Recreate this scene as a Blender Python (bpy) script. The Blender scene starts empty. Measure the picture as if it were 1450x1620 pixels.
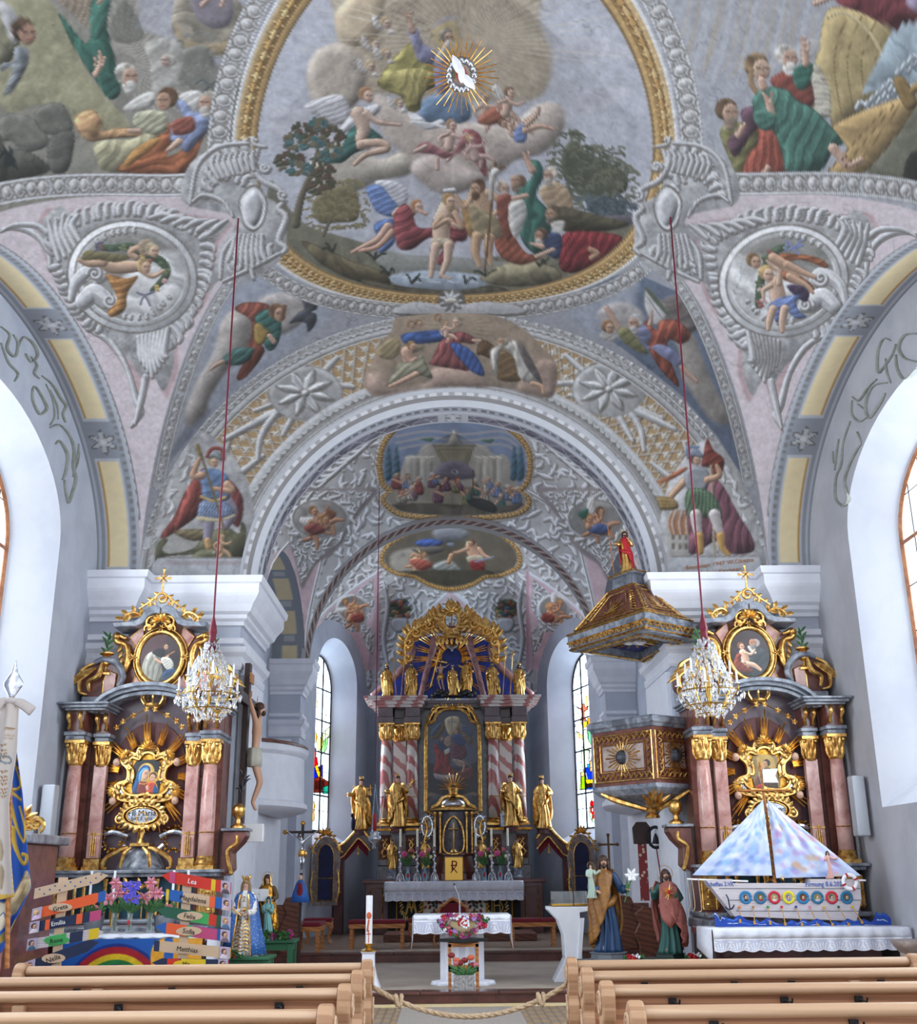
import bpy,bmesh,math,random
import numpy as np
from mathutils import Vector,Matrix
PI=math.pi;sin=math.sin;cos=math.cos
C=bpy.context.scene.collection
F=1732.9;CX=725.0;CY=810.0
def _n(v):
 v=np.array(v,float);return v/np.linalg.norm(v)
_db=_n((-18,-570,-F));_zb=_n((-52,5270,-F));_xb=np.cross(_db,_zb)
MW=np.array([_xb,_db,_zb]).T
CAM=np.array([-0.15,0.0,1.6])
cam=bpy.data.cameras.new('camera');camo=bpy.data.objects.new('camera',cam);C.objects.link(camo)
cam.sensor_fit='HORIZONTAL';cam.sensor_width=36;cam.lens=F/1450*36;cam.clip_end=200
_m=Matrix([[MW[j][i] for j in range(3)] for i in range(3)]).to_4x4()
_m.translation=Vector(CAM);camo.matrix_world=_m
bpy.context.scene.camera=camo
vs=bpy.context.scene.view_settings
vs.view_transform='Standard';vs.look='None';vs.gamma=1;vs.use_curve_mapping=False
vs.exposure=0.38
w=bpy.data.worlds.new('sky');bpy.context.scene.world=w;w.use_nodes=True
w.node_tree.nodes['Background'].inputs[0].default_value=(0.86,0.92,1.0,1)
w.node_tree.nodes['Background'].inputs[1].default_value=1.22
def area(name,loc,target,sx,sy,power,col=(0.9,0.95,1)):
 l=bpy.data.lights.new(name,'AREA');l.shape='RECTANGLE';l.size=sx;l.size_y=sy
 l.energy=power;l.color=col
 o=bpy.data.objects.new(name,l);C.objects.link(o);o.location=loc
 o.rotation_euler=(Vector(target)-Vector(loc)).to_track_quat('-Z','Y').to_euler()
 return o
for s in(-1,1):
 area('window_daylight',(s*6.6,12,4.9),(0,12,4.4),3.4,4.6,430)
 area('window_daylight',(s*6.6,4,4.9),(0,4,4.4),3.4,4.6,450)
 area('window_daylight',(s*4.15,26.6,4.6),(0,25.5,4.2),1.5,4.2,400)
def pix(P):
 P=np.asarray(P,float);q=(P-CAM)@MW.T
 d=-q[...,2]
 d=np.where(d<0.05,0.05,d)
 return CX+F*q[...,0]/d,CY-F*q[...,1]/d
def ray(x,y):return MW.T@np.array([x-CX,CY-y,-F])
def at(x,y,Y):
 r=ray(x,y);p=CAM+r*((Y-CAM[1])/r[1]);return Vector((p[0],Y,p[2]))
def atz(x,y,Z):
 r=ray(x,y);p=CAM+r*((Z-CAM[2])/r[2]);return Vector((p[0],p[1],Z))
def atx(x,y,X):
 r=ray(x,y);p=CAM+r*((X-CAM[0])/r[0]);return Vector((X,p[1],p[2]))
def hexc(h):
 return[((int(h[i:i+2],16)/255)+0.0) for i in(0,2,4)]
def lin(c):return[x/12.92 if x<=0.04045 else((x+0.055)/1.055)**2.4 for x in c]
MATS={}
def mat(name,col,rough=0.6,metal=0.0,col2=None,scale=6,mode='noise',bump=0.0,bscale=30,trans=0,emis=0,alpha=None,detail=4,lo=.4,hi=.6,col3=None,coat=0,aniso=None):
 if name in MATS:return MATS[name]
 m=bpy.data.materials.new(name);m.use_nodes=True;MATS[name]=m
 nt=m.node_tree;b=nt.nodes['Principled BSDF'];L=nt.links.new
 c1=lin(hexc(col)) if isinstance(col,str) else list(col)
 b.inputs['Base Color'].default_value=(*c1,1)
 b.inputs['Roughness'].default_value=rough;b.inputs['Metallic'].default_value=metal
 if coat:b.inputs['Coat Weight'].default_value=coat;b.inputs['Coat Roughness'].default_value=.08
 if trans:b.inputs['Transmission Weight'].default_value=trans
 if alpha is not None:b.inputs['Alpha'].default_value=alpha
 tc=nt.nodes.new('ShaderNodeTexCoord');mp=nt.nodes.new('ShaderNodeMapping');L(tc.outputs['Object'],mp.inputs[0])
 if aniso:mp.inputs['Scale'].default_value=aniso
 if col2:
  if mode=='wave':
   t=nt.nodes.new('ShaderNodeTexWave');t.inputs['Scale'].default_value=scale;t.inputs['Distortion'].default_value=6
   t.inputs['Detail'].default_value=detail;o=t.outputs['Fac']
   t.bands_direction='DIAGONAL'
  elif mode=='voronoi':
   t=nt.nodes.new('ShaderNodeTexVoronoi');t.inputs['Scale'].default_value=scale;o=t.outputs['Distance']
  else:
   t=nt.nodes.new('ShaderNodeTexNoise');t.inputs['Scale'].default_value=scale;t.inputs['Detail'].default_value=detail;t.inputs['Roughness'].default_value=.6
   t.inputs['Distortion'].default_value=.8 if mode=='marble' else.1;o=t.outputs['Fac']
  L(mp.outputs[0],t.inputs['Vector'])
  r=nt.nodes.new('ShaderNodeValToRGB');L(o,r.inputs[0])
  r.color_ramp.elements[0].position=lo;r.color_ramp.elements[1].position=hi
  c2=lin(hexc(col2)) if isinstance(col2,str) else col2
  r.color_ramp.elements[0].color=(*c1,1);r.color_ramp.elements[1].color=(*c2,1)
  if col3:
   e=r.color_ramp.elements.new((lo+hi)/2);e.color=(*lin(hexc(col3)),1)
  L(r.outputs[0],b.inputs['Base Color'])
 if bump:
  t=nt.nodes.new('ShaderNodeTexNoise');t.inputs['Scale'].default_value=bscale;t.inputs['Detail'].default_value=3
  L(mp.outputs[0],t.inputs['Vector'])
  bp=nt.nodes.new('ShaderNodeBump');bp.inputs['Strength'].default_value=bump;bp.inputs['Distance'].default_value=0.02
  L(t.outputs['Fac'],bp.inputs['Height']);L(bp.outputs[0],b.inputs['Normal'])
 return m
def attrmat(name,rough=0.85,mottle=0.05,metal=0.0,thin=0.0):
 if name in MATS:return MATS[name]
 m=bpy.data.materials.new(name);m.use_nodes=True;MATS[name]=m
 nt=m.node_tree;b=nt.nodes['Principled BSDF'];L=nt.links.new
 a=nt.nodes.new('ShaderNodeAttribute');a.attribute_name='paint'
 t=nt.nodes.new('ShaderNodeTexNoise');t.inputs['Scale'].default_value=9;t.inputs['Detail'].default_value=6
 tc=nt.nodes.new('ShaderNodeTexCoord');L(tc.outputs['Object'],t.inputs['Vector'])
 mr=nt.nodes.new('ShaderNodeMapRange');mr.inputs[3].default_value=1-mottle*2.5;mr.inputs[4].default_value=1+mottle*2.5;L(t.outputs['Fac'],mr.inputs[0])
 mx=nt.nodes.new('ShaderNodeVectorMath');mx.operation='SCALE';L(a.outputs['Color'],mx.inputs[0]);L(mr.outputs[0],mx.inputs['Scale'])
 L(mx.outputs[0],b.inputs['Base Color']);b.inputs['Roughness'].default_value=rough;b.inputs['Metallic'].default_value=metal
 if thin:
  tr=nt.nodes.new('ShaderNodeBsdfTransparent');L(mx.outputs[0],tr.inputs[0])
  tl=nt.nodes.new('ShaderNodeBsdfTranslucent');L(mx.outputs[0],tl.inputs[0])
  ms=nt.nodes.new('ShaderNodeMixShader');ms.inputs[0].default_value=.35;L(tr.outputs[0],ms.inputs[1]);L(tl.outputs[0],ms.inputs[2])
  L(ms.outputs[0],nt.nodes['Material Output'].inputs[0])
 return m
class MB:
 def __init__(s):s.v=[];s.f=[]
 def add(s,vs,fs):
  n=len(s.v);s.v+=[tuple(v) for v in vs];s.f+=[tuple(i+n for i in f) for f in fs];return s
 def box(s,c,d,rz=0):
  x,y,z=d[0]/2,d[1]/2,d[2]/2;k,q=cos(rz),sin(rz)
  P=[(c[0]+a*k*x-b*q*y,c[1]+a*q*x+b*k*y,c[2]+e*z) for e in(-1,1) for a,b in((-1,-1),(1,-1),(1,1),(-1,1))]
  return s.add(P,[(3,2,1,0),(4,5,6,7),(0,1,5,4),(1,2,6,5),(2,3,7,6),(3,0,4,7)])
 def bx(s,a,b):return s.box([(a[i]+b[i])/2 for i in range(3)],[abs(b[i]-a[i]) for i in range(3)])
 def loft(s,rings,closed=True,caps=True):
  n=len(rings[0]);fs=[]
  for i in range(len(rings)-1):
   for j in range(n if closed else n-1):
    k=(j+1)%n;fs.append((i*n+j,i*n+k,(i+1)*n+k,(i+1)*n+j))
  if caps and closed:fs+=[tuple(range(n-1,-1,-1)),tuple((len(rings)-1)*n+j for j in range(n))]
  return s.add([p for r in rings for p in r],fs)
 def lathe(s,c,prof,n=16,sx=1,sy=1,ribs=0,ra=0):
  R=[]
  for r,z in prof:
   R.append([(c[0]+sx*r*(1+ra*cos(ribs*2*PI*j/n))*cos(2*PI*j/n),c[1]+sy*r*(1+ra*cos(ribs*2*PI*j/n))*sin(2*PI*j/n),c[2]+z) for j in range(n)])
  return s.loft(R)
 def tube(s,pts,r,n=8,flat=1.0,caps=True):
  pts=[Vector(p) for p in pts];N=len(pts)
  if not isinstance(r,(list,tuple)):r=[r]*N
  elif len(r)!=N:r=[np.interp(i/(N-1),np.linspace(0,1,len(r)),r) for i in range(N)]
  R=[];up=None
  for i,p in enumerate(pts):
   t=(pts[min(i+1,N-1)]-pts[max(i-1,0)])
   if t.length<1e-9:t=Vector((0,0,1))
   t.normalize()
   if up is None:up=Vector((0,-1,0)) if abs(t.y)<.9 else Vector((0,0,1))
   a=t.cross(up)
   if a.length<1e-6:a=t.cross(Vector((1,0,0)))
   a.normalize();b=a.cross(t).normalized();up=b
   R.append([p+a*(cos(2*PI*j/n)*r[i])+b*(sin(2*PI*j/n)*r[i]*flat) for j in range(n)])
  return s.loft(R,caps=caps)
 def ell(s,c,d,n=12,m=8,rot=None):
  R=[]
  for i in range(m+1):
   a=-PI/2+PI*i/m;a=max(min(a,PI/2-.02),-PI/2+.02)
   R.append([Vector((d[0]*cos(a)*cos(2*PI*j/n),d[1]*cos(a)*sin(2*PI*j/n),d[2]*sin(a))) for j in range(n)])
  if rot is not None:R=[[rot@p for p in r] for r in R]
  c=Vector(c);return s.loft([[p+c for p in r] for r in R])
 def prism(s,pts,y0,y1):
  n=len(pts);P=[(p[0],y0,p[1]) for p in pts]+[(p[0],y1,p[1]) for p in pts]
  a=sum(pts[i][0]*pts[(i+1)%n][1]-pts[(i+1)%n][0]*pts[i][1] for i in range(n))
  f=[tuple(range(n)),tuple(range(2*n-1,n-1,-1))]+[(i,i+n,(i+1)%n+n,(i+1)%n) for i in range(n)]
  if(a>0)==(y0>y1):f=[tuple(reversed(q)) for q in f]
  return s.add(P,f)
 def prism3(s,pts,d):
  n=len(pts);d=Vector(d);P=[Vector(p) for p in pts]+[Vector(p)+d for p in pts]
  return s.add(P,[tuple(range(n-1,-1,-1)),tuple(range(n,2*n))]+[(i,(i+1)%n,(i+1)%n+n,i+n) for i in range(n)])
 def grid(s,P):
  n,m=len(P),len(P[0])
  return s.add([q for r in P for q in r],[(i*m+j,i*m+j+1,(i+1)*m+j+1,(i+1)*m+j) for i in range(n-1) for j in range(m-1)])
 def build(s,name,m,parent=None,smooth=False,bevel=0,solid=0,sub=0,auto=None):
  me=bpy.data.meshes.new(name);me.from_pydata(s.v,[],s.f);me.validate();me.update()
  if m is not None:me.materials.append(m if not isinstance(m,str) else MATS[m])
  bm=bmesh.new();bm.from_mesh(me);bmesh.ops.recalc_face_normals(bm,faces=bm.faces)
  bm.to_mesh(me);bm.free()
  if smooth:
   me.polygons.foreach_set('use_smooth',[True]*len(me.polygons))
   if auto:me.set_sharp_from_angle(angle=math.radians(auto))
  o=bpy.data.objects.new(name,me);C.objects.link(o)
  if parent is not None:o.parent=parent;o.matrix_parent_inverse=Matrix.Translation(-parent.location) if False else Matrix();
  if parent is not None:
   me.transform(Matrix.Translation(-wloc(parent)))
  else:
   if s.v:
    a=np.array(s.v);c0=Vector(((a[:,0].min()+a[:,0].max())/2,(a[:,1].min()+a[:,1].max())/2,a[:,2].min()))
    me.transform(Matrix.Translation(-c0));o.location=c0
  if solid:q=o.modifiers.new('thickness','SOLIDIFY');q.thickness=solid;q.offset=0
  if bevel:q=o.modifiers.new('bevel','BEVEL');q.width=bevel;q.segments=2;q.limit_method='ANGLE';q.angle_limit=.6
  if sub:q=o.modifiers.new('smooth','SUBSURF');q.levels=sub;q.render_levels=sub
  return o
def wloc(o):
 v=Vector((0,0,0))
 while o is not None:v=v+o.location;o=o.parent
 return v
def thing(name,label,cat,loc,group=None):
 o=bpy.data.objects.new(name,None);C.objects.link(o);o.location=loc;o.empty_display_size=.1
 return tag(o,label,cat,group)
def tag(o,label,cat,group=None):
 o['label']=label;o['category']=cat
 if group:o['group']=group
 return o
def struct(o):o['kind']='structure';return o
def kids(o):return[c for c in bpy.data.objects if c.parent is o]
def copy_tree(o,parent=None,ch=None):
 if ch is None:
  ch={}
  for c in bpy.data.objects:
   if c.parent:ch.setdefault(c.parent.name,[]).append(c)
 c=o.copy();C.objects.link(c)
 if parent:c.parent=parent
 for k in ch.get(o.name,[]):copy_tree(k,c,ch)
 return c
def arc(cx,cz,rx,rz,a0,a1,n=16):
 return[(cx+rx*cos(math.radians(a0+(a1-a0)*i/n)),cz+rz*sin(math.radians(a0+(a1-a0)*i/n))) for i in range(n+1)]
def spline(pts,k=6,closed=False):
 P=[np.array(p,float) for p in pts];n=len(P);out=[]
 rng=range(n if closed else n-1)
 for i in rng:
  if closed:a,b,c,d=P[(i-1)%n],P[i],P[(i+1)%n],P[(i+2)%n]
  else:a,b,c,d=P[max(i-1,0)],P[i],P[i+1],P[min(i+2,n-1)]
  for j in range(k):
   t=j/k;out.append(.5*((2*b)+(c-a)*t+(2*a-5*b+4*c-d)*t*t+(3*b-a-3*c+d)*t**3))
 if not closed:out.append(P[-1])
 return out
def vnoise(H,W,s,seed):
 r=np.random.RandomState(seed);gh,gw=int(H/s)+3,int(W/s)+3;g=r.rand(gh,gw)
 y=np.arange(H)/s;x=np.arange(W)/s;iy=y.astype(int);ix=x.astype(int);fy=y-iy;fx=x-ix
 fy=fy*fy*(3-2*fy);fx=fx*fx*(3-2*fx)
 a=g[iy][:,ix];b=g[iy][:,ix+1];c=g[iy+1][:,ix];d=g[iy+1][:,ix+1]
 fx=fx[None,:];fy=fy[:,None]
 return(a*(1-fx)+b*fx)*(1-fy)+(c*(1-fx)+d*fx)*fy
def fbm(H,W,s,seed,o=4):
 t=0;k=0;a=1
 for i in range(o):t=t+a*vnoise(H,W,max(s/2**i,1.01),seed+i*7);k+=a;a*=.55
 return t/k
def blur(m,r):
 for ax in(0,1):
  if r<1:continue
  p=[(0,0),(0,0)];p[ax]=(r+1,r)
  c=np.cumsum(np.pad(m,p,mode='edge'),axis=ax)
  m=(c[2*r+1:]-c[:-2*r-1])/(2*r+1) if ax==0 else(c[:,2*r+1:]-c[:,:-2*r-1])/(2*r+1)
 return m
def shiftm(m,dx,dy):return np.roll(np.roll(m,dy,0),dx,1)
class Canvas:
 def __init__(s,x0,y0,x1,y1,base='a8a8b0',k=1.0):
  s.k=k;s.x0,s.y0=x0,y0;s.W=int((x1-x0)*k);s.H=int((y1-y0)*k)
  s.im=np.ones((s.H,s.W,3))*np.array(hexc(base));s.t=(0,0,1.0);s.clip=None
  s.nz=fbm(s.H,s.W,14*k,5);s.nl=fbm(s.H,s.W,60*k,9,2)
 def T(s,ox=0,oy=0,sc=1.0):s.t=(ox,oy,sc);return s
 def q(s,pts):return(np.array(pts,float).reshape(-1,2)/s.t[2]+np.array(s.t[:2])-np.array([s.x0,s.y0]))*s.k
 def box(s,p,pad):
  a=np.floor(p.min(0)-pad).astype(int);b=np.ceil(p.max(0)+pad).astype(int)+1
  x0,y0=max(a[0],0),max(a[1],0);x1,y1=min(b[0],s.W),min(b[1],s.H)
  return None if x1-x0<3 or y1-y0<3 else(x0,y0,x1,y1)
 def lay(s,bx,m,col):
  x0,y0,x1,y1=bx;m=np.clip(m,0,1)
  if s.clip is not None:m=m*s.clip[y0:y1,x0:x1]
  r=s.im[y0:y1,x0:x1];s.im[y0:y1,x0:x1]=r*(1-m[...,None])+np.clip(col,0,1)*m[...,None]
 def pm(s,p,bx):
  x0,y0,x1,y1=bx;X=np.arange(x0,x1)[None,:]+.5;Y=np.arange(y0,y1)[:,None]+.5
  m=np.zeros((y1-y0,x1-x0),bool);n=len(p)
  for i in range(n):
   ax,ay=p[i];bx_,by=p[(i+1)%n]
   if ay==by:continue
   c=((ay>Y)!=(by>Y));xi=(bx_-ax)*(Y-ay)/(by-ay)+ax
   m^=(c&(X<xi))
  return m.astype(float)
 def P(s,col,pts,e=.22,f=0,ang=60,amp=.16,out=0.0,curve=True,soft=1,a=1.0,rough=.04,er=0):
  """filled shape; e = modelling towards the rim, f = fold count, out = dark outline"""
  p=s.q(pts)
  if curve and len(p)>2:p=np.array(spline(p,5,True))
  bx=s.box(p,6)
  if bx is None:return
  m=s.pm(p,bx);H,W=m.shape;c=np.array(hexc(col))[None,None,:]*np.ones((H,W,1))
  ext=max(p.max(0)-p.min(0));r=er or int(min(max(ext*.09,2),14))
  if e:
   b=blur(blur(m,r),r);gy,gx=np.gradient(b);L=(gx*.8+gy*1.0)*r*1.7
   c=c*(1+np.clip(L,-1,1)*e*1.55)[...,None]
  if f:
   y,x=np.mgrid[0:H,0:W];t=math.radians(ang);u=(x*cos(t)+y*sin(t))/ext
   nz=s.nz[bx[1]:bx[3],bx[0]:bx[2]]
   nl=s.nl[bx[1]:bx[3],bx[0]:bx[2]];q_=u*f+nl*2.2+nz*.5
   w_=np.tanh(np.sin(q_*2*PI)*1.6)*.65+np.sin((q_*2.1+nl*2+.3)*2*PI)*.35
   c=c*(1+amp*w_)[...,None]
  if rough:c=c*(1+(s.nz[bx[1]:bx[3],bx[0]:bx[2],None]-.5)*rough*6)
  mb=blur(m,soft) if soft else m
  if out:
   ring=np.clip(blur(m,1)-0.0,0,1)*(1-np.clip(blur(m,2)*1.25-.25,0,1));c=c*(1-out*np.clip(ring*2.2,0,1))[...,None]
  s.lay(bx,mb*a,c)
 def dist(s,p,bx):
  x0,y0,x1,y1=bx;X=np.arange(x0,x1)[None,:]+.5;Y=np.arange(y0,y1)[:,None]+.5
  D=np.full((y1-y0,x1-x0),1e9);U=np.zeros_like(D);N=len(p)-1;S=np.zeros_like(D)
  for i in range(N):
   ax,ay=p[i];dx,dy=p[i+1]-p[i];l=dx*dx+dy*dy+1e-9
   t=np.clip(((X-ax)*dx+(Y-ay)*dy)/l,0,1);ex=X-ax-t*dx;ey=Y-ay-t*dy;d=ex*ex+ey*ey
   k=d<D;D=np.where(k,d,D);U=np.where(k,(i+t)/N,U);S=np.where(k,np.sign(ex*-dy+ey*dx)*np.sqrt(d),S)
  return np.sqrt(D),U,S
 def S(s,col,pts,w=2,e=.3,a=1.0,curve=True,k=4):
  """stroke; w in canvas units: one value or list along the stroke; e = roundness"""
  p=s.q(pts)
  if curve and len(p)>2:p=np.array(spline(p,k))
  w=np.atleast_1d(np.array(w,float))/s.t[2]*s.k/2;bx=s.box(p,w.max()+2)
  if bx is None:return
  D,U,S_=s.dist(p,bx);W=np.interp(U,np.linspace(0,1,len(w)),w) if len(w)>1 else w[0]
  m=np.clip(W-D+.7,0,1);c=np.array(hexc(col))[None,None,:]*np.ones((*m.shape,1))
  if e:
   gy,gx=np.gradient(np.where(D>W,W,D));t=np.clip(D/np.maximum(W,.5),0,1)
   c=c*(1-e*(gx*.7+gy)*t)[...,None]
  s.lay(bx,m*a,c)
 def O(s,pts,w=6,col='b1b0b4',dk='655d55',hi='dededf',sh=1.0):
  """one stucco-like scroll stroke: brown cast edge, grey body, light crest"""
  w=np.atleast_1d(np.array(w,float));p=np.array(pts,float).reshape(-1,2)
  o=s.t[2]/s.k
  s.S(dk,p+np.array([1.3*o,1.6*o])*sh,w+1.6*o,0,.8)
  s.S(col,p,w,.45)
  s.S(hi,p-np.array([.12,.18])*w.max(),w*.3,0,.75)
 def frill(s,pts,ln,n=14,w=5,lean=.5,**kw):
  """row of leaf lobes standing along a curve, length ln to its left"""
  p=np.array(spline(np.array(pts,float).reshape(-1,2),8));L=np.r_[0,np.cumsum(np.hypot(*np.diff(p,axis=0).T))]
  for i in range(n):
   u=(i+.5)/n*L[-1];j=min(np.searchsorted(L,u),len(p)-2);d=p[j+1]-p[j-1 if j else 0];d=d/np.hypot(*d)
   nn=np.array([d[1],-d[0]]);l=(ln if np.isscalar(ln) else np.interp(i/n,np.linspace(0,1,len(ln)),ln))*(.8+.35*((i*37)%10)/10)
   a=p[j];s.O([a-nn*l*.2,a+nn*l*.4+d*l*lean*.1,a+nn*l*.85+d*l*lean*.45,a+nn*l*.95+d*l*lean*1.1],[w*.8,w*1.45,w*.95,w*.2],**kw);s.S('8b8784',[a,a+nn*l*.7+d*l*lean*.4],w*.12,0,.7)
 def spiral(s,cx,cy,r,a0,turns,w=5,r1=.12,**kw):
  n=max(int(abs(turns)*12),6)
  s.O([(cx+r*(1-(1-r1)*i/n)*cos(math.radians(a0)+turns*2*PI*i/n),cy+r*(1-(1-r1)*i/n)*sin(math.radians(a0)+turns*2*PI*i/n)) for i in range(n+1)],[w*1.2,w,w*.8],**kw)
 def band(s,pts,w,col='b9bcc2',edge='77706a',n=20,ov=.3,ovc='a9a6a4',l=.5,k=10,ov2=None):
  """painted moulding with a run of oval beads"""
  p=np.array(spline(np.array(pts,float).reshape(-1,2),k));L=np.r_[0,np.cumsum(np.hypot(*np.diff(p,axis=0).T))]
  s.S(edge,p,w+1.6*s.t[2],0,1,False);s.S('d6d8de',p,w,0,1,False);s.S(edge,p,w*.80,0,.8,False);s.S(col,p,w*.72,0,1,False)
  for i in range(n):
   u=(i+.5)/n*L[-1];j=min(max(np.searchsorted(L,u),1),len(p)-2);d=p[j+1]-p[j-1];d=d/(np.hypot(*d)+1e-9);nn=np.array([-d[1],d[0]]);c=p[j]
   a,b=w*ov*(ov2 or 1.0),w*ov*.78
   el=lambda q,o=(0,0):[c+np.array(o)+nn*a*q*math.sin(t)+d*b*q*math.cos(t) for t in np.linspace(0,2*PI,9)[:-1]]
   s.P('6a625a',el(1.28),0);s.P('d9d9dc',el(1.06),0);s.P(ovc,el(.82),.35,er=2);s.P('dedee0',el(.3,(-b*.25,-b*.3)),0)
   if l:
    u2=(i+1)/n*L[-1];j=min(max(np.searchsorted(L,u2),1),len(p)-2);c2=p[j];d=p[j+1]-p[j-1];d=d/(np.hypot(*d)+1e-9);nn=np.array([-d[1],d[0]])
    for sg in(-1,1):s.S('857d76',[c2+nn*w*.34*sg-d*w*.14,c2+nn*w*.17*sg,c2+nn*w*.34*sg+d*w*.14],w*.06+.6*s.t[2],0,.9)
 def rocaille(s,pts=None,seed=1,sc=26,lo='8d8a86',hi='d0cfd2',n=3.0,ink=.55,flow=1.6):
  """all-over leafy grisaille: curling strokes following a swirling flow"""
  if pts is None:bx=(0,0,s.W,s.H);m=np.ones((s.H,s.W))
  else:
   p=s.q(pts);bx=s.box(p,2)
   if bx is None:return
   m=blur(s.pm(p,bx),1)
  x0,y0,x1,y1=bx;old=s.clip;full=np.zeros((s.H,s.W));full[y0:y1,x0:x1]=m
  if old is not None:full=full*old
  t=s.t;s.clip=full;s.t=(s.x0,s.y0,s.k);R=np.random.RandomState(seed)
  c=[int(a*.55+b_*.45) for a,b_ in zip(bytes.fromhex(lo),bytes.fromhex(hi))]
  s.lay(bx,m,np.array(c)[None,None]/255*(1+(fbm(y1-y0,x1-x0,sc*.8,seed+3)[...,None]-.5)*.35))
  A=fbm(s.H,s.W,sc*5,seed,2)
  stp=sc*.52
  for gy in np.arange(y0,y1+stp,stp):
   for gx in np.arange(x0,x1+stp,stp*1.25):
    x=gx+(R.rand()-.5)*stp;y=gy+(R.rand()-.5)*stp
    if not full[int(np.clip(y,0,s.H-1)),int(np.clip(x,0,s.W-1))]:continue
    a=A[int(np.clip(y,0,s.H-1)),int(np.clip(x,0,s.W-1))]*flow*9+R.rand()*.7;l=sc*(.45+.4*R.rand());k=(R.rand()-.5)*2.6
    P_=[(x-l*.5*cos(a-k*.5),y-l*.5*sin(a-k*.5)),(x,y),(x+l*.5*cos(a+k*.7),y+l*.5*sin(a+k*.7))]
    s.O(P_,[sc*.06,sc*.24,sc*.08],hi,'726a62' if R.rand()<ink else '807c7a','e0e0e4')
  s.clip=old;s.t=t
 def limb(s,pts,w=8,col='c79a80'):s.S('7a5240',pts,np.atleast_1d(w)+1.2*s.t[2]/s.k,0,.55);s.S(col,pts,w,.5)
 def head(s,x,y,r,hair='5a4030',skin='c9a084',look=1,beard=None,bald=0):
  el=lambda cx,cy,a,b,k=10:[(cx+a*math.cos(t),cy+b*math.sin(t)) for t in np.linspace(0,2*PI,k,endpoint=False)]
  if not bald:s.P(hair,el(x-look*r*.26,y-r*.28,r*.95,r*.95),.25,rough=.2)
  else:s.P(hair,el(x-look*r*.4,y+r*.1,r*.85,r*.8),.3)
  if beard:s.P(beard,el(x+look*r*.12,y+r*.85,r*.6,r*.75),.3,f=2)
  s.P(skin,el(x+look*r*.14,y+r*.12,r*.66,r*.84),.3)
  if beard:s.P(beard,el(x+look*r*.2,y+r*.72,r*.42,r*.38),.2)
  k=max(r*.16,.8*s.t[2]/s.k)
  for d in(-.28,.3):s.S('5f4436',[(x+look*r*.22+d*r-r*.12,y-r*.05),(x+look*r*.22+d*r+r*.12,y-r*.05)],k,0,.75)
  s.S('9a6a52',[(x+look*r*.26,y-.02*r),(x+look*r*.34,y+r*.3)],k*.9,0,.7)
  if not beard:s.S('9a4a40',[(x+look*r*.08,y+r*.55),(x+look*r*.42,y+r*.53)],k*.9,0,.8)
 def putto(s,x,y,r,a=0,col='cda086',wing=1,hair='9a7040',fl=1):
  """small winged child, body turned by a degrees"""
  t=math.radians(a);R=lambda u,v:(x+r*(u*fl*cos(t)-v*sin(t)),y+r*(u*fl*sin(t)+v*cos(t)))
  if wing:
   s.P('c9c3bd',[R(-.8,.5),R(-2.6,-1.2),R(-3.3,-.6),R(-2.8,.6),R(-1.2,1.4)],.3,5,30)
  s.limb([R(-.3,3.3),R(.9,4.1),R(.3,5.6)],[r*1.15,r*.95,r*.5],col);s.limb([R(.5,3.2),R(2.2,3.6),R(3.4,4.6)],[r*1.15,r*.9,r*.5],col)
  s.limb([R(0,.9),R(.1,2.2),R(.1,3.4)],[r*1.5,r*1.6,r*1.5],col)
  s.limb([R(-.5,1.2),R(-1.6,2.0),R(-1.2,3.2)],[r*.75,r*.65,r*.4],col);s.limb([R(.5,1.2),R(1.8,1.3),R(2.8,.5)],[r*.75,r*.6,r*.4],col)
  hx,hy=R(.1,-.35);s.head(hx,hy,r*.95,hair,col,fl)
 def tree(s,pts,col='5b5f45',seed=3,n=60,r=7,col2='7f7d5a'):
  p=np.array(pts,float);a=p.min(0);b=p.max(0);rs=np.random.RandomState(seed);s.P(col,(a+b)/2+(p-(a+b)/2)*.82,.3,er=4);r=r*1.25;n=int(n*1.8)
  pp=spline(p,4,True);
  for i in range(n):
   x,y=pp[rs.randint(len(pp))] if i%2 else a+(b-a)*(.15+.7*rs.rand(2));an=rs.rand()*6.28
   s.S(col2 if rs.rand()>.45 else col,[(x,y),(x+r*cos(an),y+r*.6*sin(an)),(x+r*1.6*cos(an+.4),y+r*.5)],r*.45,.2,.8)
 def cloud(s,pts,col='b5a798',**kw):s.P(col,pts,.28,f=2,amp=.06,soft=3,**kw)
 def sample(s,x,y):
  u=np.clip((x-s.x0)*s.k-.5,0,s.W-1.001);v=np.clip((y-s.y0)*s.k-.5,0,s.H-1.001)
  i=u.astype(int);j=v.astype(int);a=(u-i)[...,None];b=(v-j)[...,None];I=s.im
  return(I[j,i]*(1-a)+I[j,i+1]*a)*(1-b)+(I[j+1,i]*(1-a)+I[j+1,i+1]*a)*b
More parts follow.
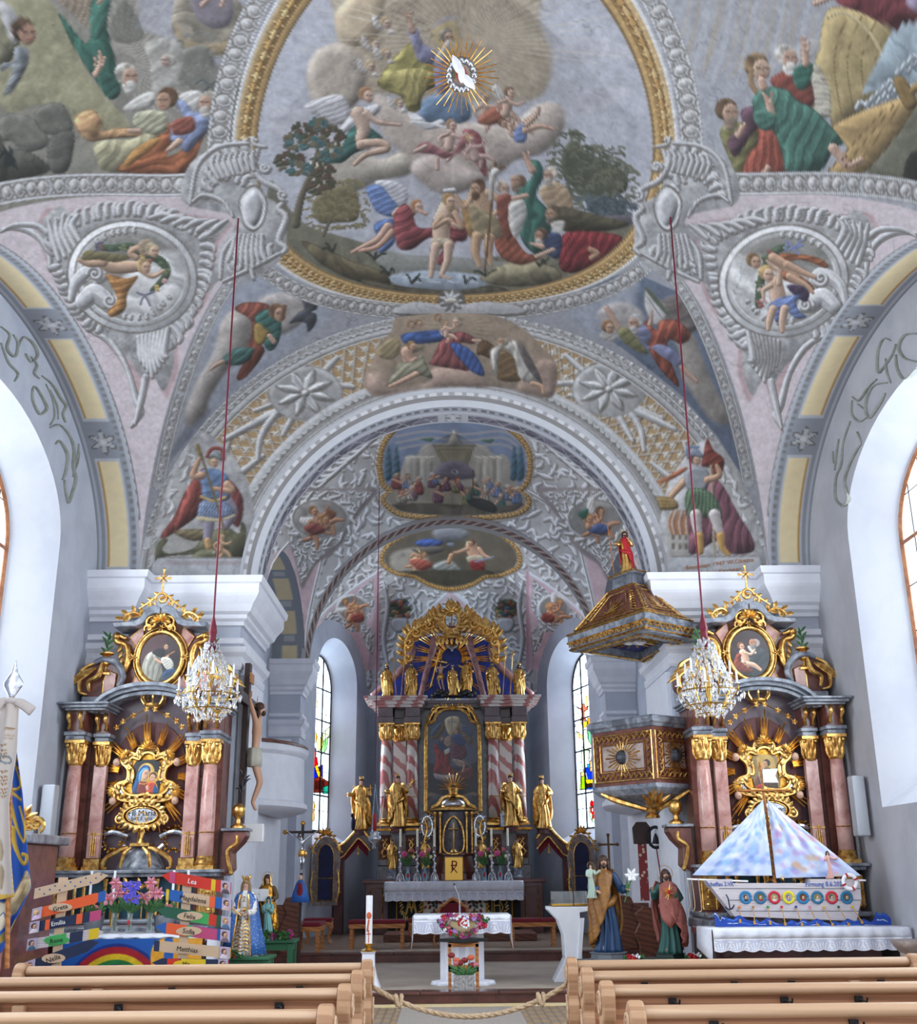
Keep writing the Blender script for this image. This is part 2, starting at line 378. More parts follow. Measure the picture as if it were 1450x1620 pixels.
def painted(name,P,col,m,parent=None,kind='structure',smooth=True,closed=False):
 """sheet mesh from an (n,m,3) array of points with an (n,m,3) array of paint"""
 n,k=P.shape[:2];me=bpy.data.meshes.new(name)
 idx=np.arange(n*k).reshape(n,k)
 q=np.stack([idx[:-1,:-1],idx[:-1,1:],idx[1:,1:],idx[1:,:-1]],-1).reshape(-1,4)
 V=P.reshape(-1,3)
 c0=np.array([(V[:,0].min()+V[:,0].max())/2,(V[:,1].min()+V[:,1].max())/2,V[:,2].min()])
 if parent is not None:c0=np.array(wloc(parent))
 me.vertices.add(n*k);me.vertices.foreach_set('co',(V-c0).ravel())
 me.loops.add(q.size);me.loops.foreach_set('vertex_index',q.ravel().astype(np.int32))
 me.polygons.add(len(q));me.polygons.foreach_set('loop_start',np.arange(0,q.size,4,dtype=np.int32))
 me.polygons.foreach_set('loop_total',np.full(len(q),4,dtype=np.int32)) if hasattr(me.polygons[0],'loop_total') and False else None
 me.update(calc_edges=True)
 me.polygons.foreach_set('use_smooth',np.full(len(q),smooth))
 c=np.clip(col,0,1).reshape(-1,3);c=np.where(c<=.04045,c/12.92,((c+.055)/1.055)**2.4)
 at_=me.color_attributes.new('paint','FLOAT_COLOR','POINT');at_.data.foreach_set('color',np.c_[c,np.ones(len(c))].ravel())
 me.materials.append(m);o=bpy.data.objects.new(name,me);C.objects.link(o)
 if parent is not None:o.parent=parent
 else:o.location=c0
 if kind:o['kind']=kind
 return o
def barrelN(x):return 5.95+4.5*np.sqrt(np.clip(1-(np.asarray(x)/4.85)**2,0,1))
def cellN(x,Y,Yc=12.3):
 s=1-((np.asarray(Y)-Yc)/4.0)**2
 return np.where(s>0,5.95+2.35*np.sqrt(np.clip(s,0,1))+.68*(4.85-np.abs(x)),0)
def groinN(sx,sgn,n=24,Yc=12.3):
 out=[]
 for x in np.linspace(4.85,2.79,n):
  v=float((barrelN(x)-5.95-.68*(4.85-x))/2.35);s=math.sqrt(max(0,1-min(v,1)**2)) if v>0 else 1
  out.append((sx*x,Yc+sgn*4*s,float(barrelN(x))))
 return np.array(out)
def px2(P):
 a,b=pix(P);return np.c_[a,b]
def brush(im):
 H,W=im.shape[:2];a=fbm(H,W,5,71,2);b=blur(fbm(H,W,3,77,1),1);k=np.abs(fbm(H,W,90,91,4)-.5)
 return im*(1+(a-.5)*.1+(b-.5)*.09)[...,None]*(1-.16*np.clip(1-k*160,0,1))[...,None]
# ================================================================ canvas of the nave vault
def paint_nave():
 c=Canvas(-260,-260,1710,1000,'a3a5b0')
 c.T()
 c.P('a2a4b2',[(-250,-250),(700,-250),(420,330),(-250,420)],0,curve=False);c.P('a9abb6',[(700,-250),(1700,-250),(1700,420),(1050,330)],0,curve=False)
 c.T(0,0,2.9)
 c.P('8f8a80',[(0,-600),(560,-600),(640,0),(620,120),(700,150),(800,200),(900,260),(1010,300),(1120,330),(1130,650),(800,900),(0,1000),(-800,1100),(-800,-600)],0,soft=4)
 c.P('8e8b7c',[(-700,-200),(0,-50),(100,0),(300,60),(460,260),(600,520),(560,900),(300,950),(-100,950),(-700,1000)],.05,f=2,amp=.05)
 c.P('a29c74',[(80,-60),(250,30),(380,300),(500,460),(600,590),(440,620),(300,560),(180,480),(60,520),(0,470),(-60,200)],.1,f=5,ang=25,amp=.07)
 for i in range(26):
  a=math.radians(-112+i*7.2);c.S('bdb6a6',[(560+60*cos(a),300+60*sin(a)),(560+(340+60*(i%3))*cos(a),300+(340+60*(i%3))*sin(a))],[3,9,3],0,.55)
 c.P('9a8670',[(260,-20),(420,-60),(450,80),(420,140),(330,60)],.1,f=6,ang=20,amp=.18)
 c.P('57584e',[(560,0),(620,60),(660,170),(560,200),(500,150)],.1,a=.5)
 c.P('8c8270',[(790,60),(830,-40),(1000,-60),(1120,40),(1110,180),(1040,245),(960,250),(850,230),(790,150)],.35,f=3)
 c.P('a58c62',[(800,90),(830,200),(930,250),(1080,235),(1125,90),(1060,180),(930,200),(850,170)],.2,a=.8)
 c.P('7d7484',[(880,-40),(1050,-40),(1060,100),(980,130),(900,80)],.3,a=.9)
 c.limb([(980,-30),(945,5),(925,25)],22,'b58d7c');c.limb([(1030,-20),(1015,30)],18,'b58d7c')
 c.P('94697a',[(1120,-20),(1190,0),(1215,35),(1150,15)],.3)
 c.tree([(800,210),(870,160),(960,170),(1010,290),(1100,270),(1130,330),(1120,620),(1000,720),(960,600),(940,500),(860,400),(780,330)],'77776c',5,60,16,'86857a')
 for i in range(14):
  x,y=900+i*14%190,380+(i*53)%130;c.S('5c6460',[(x,y),(x+24,y-16),(x+46,y-2)],15,.3,.9)
 c.P('a8a69e',[(665,200),(790,175),(840,260),(800,400),(700,415),(690,300)],.15,f=3,a=.8);c.head(765,275,34,'b0aba2','ab9486',-1,bald=1)
 c.P('2f6a58',[(268,60),(330,130),(395,200),(420,130),(412,40),(440,-20),(505,0),(490,100),(510,210),(530,280),(540,360),(550,430),(500,455),(440,370),(390,300),(320,180)],.3,f=4,ang=10,amp=.2,out=.4)
 c.P('3c7a66',[(430,20),(500,-10),(480,130),(430,190),(410,100)],.3,f=4,ang=30);c.limb([(440,340),(462,290),(455,235)],[30,26,10]);c.limb([(470,300),(480,262)],10);c.limb([(438,300),(436,262)],9)
 c.P('2a5a4c',[(455,330),(530,350),(555,410),(510,455),(470,400)],.35,f=3);c.head(588,350,52,'b5ada0','b98f74',1,'c8c4bc')
 c.limb([(455,10),(480,-30)],20)
 c.P('8b8768',[(-40,20),(40,60),(90,180),(60,260),(20,300),(-40,260)],.35,f=3,out=.3);c.P('b5b3b6',[(-10,0),(60,40),(90,150),(60,200),(0,60)],.3,f=4)
 c.P('777f86',[(70,215),(125,225),(130,290),(70,400),(30,435),(20,420),(60,310),(5,330),(10,290),(60,280)],.35,f=4,amp=.2);c.head(118,150,58,'4a3626','b07e62',1)
 for pts,cl in(([(0,540),(90,520),(170,560),(225,660),(110,700),(60,650),(0,640)],'76756a'),([(155,520),(230,470),(300,490),(335,590),(260,620),(190,600)],'6b6a60'),([(225,640),(335,600),(330,720),(300,790),(230,780)],'5c5b54'),([(0,700),(120,690),(230,780),(60,830),(-100,860),(-300,800)],'52534a'),([(-700,600),(-200,560),(0,620),(0,860),(-400,980),(-700,900)],'55564c')):
  c.P(cl,pts,.3,f=2,amp=.08,out=.3)
 for i in range(7):c.S('23302e',[(0+i*9,720-i*20%60),(30+i*8,690+i*14),(20+i*9,760)],12,.2)
 c.P('c8935c',[(340,560),(370,515),(430,505),(470,560),(465,600),(560,585),(640,600),(640,625),(520,635),(400,645)],.45,f=4,amp=.2,out=.35)
 c.P('96906c',[(430,660),(500,640),(600,640),(680,600),(720,560),(770,600),(760,680),(640,740),(560,790),(470,780),(440,720)],.35,f=5,ang=20,amp=.2)
 c.P('a3542c',[(600,720),(700,650),(770,560),(790,640),(770,720),(900,640),(950,560),(930,640),(830,830),(640,800),(540,780)],.35,f=7,ang=70,amp=.28,out=.3)
 c.P('c08038',[(650,720),(740,640),(690,640),(600,700),(560,780)],.3,f=3)
 c.P('a9a786',[(625,520),(690,505),(760,520),(765,590),(720,620),(640,600),(610,560)],.35,f=5,amp=.22)
 c.P('c5c2ba',[(565,500),(620,450),(690,420),(715,450),(680,500),(610,510)],.35,f=4);c.head(758,460,50,'5f4128','b98a6a',-1)
 c.P('7c8dbd',[(810,470),(860,440),(880,510),(950,510),(965,580),(900,660),(850,700),(810,650),(780,640),(790,560),(850,560)],.35,f=5,amp=.18,out=.3)
 c.P('8d4433',[(790,560),(880,535),(890,600),(800,620)],.35,f=4);c.P('cfcac4',[(820,440),(880,415),(930,430),(900,500),(850,470)],.3,f=3);c.head(948,470,44,'a79c8c','b88a70',-1,'b9b2a8')
 c.limb([(820,650),(790,675),(765,690)],[34,26,12]);c.limb([(640,600),(590,600)],20)
 c.T(950,0,2.9)
 c.P('a5a8b3',[(300,-400),(1800,-400),(1700,1000),(700,900),(380,640),(330,300)],0)
 for i in range(16):
  x=380+i*38;c.S(['b7ab9b','b1a189','bcbdc6'][i%3],[(x+60,-120),(x,140+40*(i%4)),(x-60,330+30*(i%3))],[10,30,8],0,.5)
 c.P('b39a5e',[(1030,60),(1100,30),(1230,70),(1330,140),(1340,230),(1290,400),(1240,480),(1100,560),(1060,580),(1040,480),(980,330),(1000,200)],.3,f=4,ang=5,amp=.07,out=.4)
 for o in(60,120,185,250):c.S('6f5528',[(1075+o,40+o*.3),(1010+o,270),(1050+o*.9,560-o*.5)],4,0,.7)
 c.S('c9b27a',[(1040,80),(1120,60),(1240,160),(1310,300)],14,.3)
 c.P('8fa3b0',[(1350,130),(1450,110),(1700,60),(1700,500),(1400,400),(1250,420),(1200,420),(1280,260)],.15,f=3)
 for i in range(24):
  x,y=1170+(i*47)%300,480-(i*47%300)*.9+(i*31)%110;c.O([(x,y+14),(x+22,y-12),(x+52,y+6)],17,'aab6c0','5c6c7a','e2e6e8')
 c.P('6d6d58',[(1220,790),(1300,620),(1440,420),(1750,300),(1750,900),(1450,850)],.2,f=3,amp=.1)
 c.P('b28d50',[(1060,580),(1370,450),(1440,500),(1200,800),(1040,800),(1130,680)],.25,f=3,ang=60,amp=.1,out=.4)
 for o in(0,60,120):c.S('7a5c2c',[(1380-o*.6,470+o*.2),(1150-o,800)],5,0,.8)
 c.P('8a6a35',[(1340,370),(1390,355),(1450,470),(1400,500)],.4,out=.4);c.P('8a6a35',[(1420,400),(1560,300),(1560,340),(1440,430)],.4)
 c.P('2b2c26',[(1400,740),(1450,690),(1560,720),(1560,860),(1400,850)],.2)
 c.P('7c2f35',[(1080,10),(1150,-60),(1500,-80),(1700,0),(1500,90),(1380,110),(1350,140),(1200,60)],.35,f=6,amp=.25);c.limb([(1090,-30),(1010,5),(985,15)],26);c.P('8a7a9a',[(1420,-20),(1700,-60),(1700,40),(1450,60)],.3,f=3)
 c.P('b0a68c',[(960,330),(1000,300),(1050,420),(1050,530),(980,530),(950,430)],.2,f=3)
 for i in range(8):c.S('dcd6c6',[(965+i*11,320+i*12),(965+i*11,520)],3,0,.8);c.S('dcd6c6',[(955,345+i*24),(1050,355+i*24)],3,0,.8)
 c.P('8b3c2f',[(780,360),(900,310),(960,360),(975,490),(880,470),(820,430)],.35,f=5,out=.3)
 c.P('b4b0ae',[(905,210),(980,180),(1010,220),(960,270),(910,290)],.2,a=.7);c.head(860,265,52,'c5beb4','bb9076',1,'d6d2ca')
 c.P('2f6a58',[(885,320),(930,290),(975,300),(950,400),(905,410),(880,360)],.35,f=3);c.limb([(940,290),(935,230),(920,175)],[34,30,8]);c.limb([(945,240),(955,195)],9);c.limb([(935,230),(935,170)],9)
 c.P('7a7540',[(545,600),(620,560),(720,580),(715,680),(680,740),(640,830),(590,730)],.35,f=5,out=.3);c.P('5d3c4c',[(640,510),(700,490),(740,560),(690,620),(620,720),(580,660),(600,620),(650,580)],.35,f=4)
 c.limb([(630,620),(645,590),(662,566)],[28,24,10]);c.head(588,515,54,'5f4630','b98e72',1,'8a7560')
 c.P('99412f',[(725,580),(800,600),(850,680),(855,800),(660,835),(670,720),(720,660)],.35,f=7,ang=8,amp=.25,out=.3)
 c.P('3e7262',[(700,440),(760,400),(850,410),(900,460),(990,510),(1110,650),(1070,680),(1000,790),(860,800),(830,700),(790,600),(730,590),(700,520)],.35,f=7,ang=25,amp=.25,out=.4)
 c.limb([(780,520),(770,470),(745,430)],[36,32,10]);c.limb([(775,470),(785,425)],10);c.P('3e7262',[(700,520),(770,510),(810,550),(770,600),(720,580)],.4,f=3)
 c.head(728,315,60,'a17c50','c69e80',1);c.S('a17c50',[(690,320),(690,380),(712,420)],26,.3);c.limb([(735,370),(745,400)],38)
 c.limb([(1065,680),(1100,720),(1130,760),(1195,730)],[44,34,30,22]);c.S('6a4430',[(1100,735),(1130,715)],5,0);c.S('6a4430',[(1120,765),(1150,735)],5,0)
 c.limb([(740,810),(765,770)],26)
# ================= the round picture
 A=np.linspace(0,2*PI,120,endpoint=False)
 def ring3(f):
  x=2.66*f*np.cos(A);Y=12.05+3.93*f*np.sin(A);return px2(np.c_[x,Y,barrelN(x)])
 edge=ring3(.925);c.T()
 m=c.pm(c.q(edge),(0,0,c.W,c.H));m=blur(m,1)
 c.P('b2b4c3',edge,0,curve=False)
 c.clip=m;c.T(400,0,2.2308)
 for p in([(60,380),(200,400),(330,500),(250,560),(80,480)],[(1040,170),(1200,130),(1350,180),(1150,210)],[(1000,430),(1250,300),(1330,340),(1120,420)]):c.P('bcbac4',p,0,a=.6,soft=4)
 c.P('bba78c',[(290,80),(300,-200),(700,-300),(1040,-200),(1010,60),(1055,190),(1025,330),(900,360),(560,340),(360,300)],.1,f=3,amp=.05,soft=4)
 c.P('c0a784',[(290,60),(330,0),(470,-100),(440,130),(380,170),(310,140)],.3,soft=3)
 c.cloud([(190,280),(215,190),(300,150),(380,200),(400,280),(350,380),(230,380)],'b5a594')
 c.cloud([(210,560),(330,500),(440,560),(560,520),(560,610),(440,640),(330,690),(230,690),(200,620)],'b0a595')
 c.cloud([(430,330),(520,380),(600,420),(760,430),(900,440),(1000,370),(1080,370),(1100,440),(1040,530),(920,570),(860,620),(760,660),(690,680),(600,640),(550,560),(480,500),(440,430)],'bcab9e')
 c.cloud([(555,590),(620,545),(700,560),(770,600),(840,610),(800,650),(690,690),(600,650)],'b3a39a')
 for i in range(60):
  a=math.radians(i*6+2);r=330+90*((i*7)%4);c.S('d3c8b2',[(745+70*cos(a),150+55*sin(a)),(745+r*cos(a),150+r*.62*sin(a))],[2,7,2],0,.5 if sin(a)<.3 else.18)
 c.P('a9a0b8',[(640,80),(720,60),(725,170),(650,180)],.1,a=.5);c.P('c6ad6c',[(630,110),(720,75),(720,190),(660,180)],.1,a=.8)
 c.P('5f7fa4',[(585,390),(620,340),(700,320),(760,360),(765,420),(700,440),(600,430)],.3,f=3,amp=.1)
 c.P('9a9048',[(440,290),(500,200),(560,150),(610,160),(650,200),(700,230),(720,270),(660,300),(600,330),(590,385),(550,395),(520,340),(470,320)],.32,f=6,ang=50,amp=.24,out=.35)
 c.P('ad9f55',[(470,270),(560,240),(640,260),(620,300),(575,370),(530,330)],.3,f=5,ang=20,amp=.2)
 c.P('7b7aa2',[(548,95),(580,100),(600,150),(650,190),(640,225),(585,215),(560,150)],.35,f=3,amp=.2);c.limb([(565,110),(552,72),(545,50)],[20,15,8]);c.limb([(548,60),(528,46)],5);c.limb([(548,60),(560,38)],5)
 c.P('7f7da6',[(640,210),(680,190),(700,300),(650,330)],.3,f=4);c.head(688,132,26,'8d8378','b99277',1,'cbc7c0');c.S('c9c4bc',[(690,150),(670,180),(655,200)],18,.3)
 for x,y,r in((472,82,20),(432,155,20),(472,190,18),(416,235,19),(518,365,17)):
  c.P('bdb6b4',[(x-r,y),(x-r*2.4,y-r*1.6),(x-r*2.3,y+r*.4),(x-r*.6,y+r*1.3)],.35,4,40);c.P('bdb6b4',[(x+r*.6,y+r),(x+r*1.6,y+r*1.8),(x+r*.2,y+r*1.9)],.35,3);c.head(x,y,r,'a58a62','c0a392',1)
 c.P('b9b6bd',[(180,375),(240,345),(310,335),(345,390),(340,430),(290,440),(240,420)],.3,f=8,ang=70,amp=.16);c.P('c6c4ca',[(300,470),(350,400),(420,370),(455,378),(420,420),(370,450)],.3,f=7,ang=40,amp=.15)
 c.P('2f5f57',[(200,560),(300,530),(340,460),(390,440),(460,490),(420,520),(360,540),(310,575),(240,570)],.32,f=6,ang=60,amp=.25,out=.3)
 c.limb([(370,400),(390,450),(380,490)],[50,44,40],'c3a08a');c.limb([(400,400),(440,430),(520,440)],[24,19,10],'c3a08a');c.limb([(380,510),(450,505),(470,525),(400,545),(358,580)],[34,30,28,20,14],'c19a80');c.head(404,338,27,'9a6a44','c9a48c',1)
 c.P('c9c8cc',[(545,395),(590,410),(620,435),(660,420),(680,440),(640,455),(580,450)],.3,f=3);c.S('d6d6da',[(560,430),(640,440),(690,455)],9,.3)
 c.P('9a4a52',[(740,460),(790,465),(815,520),(825,620),(800,600),(760,520)],.3,f=5,out=.2);c.putto(700,450,21,10,'c6a091',0,'8a6a50');c.P('9a5a60',[(610,500),(700,540),(735,480),(750,520),(680,560),(640,545),(570,535)],.3,f=5);c.limb([(650,560),(650,595)],15,'c6a091');c.limb([(610,515),(570,535)],14,'c6a091');c.putto(768,500,18,-15,'b9938a',0)
 c.putto(815,350,20,0,'c09a86',0,'a9a2a0');c.P('a3553e',[(790,430),(840,380),(910,370),(905,400),(850,440)],.3,f=4);c.putto(905,335,20,15,'bf9a85',1,'6a4c34');c.putto(890,440,18,-70,'bd9379',0,'8a5a3a');c.P('5d76b5',[(930,450),(970,430),(960,500),(920,495)],.3,f=3)
 c.limb([(960,460),(1010,445),(1060,455)],[24,18,9],'bd9379');c.limb([(965,440),(1000,405),(1010,380)],[20,15,8],'bd9379')
 c.P('6d6a55',[(60,640),(130,740),(200,800),(300,830),(400,860),(520,900),(700,920),(900,900),(1100,880),(1350,760),(1400,900),(1100,1060),(700,1080),(300,1040),(60,900)],.1,f=3,amp=.08)
 c.P('8a8c86',[(420,880),(560,900),(700,905),(900,925),(1000,915),(900,945),(620,960),(480,960)],.1);c.P('8f9db0',[(480,975),(600,955),(760,965),(850,985),(780,1020),(640,1030),(520,1010)],.2,f=3,amp=.1)
 for i in range(9):c.S('c9d2dc',[(520+i*33,975+(i*17)%34),(560+i*33,980+(i*17)%34)],4,0,.7)
 for p,cl in(([(170,850),(260,880),(350,920),(460,960),(480,1010),(360,990),(240,930)],'5f5439'),([(800,985),(860,940),(960,915),(1040,930),(1090,970),(1050,1000),(900,1010)],'857a5a'),([(380,985),(520,1010),(700,1025),(860,1010),(900,1060),(500,1070)],'4b4434')):c.P(cl,p,.35,f=2,out=.4)
 for i in range(20):
  x,y=[(430,915),(480,970),(280,890),(820,975),(1010,940),(560,1000),(750,1000)][i%7];a=i*1.1;c.S('2a3026',[(x,y),(x+22*cos(a),y-18-6*sin(a)),(x+38*cos(a),y-20+12*sin(a*2))],7,0,.9)
 c.tree([(190,720),(230,680),(320,640),(370,650),(395,720),(380,790),(300,800),(220,800)],'6f6340',4,90,11,'857a4e')
 c.S('5e5742',[(150,790),(170,700),(205,610),(225,540),(240,480)],[34,24,18,12,8],.45);c.S('5e5742',[(195,620),(170,590),(140,570)],8);c.S('5e5742',[(205,630),(240,600)],8);c.S('5e5742',[(250,830),(270,780)],12)
 for i in range(150):
  x,y=[(240,440),(180,460),(150,500),(280,480),(215,500),(130,560),(150,590),(250,600),(270,540),(240,650)][i%10];a=i*2.4;r=8+(i*13)%30;x+=r*cos(a);y+=r*.7*sin(a);c.S(['3c6668','4a4a34','6a6248','5a4434'][i%4],[(x,y),(x+10*cos(a),y+8*sin(a)),(x+20*cos(a+.4),y+8)],13,.25)
 c.tree([(1060,560),(1090,480),(1140,470),(1150,510),(1220,540),(1280,570),(1340,610),(1345,680),(1280,720),(1320,770),(1180,740),(1130,680),(1080,640)],'4f5440',9,150,13,'6a6c52');c.tree([(1160,700),(1260,690),(1330,720),(1310,780),(1200,770)],'3c4850',2,50,12,'53646e')
 c.P('5c5560',[(1180,770),(1320,760),(1340,790),(1200,800)],.2)
 c.P('b9b8c2',[(430,640),(500,640),(545,670),(540,720),(500,740),(470,690)],.3,f=8,ang=60,amp=.16);c.P('5b7cc0',[(400,660),(450,655),(490,700),(520,740),(500,765),(440,750),(410,700)],.32,f=6,amp=.2,out=.2)
 c.P('4a6cb4',[(425,800),(460,775),(500,780),(500,850),(470,885),(440,890),(450,860)],.32,f=5,amp=.24,out=.3);c.limb([(475,800),(440,845),(400,865),(350,890)],[30,24,18,10],'c08f78');c.limb([(490,820),(440,870),(380,885)],[26,18,12],'b98770');c.limb([(560,745),(520,740),(500,755)],[34,24,20],'c2927a')
 c.P('8d3a40',[(495,770),(530,720),(560,740),(580,800),(640,800),(700,760),(720,770),(760,800),(750,850),(715,855),(700,900),(665,935),(650,920),(680,850),(620,840),(560,880),(510,870)],.35,f=8,ang=60,amp=.25,out=.35)
 c.head(582,730,22,'a36a40','c79c84',1);c.limb([(590,745),(610,755)],12)
 c.limb([(690,740),(665,790),(665,850)],[74,62,56],'c9a287');c.limb([(660,770),(640,800),(690,775),(712,800)],[24,20,16,12],'c39878');c.limb([(712,750),(735,800),(705,790)],[20,18,12],'c39878')
 c.P('b3a184',[(630,845),(700,845),(705,880),(670,870),(640,885)],.3,f=5);c.limb([(645,870),(635,920),(628,975)],[34,26,14],'c49e84');c.limb([(690,865),(685,920),(662,975)],[34,26,14],'c49e84');c.S('c49e84',[(662,972),(695,982)],9);c.head(695,710,24,'9a7040','c9a084',1,'a98a64');c.S('cfd0d6',[(675,672),(710,668)],10,.3)
 c.P('a97c42',[(735,710),(790,720),(800,770),(770,840),(745,790)],.3,f=5,out=.2);c.P('93452f',[(860,770),(900,800),(960,890),(1020,905),(950,935),(880,910),(850,850)],.35,f=7,ang=40,amp=.25,out=.3)
 c.limb([(790,690),(810,740),(820,790)],[60,64,54],'bf9670');c.limb([(830,680),(880,720),(835,770)],[28,22,14],'bf9670');c.limb([(770,700),(745,730),(715,690)],[22,18,10],'bf9670')
 c.P('8a7a56',[(760,720),(800,740),(860,770),(880,830),(830,850),(780,820)],.3,f=4);c.limb([(790,835),(785,890),(800,940)],[38,30,14],'b88c66');c.limb([(835,840),(830,890),(840,935)],[36,28,14],'b88c66');c.head(788,665,27,'6a452c','bd9070',-1,'6a4a34')
 c.S('70492a',[(855,575),(838,760),(818,950)],8,.4);c.S('70492a',[(835,600),(890,590)],7,.4);c.P('c4bfb6',[(840,600),(870,600),(850,640),(845,700),(832,690)],.3,f=2)
 c.head(885,665,24,'9a8c7c','b08a72',1,'aaa198');c.P('7d3d2e',[(860,700),(910,690),(930,780),(900,850),(870,790)],.3,f=4)
 c.P('2f6355',[(950,660),(985,620),(975,570),(1010,570),(1025,620),(1000,690),(1040,740),(1055,800),(1020,900),(985,890),(950,850),(930,780),(920,700)],.35,f=7,ang=12,amp=.24,out=.35)
 c.P('b9b4ae',[(905,720),(950,700),(965,760),(930,840),(905,800)],.25,f=5);c.limb([(985,600),(965,560),(955,540)],[26,18,8]);c.limb([(965,560),(975,535)],6);c.limb([(920,700),(965,690)],16);c.head(930,636,27,'75543c','b98a6c',-1,'8a6f58',bald=1)
 c.P('a98a66',[(1010,670),(1060,640),(1110,670),(1130,740),(1070,745),(1030,720)],.32,f=5);c.head(1045,618,25,'a99c8a','b98f76',-1,'b6aca0')
 c.P('48422e',[(1040,740),(1100,730),(1220,760),(1330,790),(1250,815),(1120,820),(1080,800)],.35,f=6,ang=70);c.head(1052,755,26,'6a5540','a97c60',-1,'6f6355');c.P('bcb8ae',[(1050,790),(1100,780),(1080,830)],.2)
 c.P('7a1f24',[(1090,830),(1160,815),(1290,830),(1300,870),(1240,930),(1150,960),(1090,955),(1080,900)],.38,f=9,ang=30,amp=.3,out=.35);c.P('303c60',[(1010,850),(1060,820),(1090,840),(1080,910),(1040,900)],.35,f=4);c.head(1012,832,24,'5d4634','ad7c60',-1,'c0b8ac');c.limb([(1020,870),(980,860)],[18,8]);c.limb([(1190,880),(1215,895),(1195,910)],18,'a87a58');c.limb([(1000,905),(1060,880)],12)
 c.clip=None;c.T()
 c.T(0,300,2.7)
 c.P('9fa6b8',[(945,450),(1200,330),(1450,520),(1215,700),(1000,900),(780,1100),(745,1120),(850,800)],0,curve=False);c.P('6f7488',[(830,960),(740,1100),(735,1150),(900,950)],0,soft=3,a=.8)
 c.cloud([(930,620),(960,540),(1040,500),(1080,560),(1060,700),(980,760),(900,880),(870,960),(800,1015),(790,950),(840,820),(910,700)],'a59c94');c.cloud([(1100,480),(1200,440),(1290,470),(1320,540),(1180,620)],'a59c98')
 c.P('8f4433',[(1000,510),(1060,480),(1150,495),(1120,560),(1090,640),(1130,690),(1050,800),(1010,805),(1040,720),(980,700),(1060,660),(1070,560)],.34,f=7,ang=30,amp=.26,out=.35)
 c.P('356a60',[(1090,540),(1150,510),(1200,560),(1190,650),(1150,690),(1120,640),(1150,620),(1100,590)],.34,f=5,amp=.22,out=.3);c.P('3f6f68',[(950,720),(1000,680),(1080,675),(1070,720),(1020,750),(960,745)],.34,f=5,amp=.22,out=.2)
 c.P('b58f3c',[(1085,580),(1110,570),(1140,600),(1155,590),(1130,650),(1105,665),(1085,640)],.3,out=.4);c.limb([(1170,650),(1150,625)],20);c.limb([(1160,520),(1185,520)],18);c.limb([(950,735),(920,750),(900,768)],[20,16,10]);c.head(1190,530,36,'7b5236','bb8c6e',1);c.S('7b5236',[(1215,500),(1205,550)],18,.3)
 c.T(380,450,2.0139)
 c.P('454852',[(155,125),(185,90),(205,75),(190,30),(240,45),(245,75),(225,88),(242,95),(240,125),(215,152),(210,125),(185,118)],.3,f=4,out=.3);c.T(1000,300,2.7)
 c.P('61728f',[(0,350),(255,465),(330,700),(420,1000),(480,1240),(360,1050),(200,870),(0,710),(-260,520),(-200,400)],0,curve=False);c.P('9da4b6',[(-300,520),(-150,440),(0,360),(30,380),(-60,640)],0,soft=6)
 c.cloud([(150,530),(220,560),(270,640),(300,720),(340,820),(410,960),(400,1005),(330,980),(260,880),(210,790),(200,690),(170,620)],'a2988e');c.cloud([(-150,530),(-60,480),(40,520),(60,640),(-60,620)],'a79f9c');c.P('6f6460',[(100,500),(180,450),(250,480),(300,560),(230,620),(160,560)],.3,f=3,soft=3)
 c.P('c4c2c2',[(55,430),(75,430),(150,520),(95,580),(50,500)],.1,out=.4);c.P('5c6650',[(55,428),(75,428),(150,515),(160,520),(140,530)],.1)
 for i in range(5):c.S('8a8486',[(62+i*9,455+i*14),(92+i*9,500+i*13)],2,0)
 c.P('9c4530',[(60,560),(100,600),(120,560),(190,560),(250,620),(210,660),(160,640),(150,690),(200,840),(130,780),(90,720),(60,660),(20,600)],.34,f=7,ang=20,amp=.28,out=.35);c.P('787fae',[(0,590),(40,570),(80,620),(60,680),(120,660),(190,700),(230,780),(180,750),(110,700),(40,640)],.34,f=6,amp=.2)
 c.limb([(210,760),(240,790),(275,820)],[22,18,14]);c.limb([(75,575),(80,545),(85,520)],[20,14,6]);c.head(10,570,34,'a0a0a4','b98c70',-1,'b5b3b5');c.limb([(-60,590),(-90,540),(-110,505)],20);c.P('7d7a48',[(-60,600),(-20,590),(20,640),(70,700),(20,690),(-40,650)],.3,f=4);c.P('b9b2ac',[(-140,620),(-90,590),(-60,630),(-100,650)],.3,f=3);c.head(-100,590,28,'9a6a40','c09476',1)
 c.T()
 for f0,f1,cl in((.925,.94,'8a6a38'),(.937,.96,'c99a52'),(.957,1.0,'9c7134'),(.998,1.02,'d0a968'),(1.018,1.03,'d9d7d8')):
  p0=ring3(f0);p1=ring3(f1);mid=ring3((f0+f1)/2);wv=np.hypot(*(p1-p0).T)
  for i in range(120):
   j=(i+1)%120;c.S(cl,[mid[i],mid[j]],[wv[i]*1.15,wv[j]*1.15],.25,curve=False)
 A2=np.linspace(0,2*PI,151)
 def rp(f,a):
  x=2.66*f*np.cos(a);return px2(np.c_[x,12.05+3.93*f*np.sin(a),barrelN(x)])
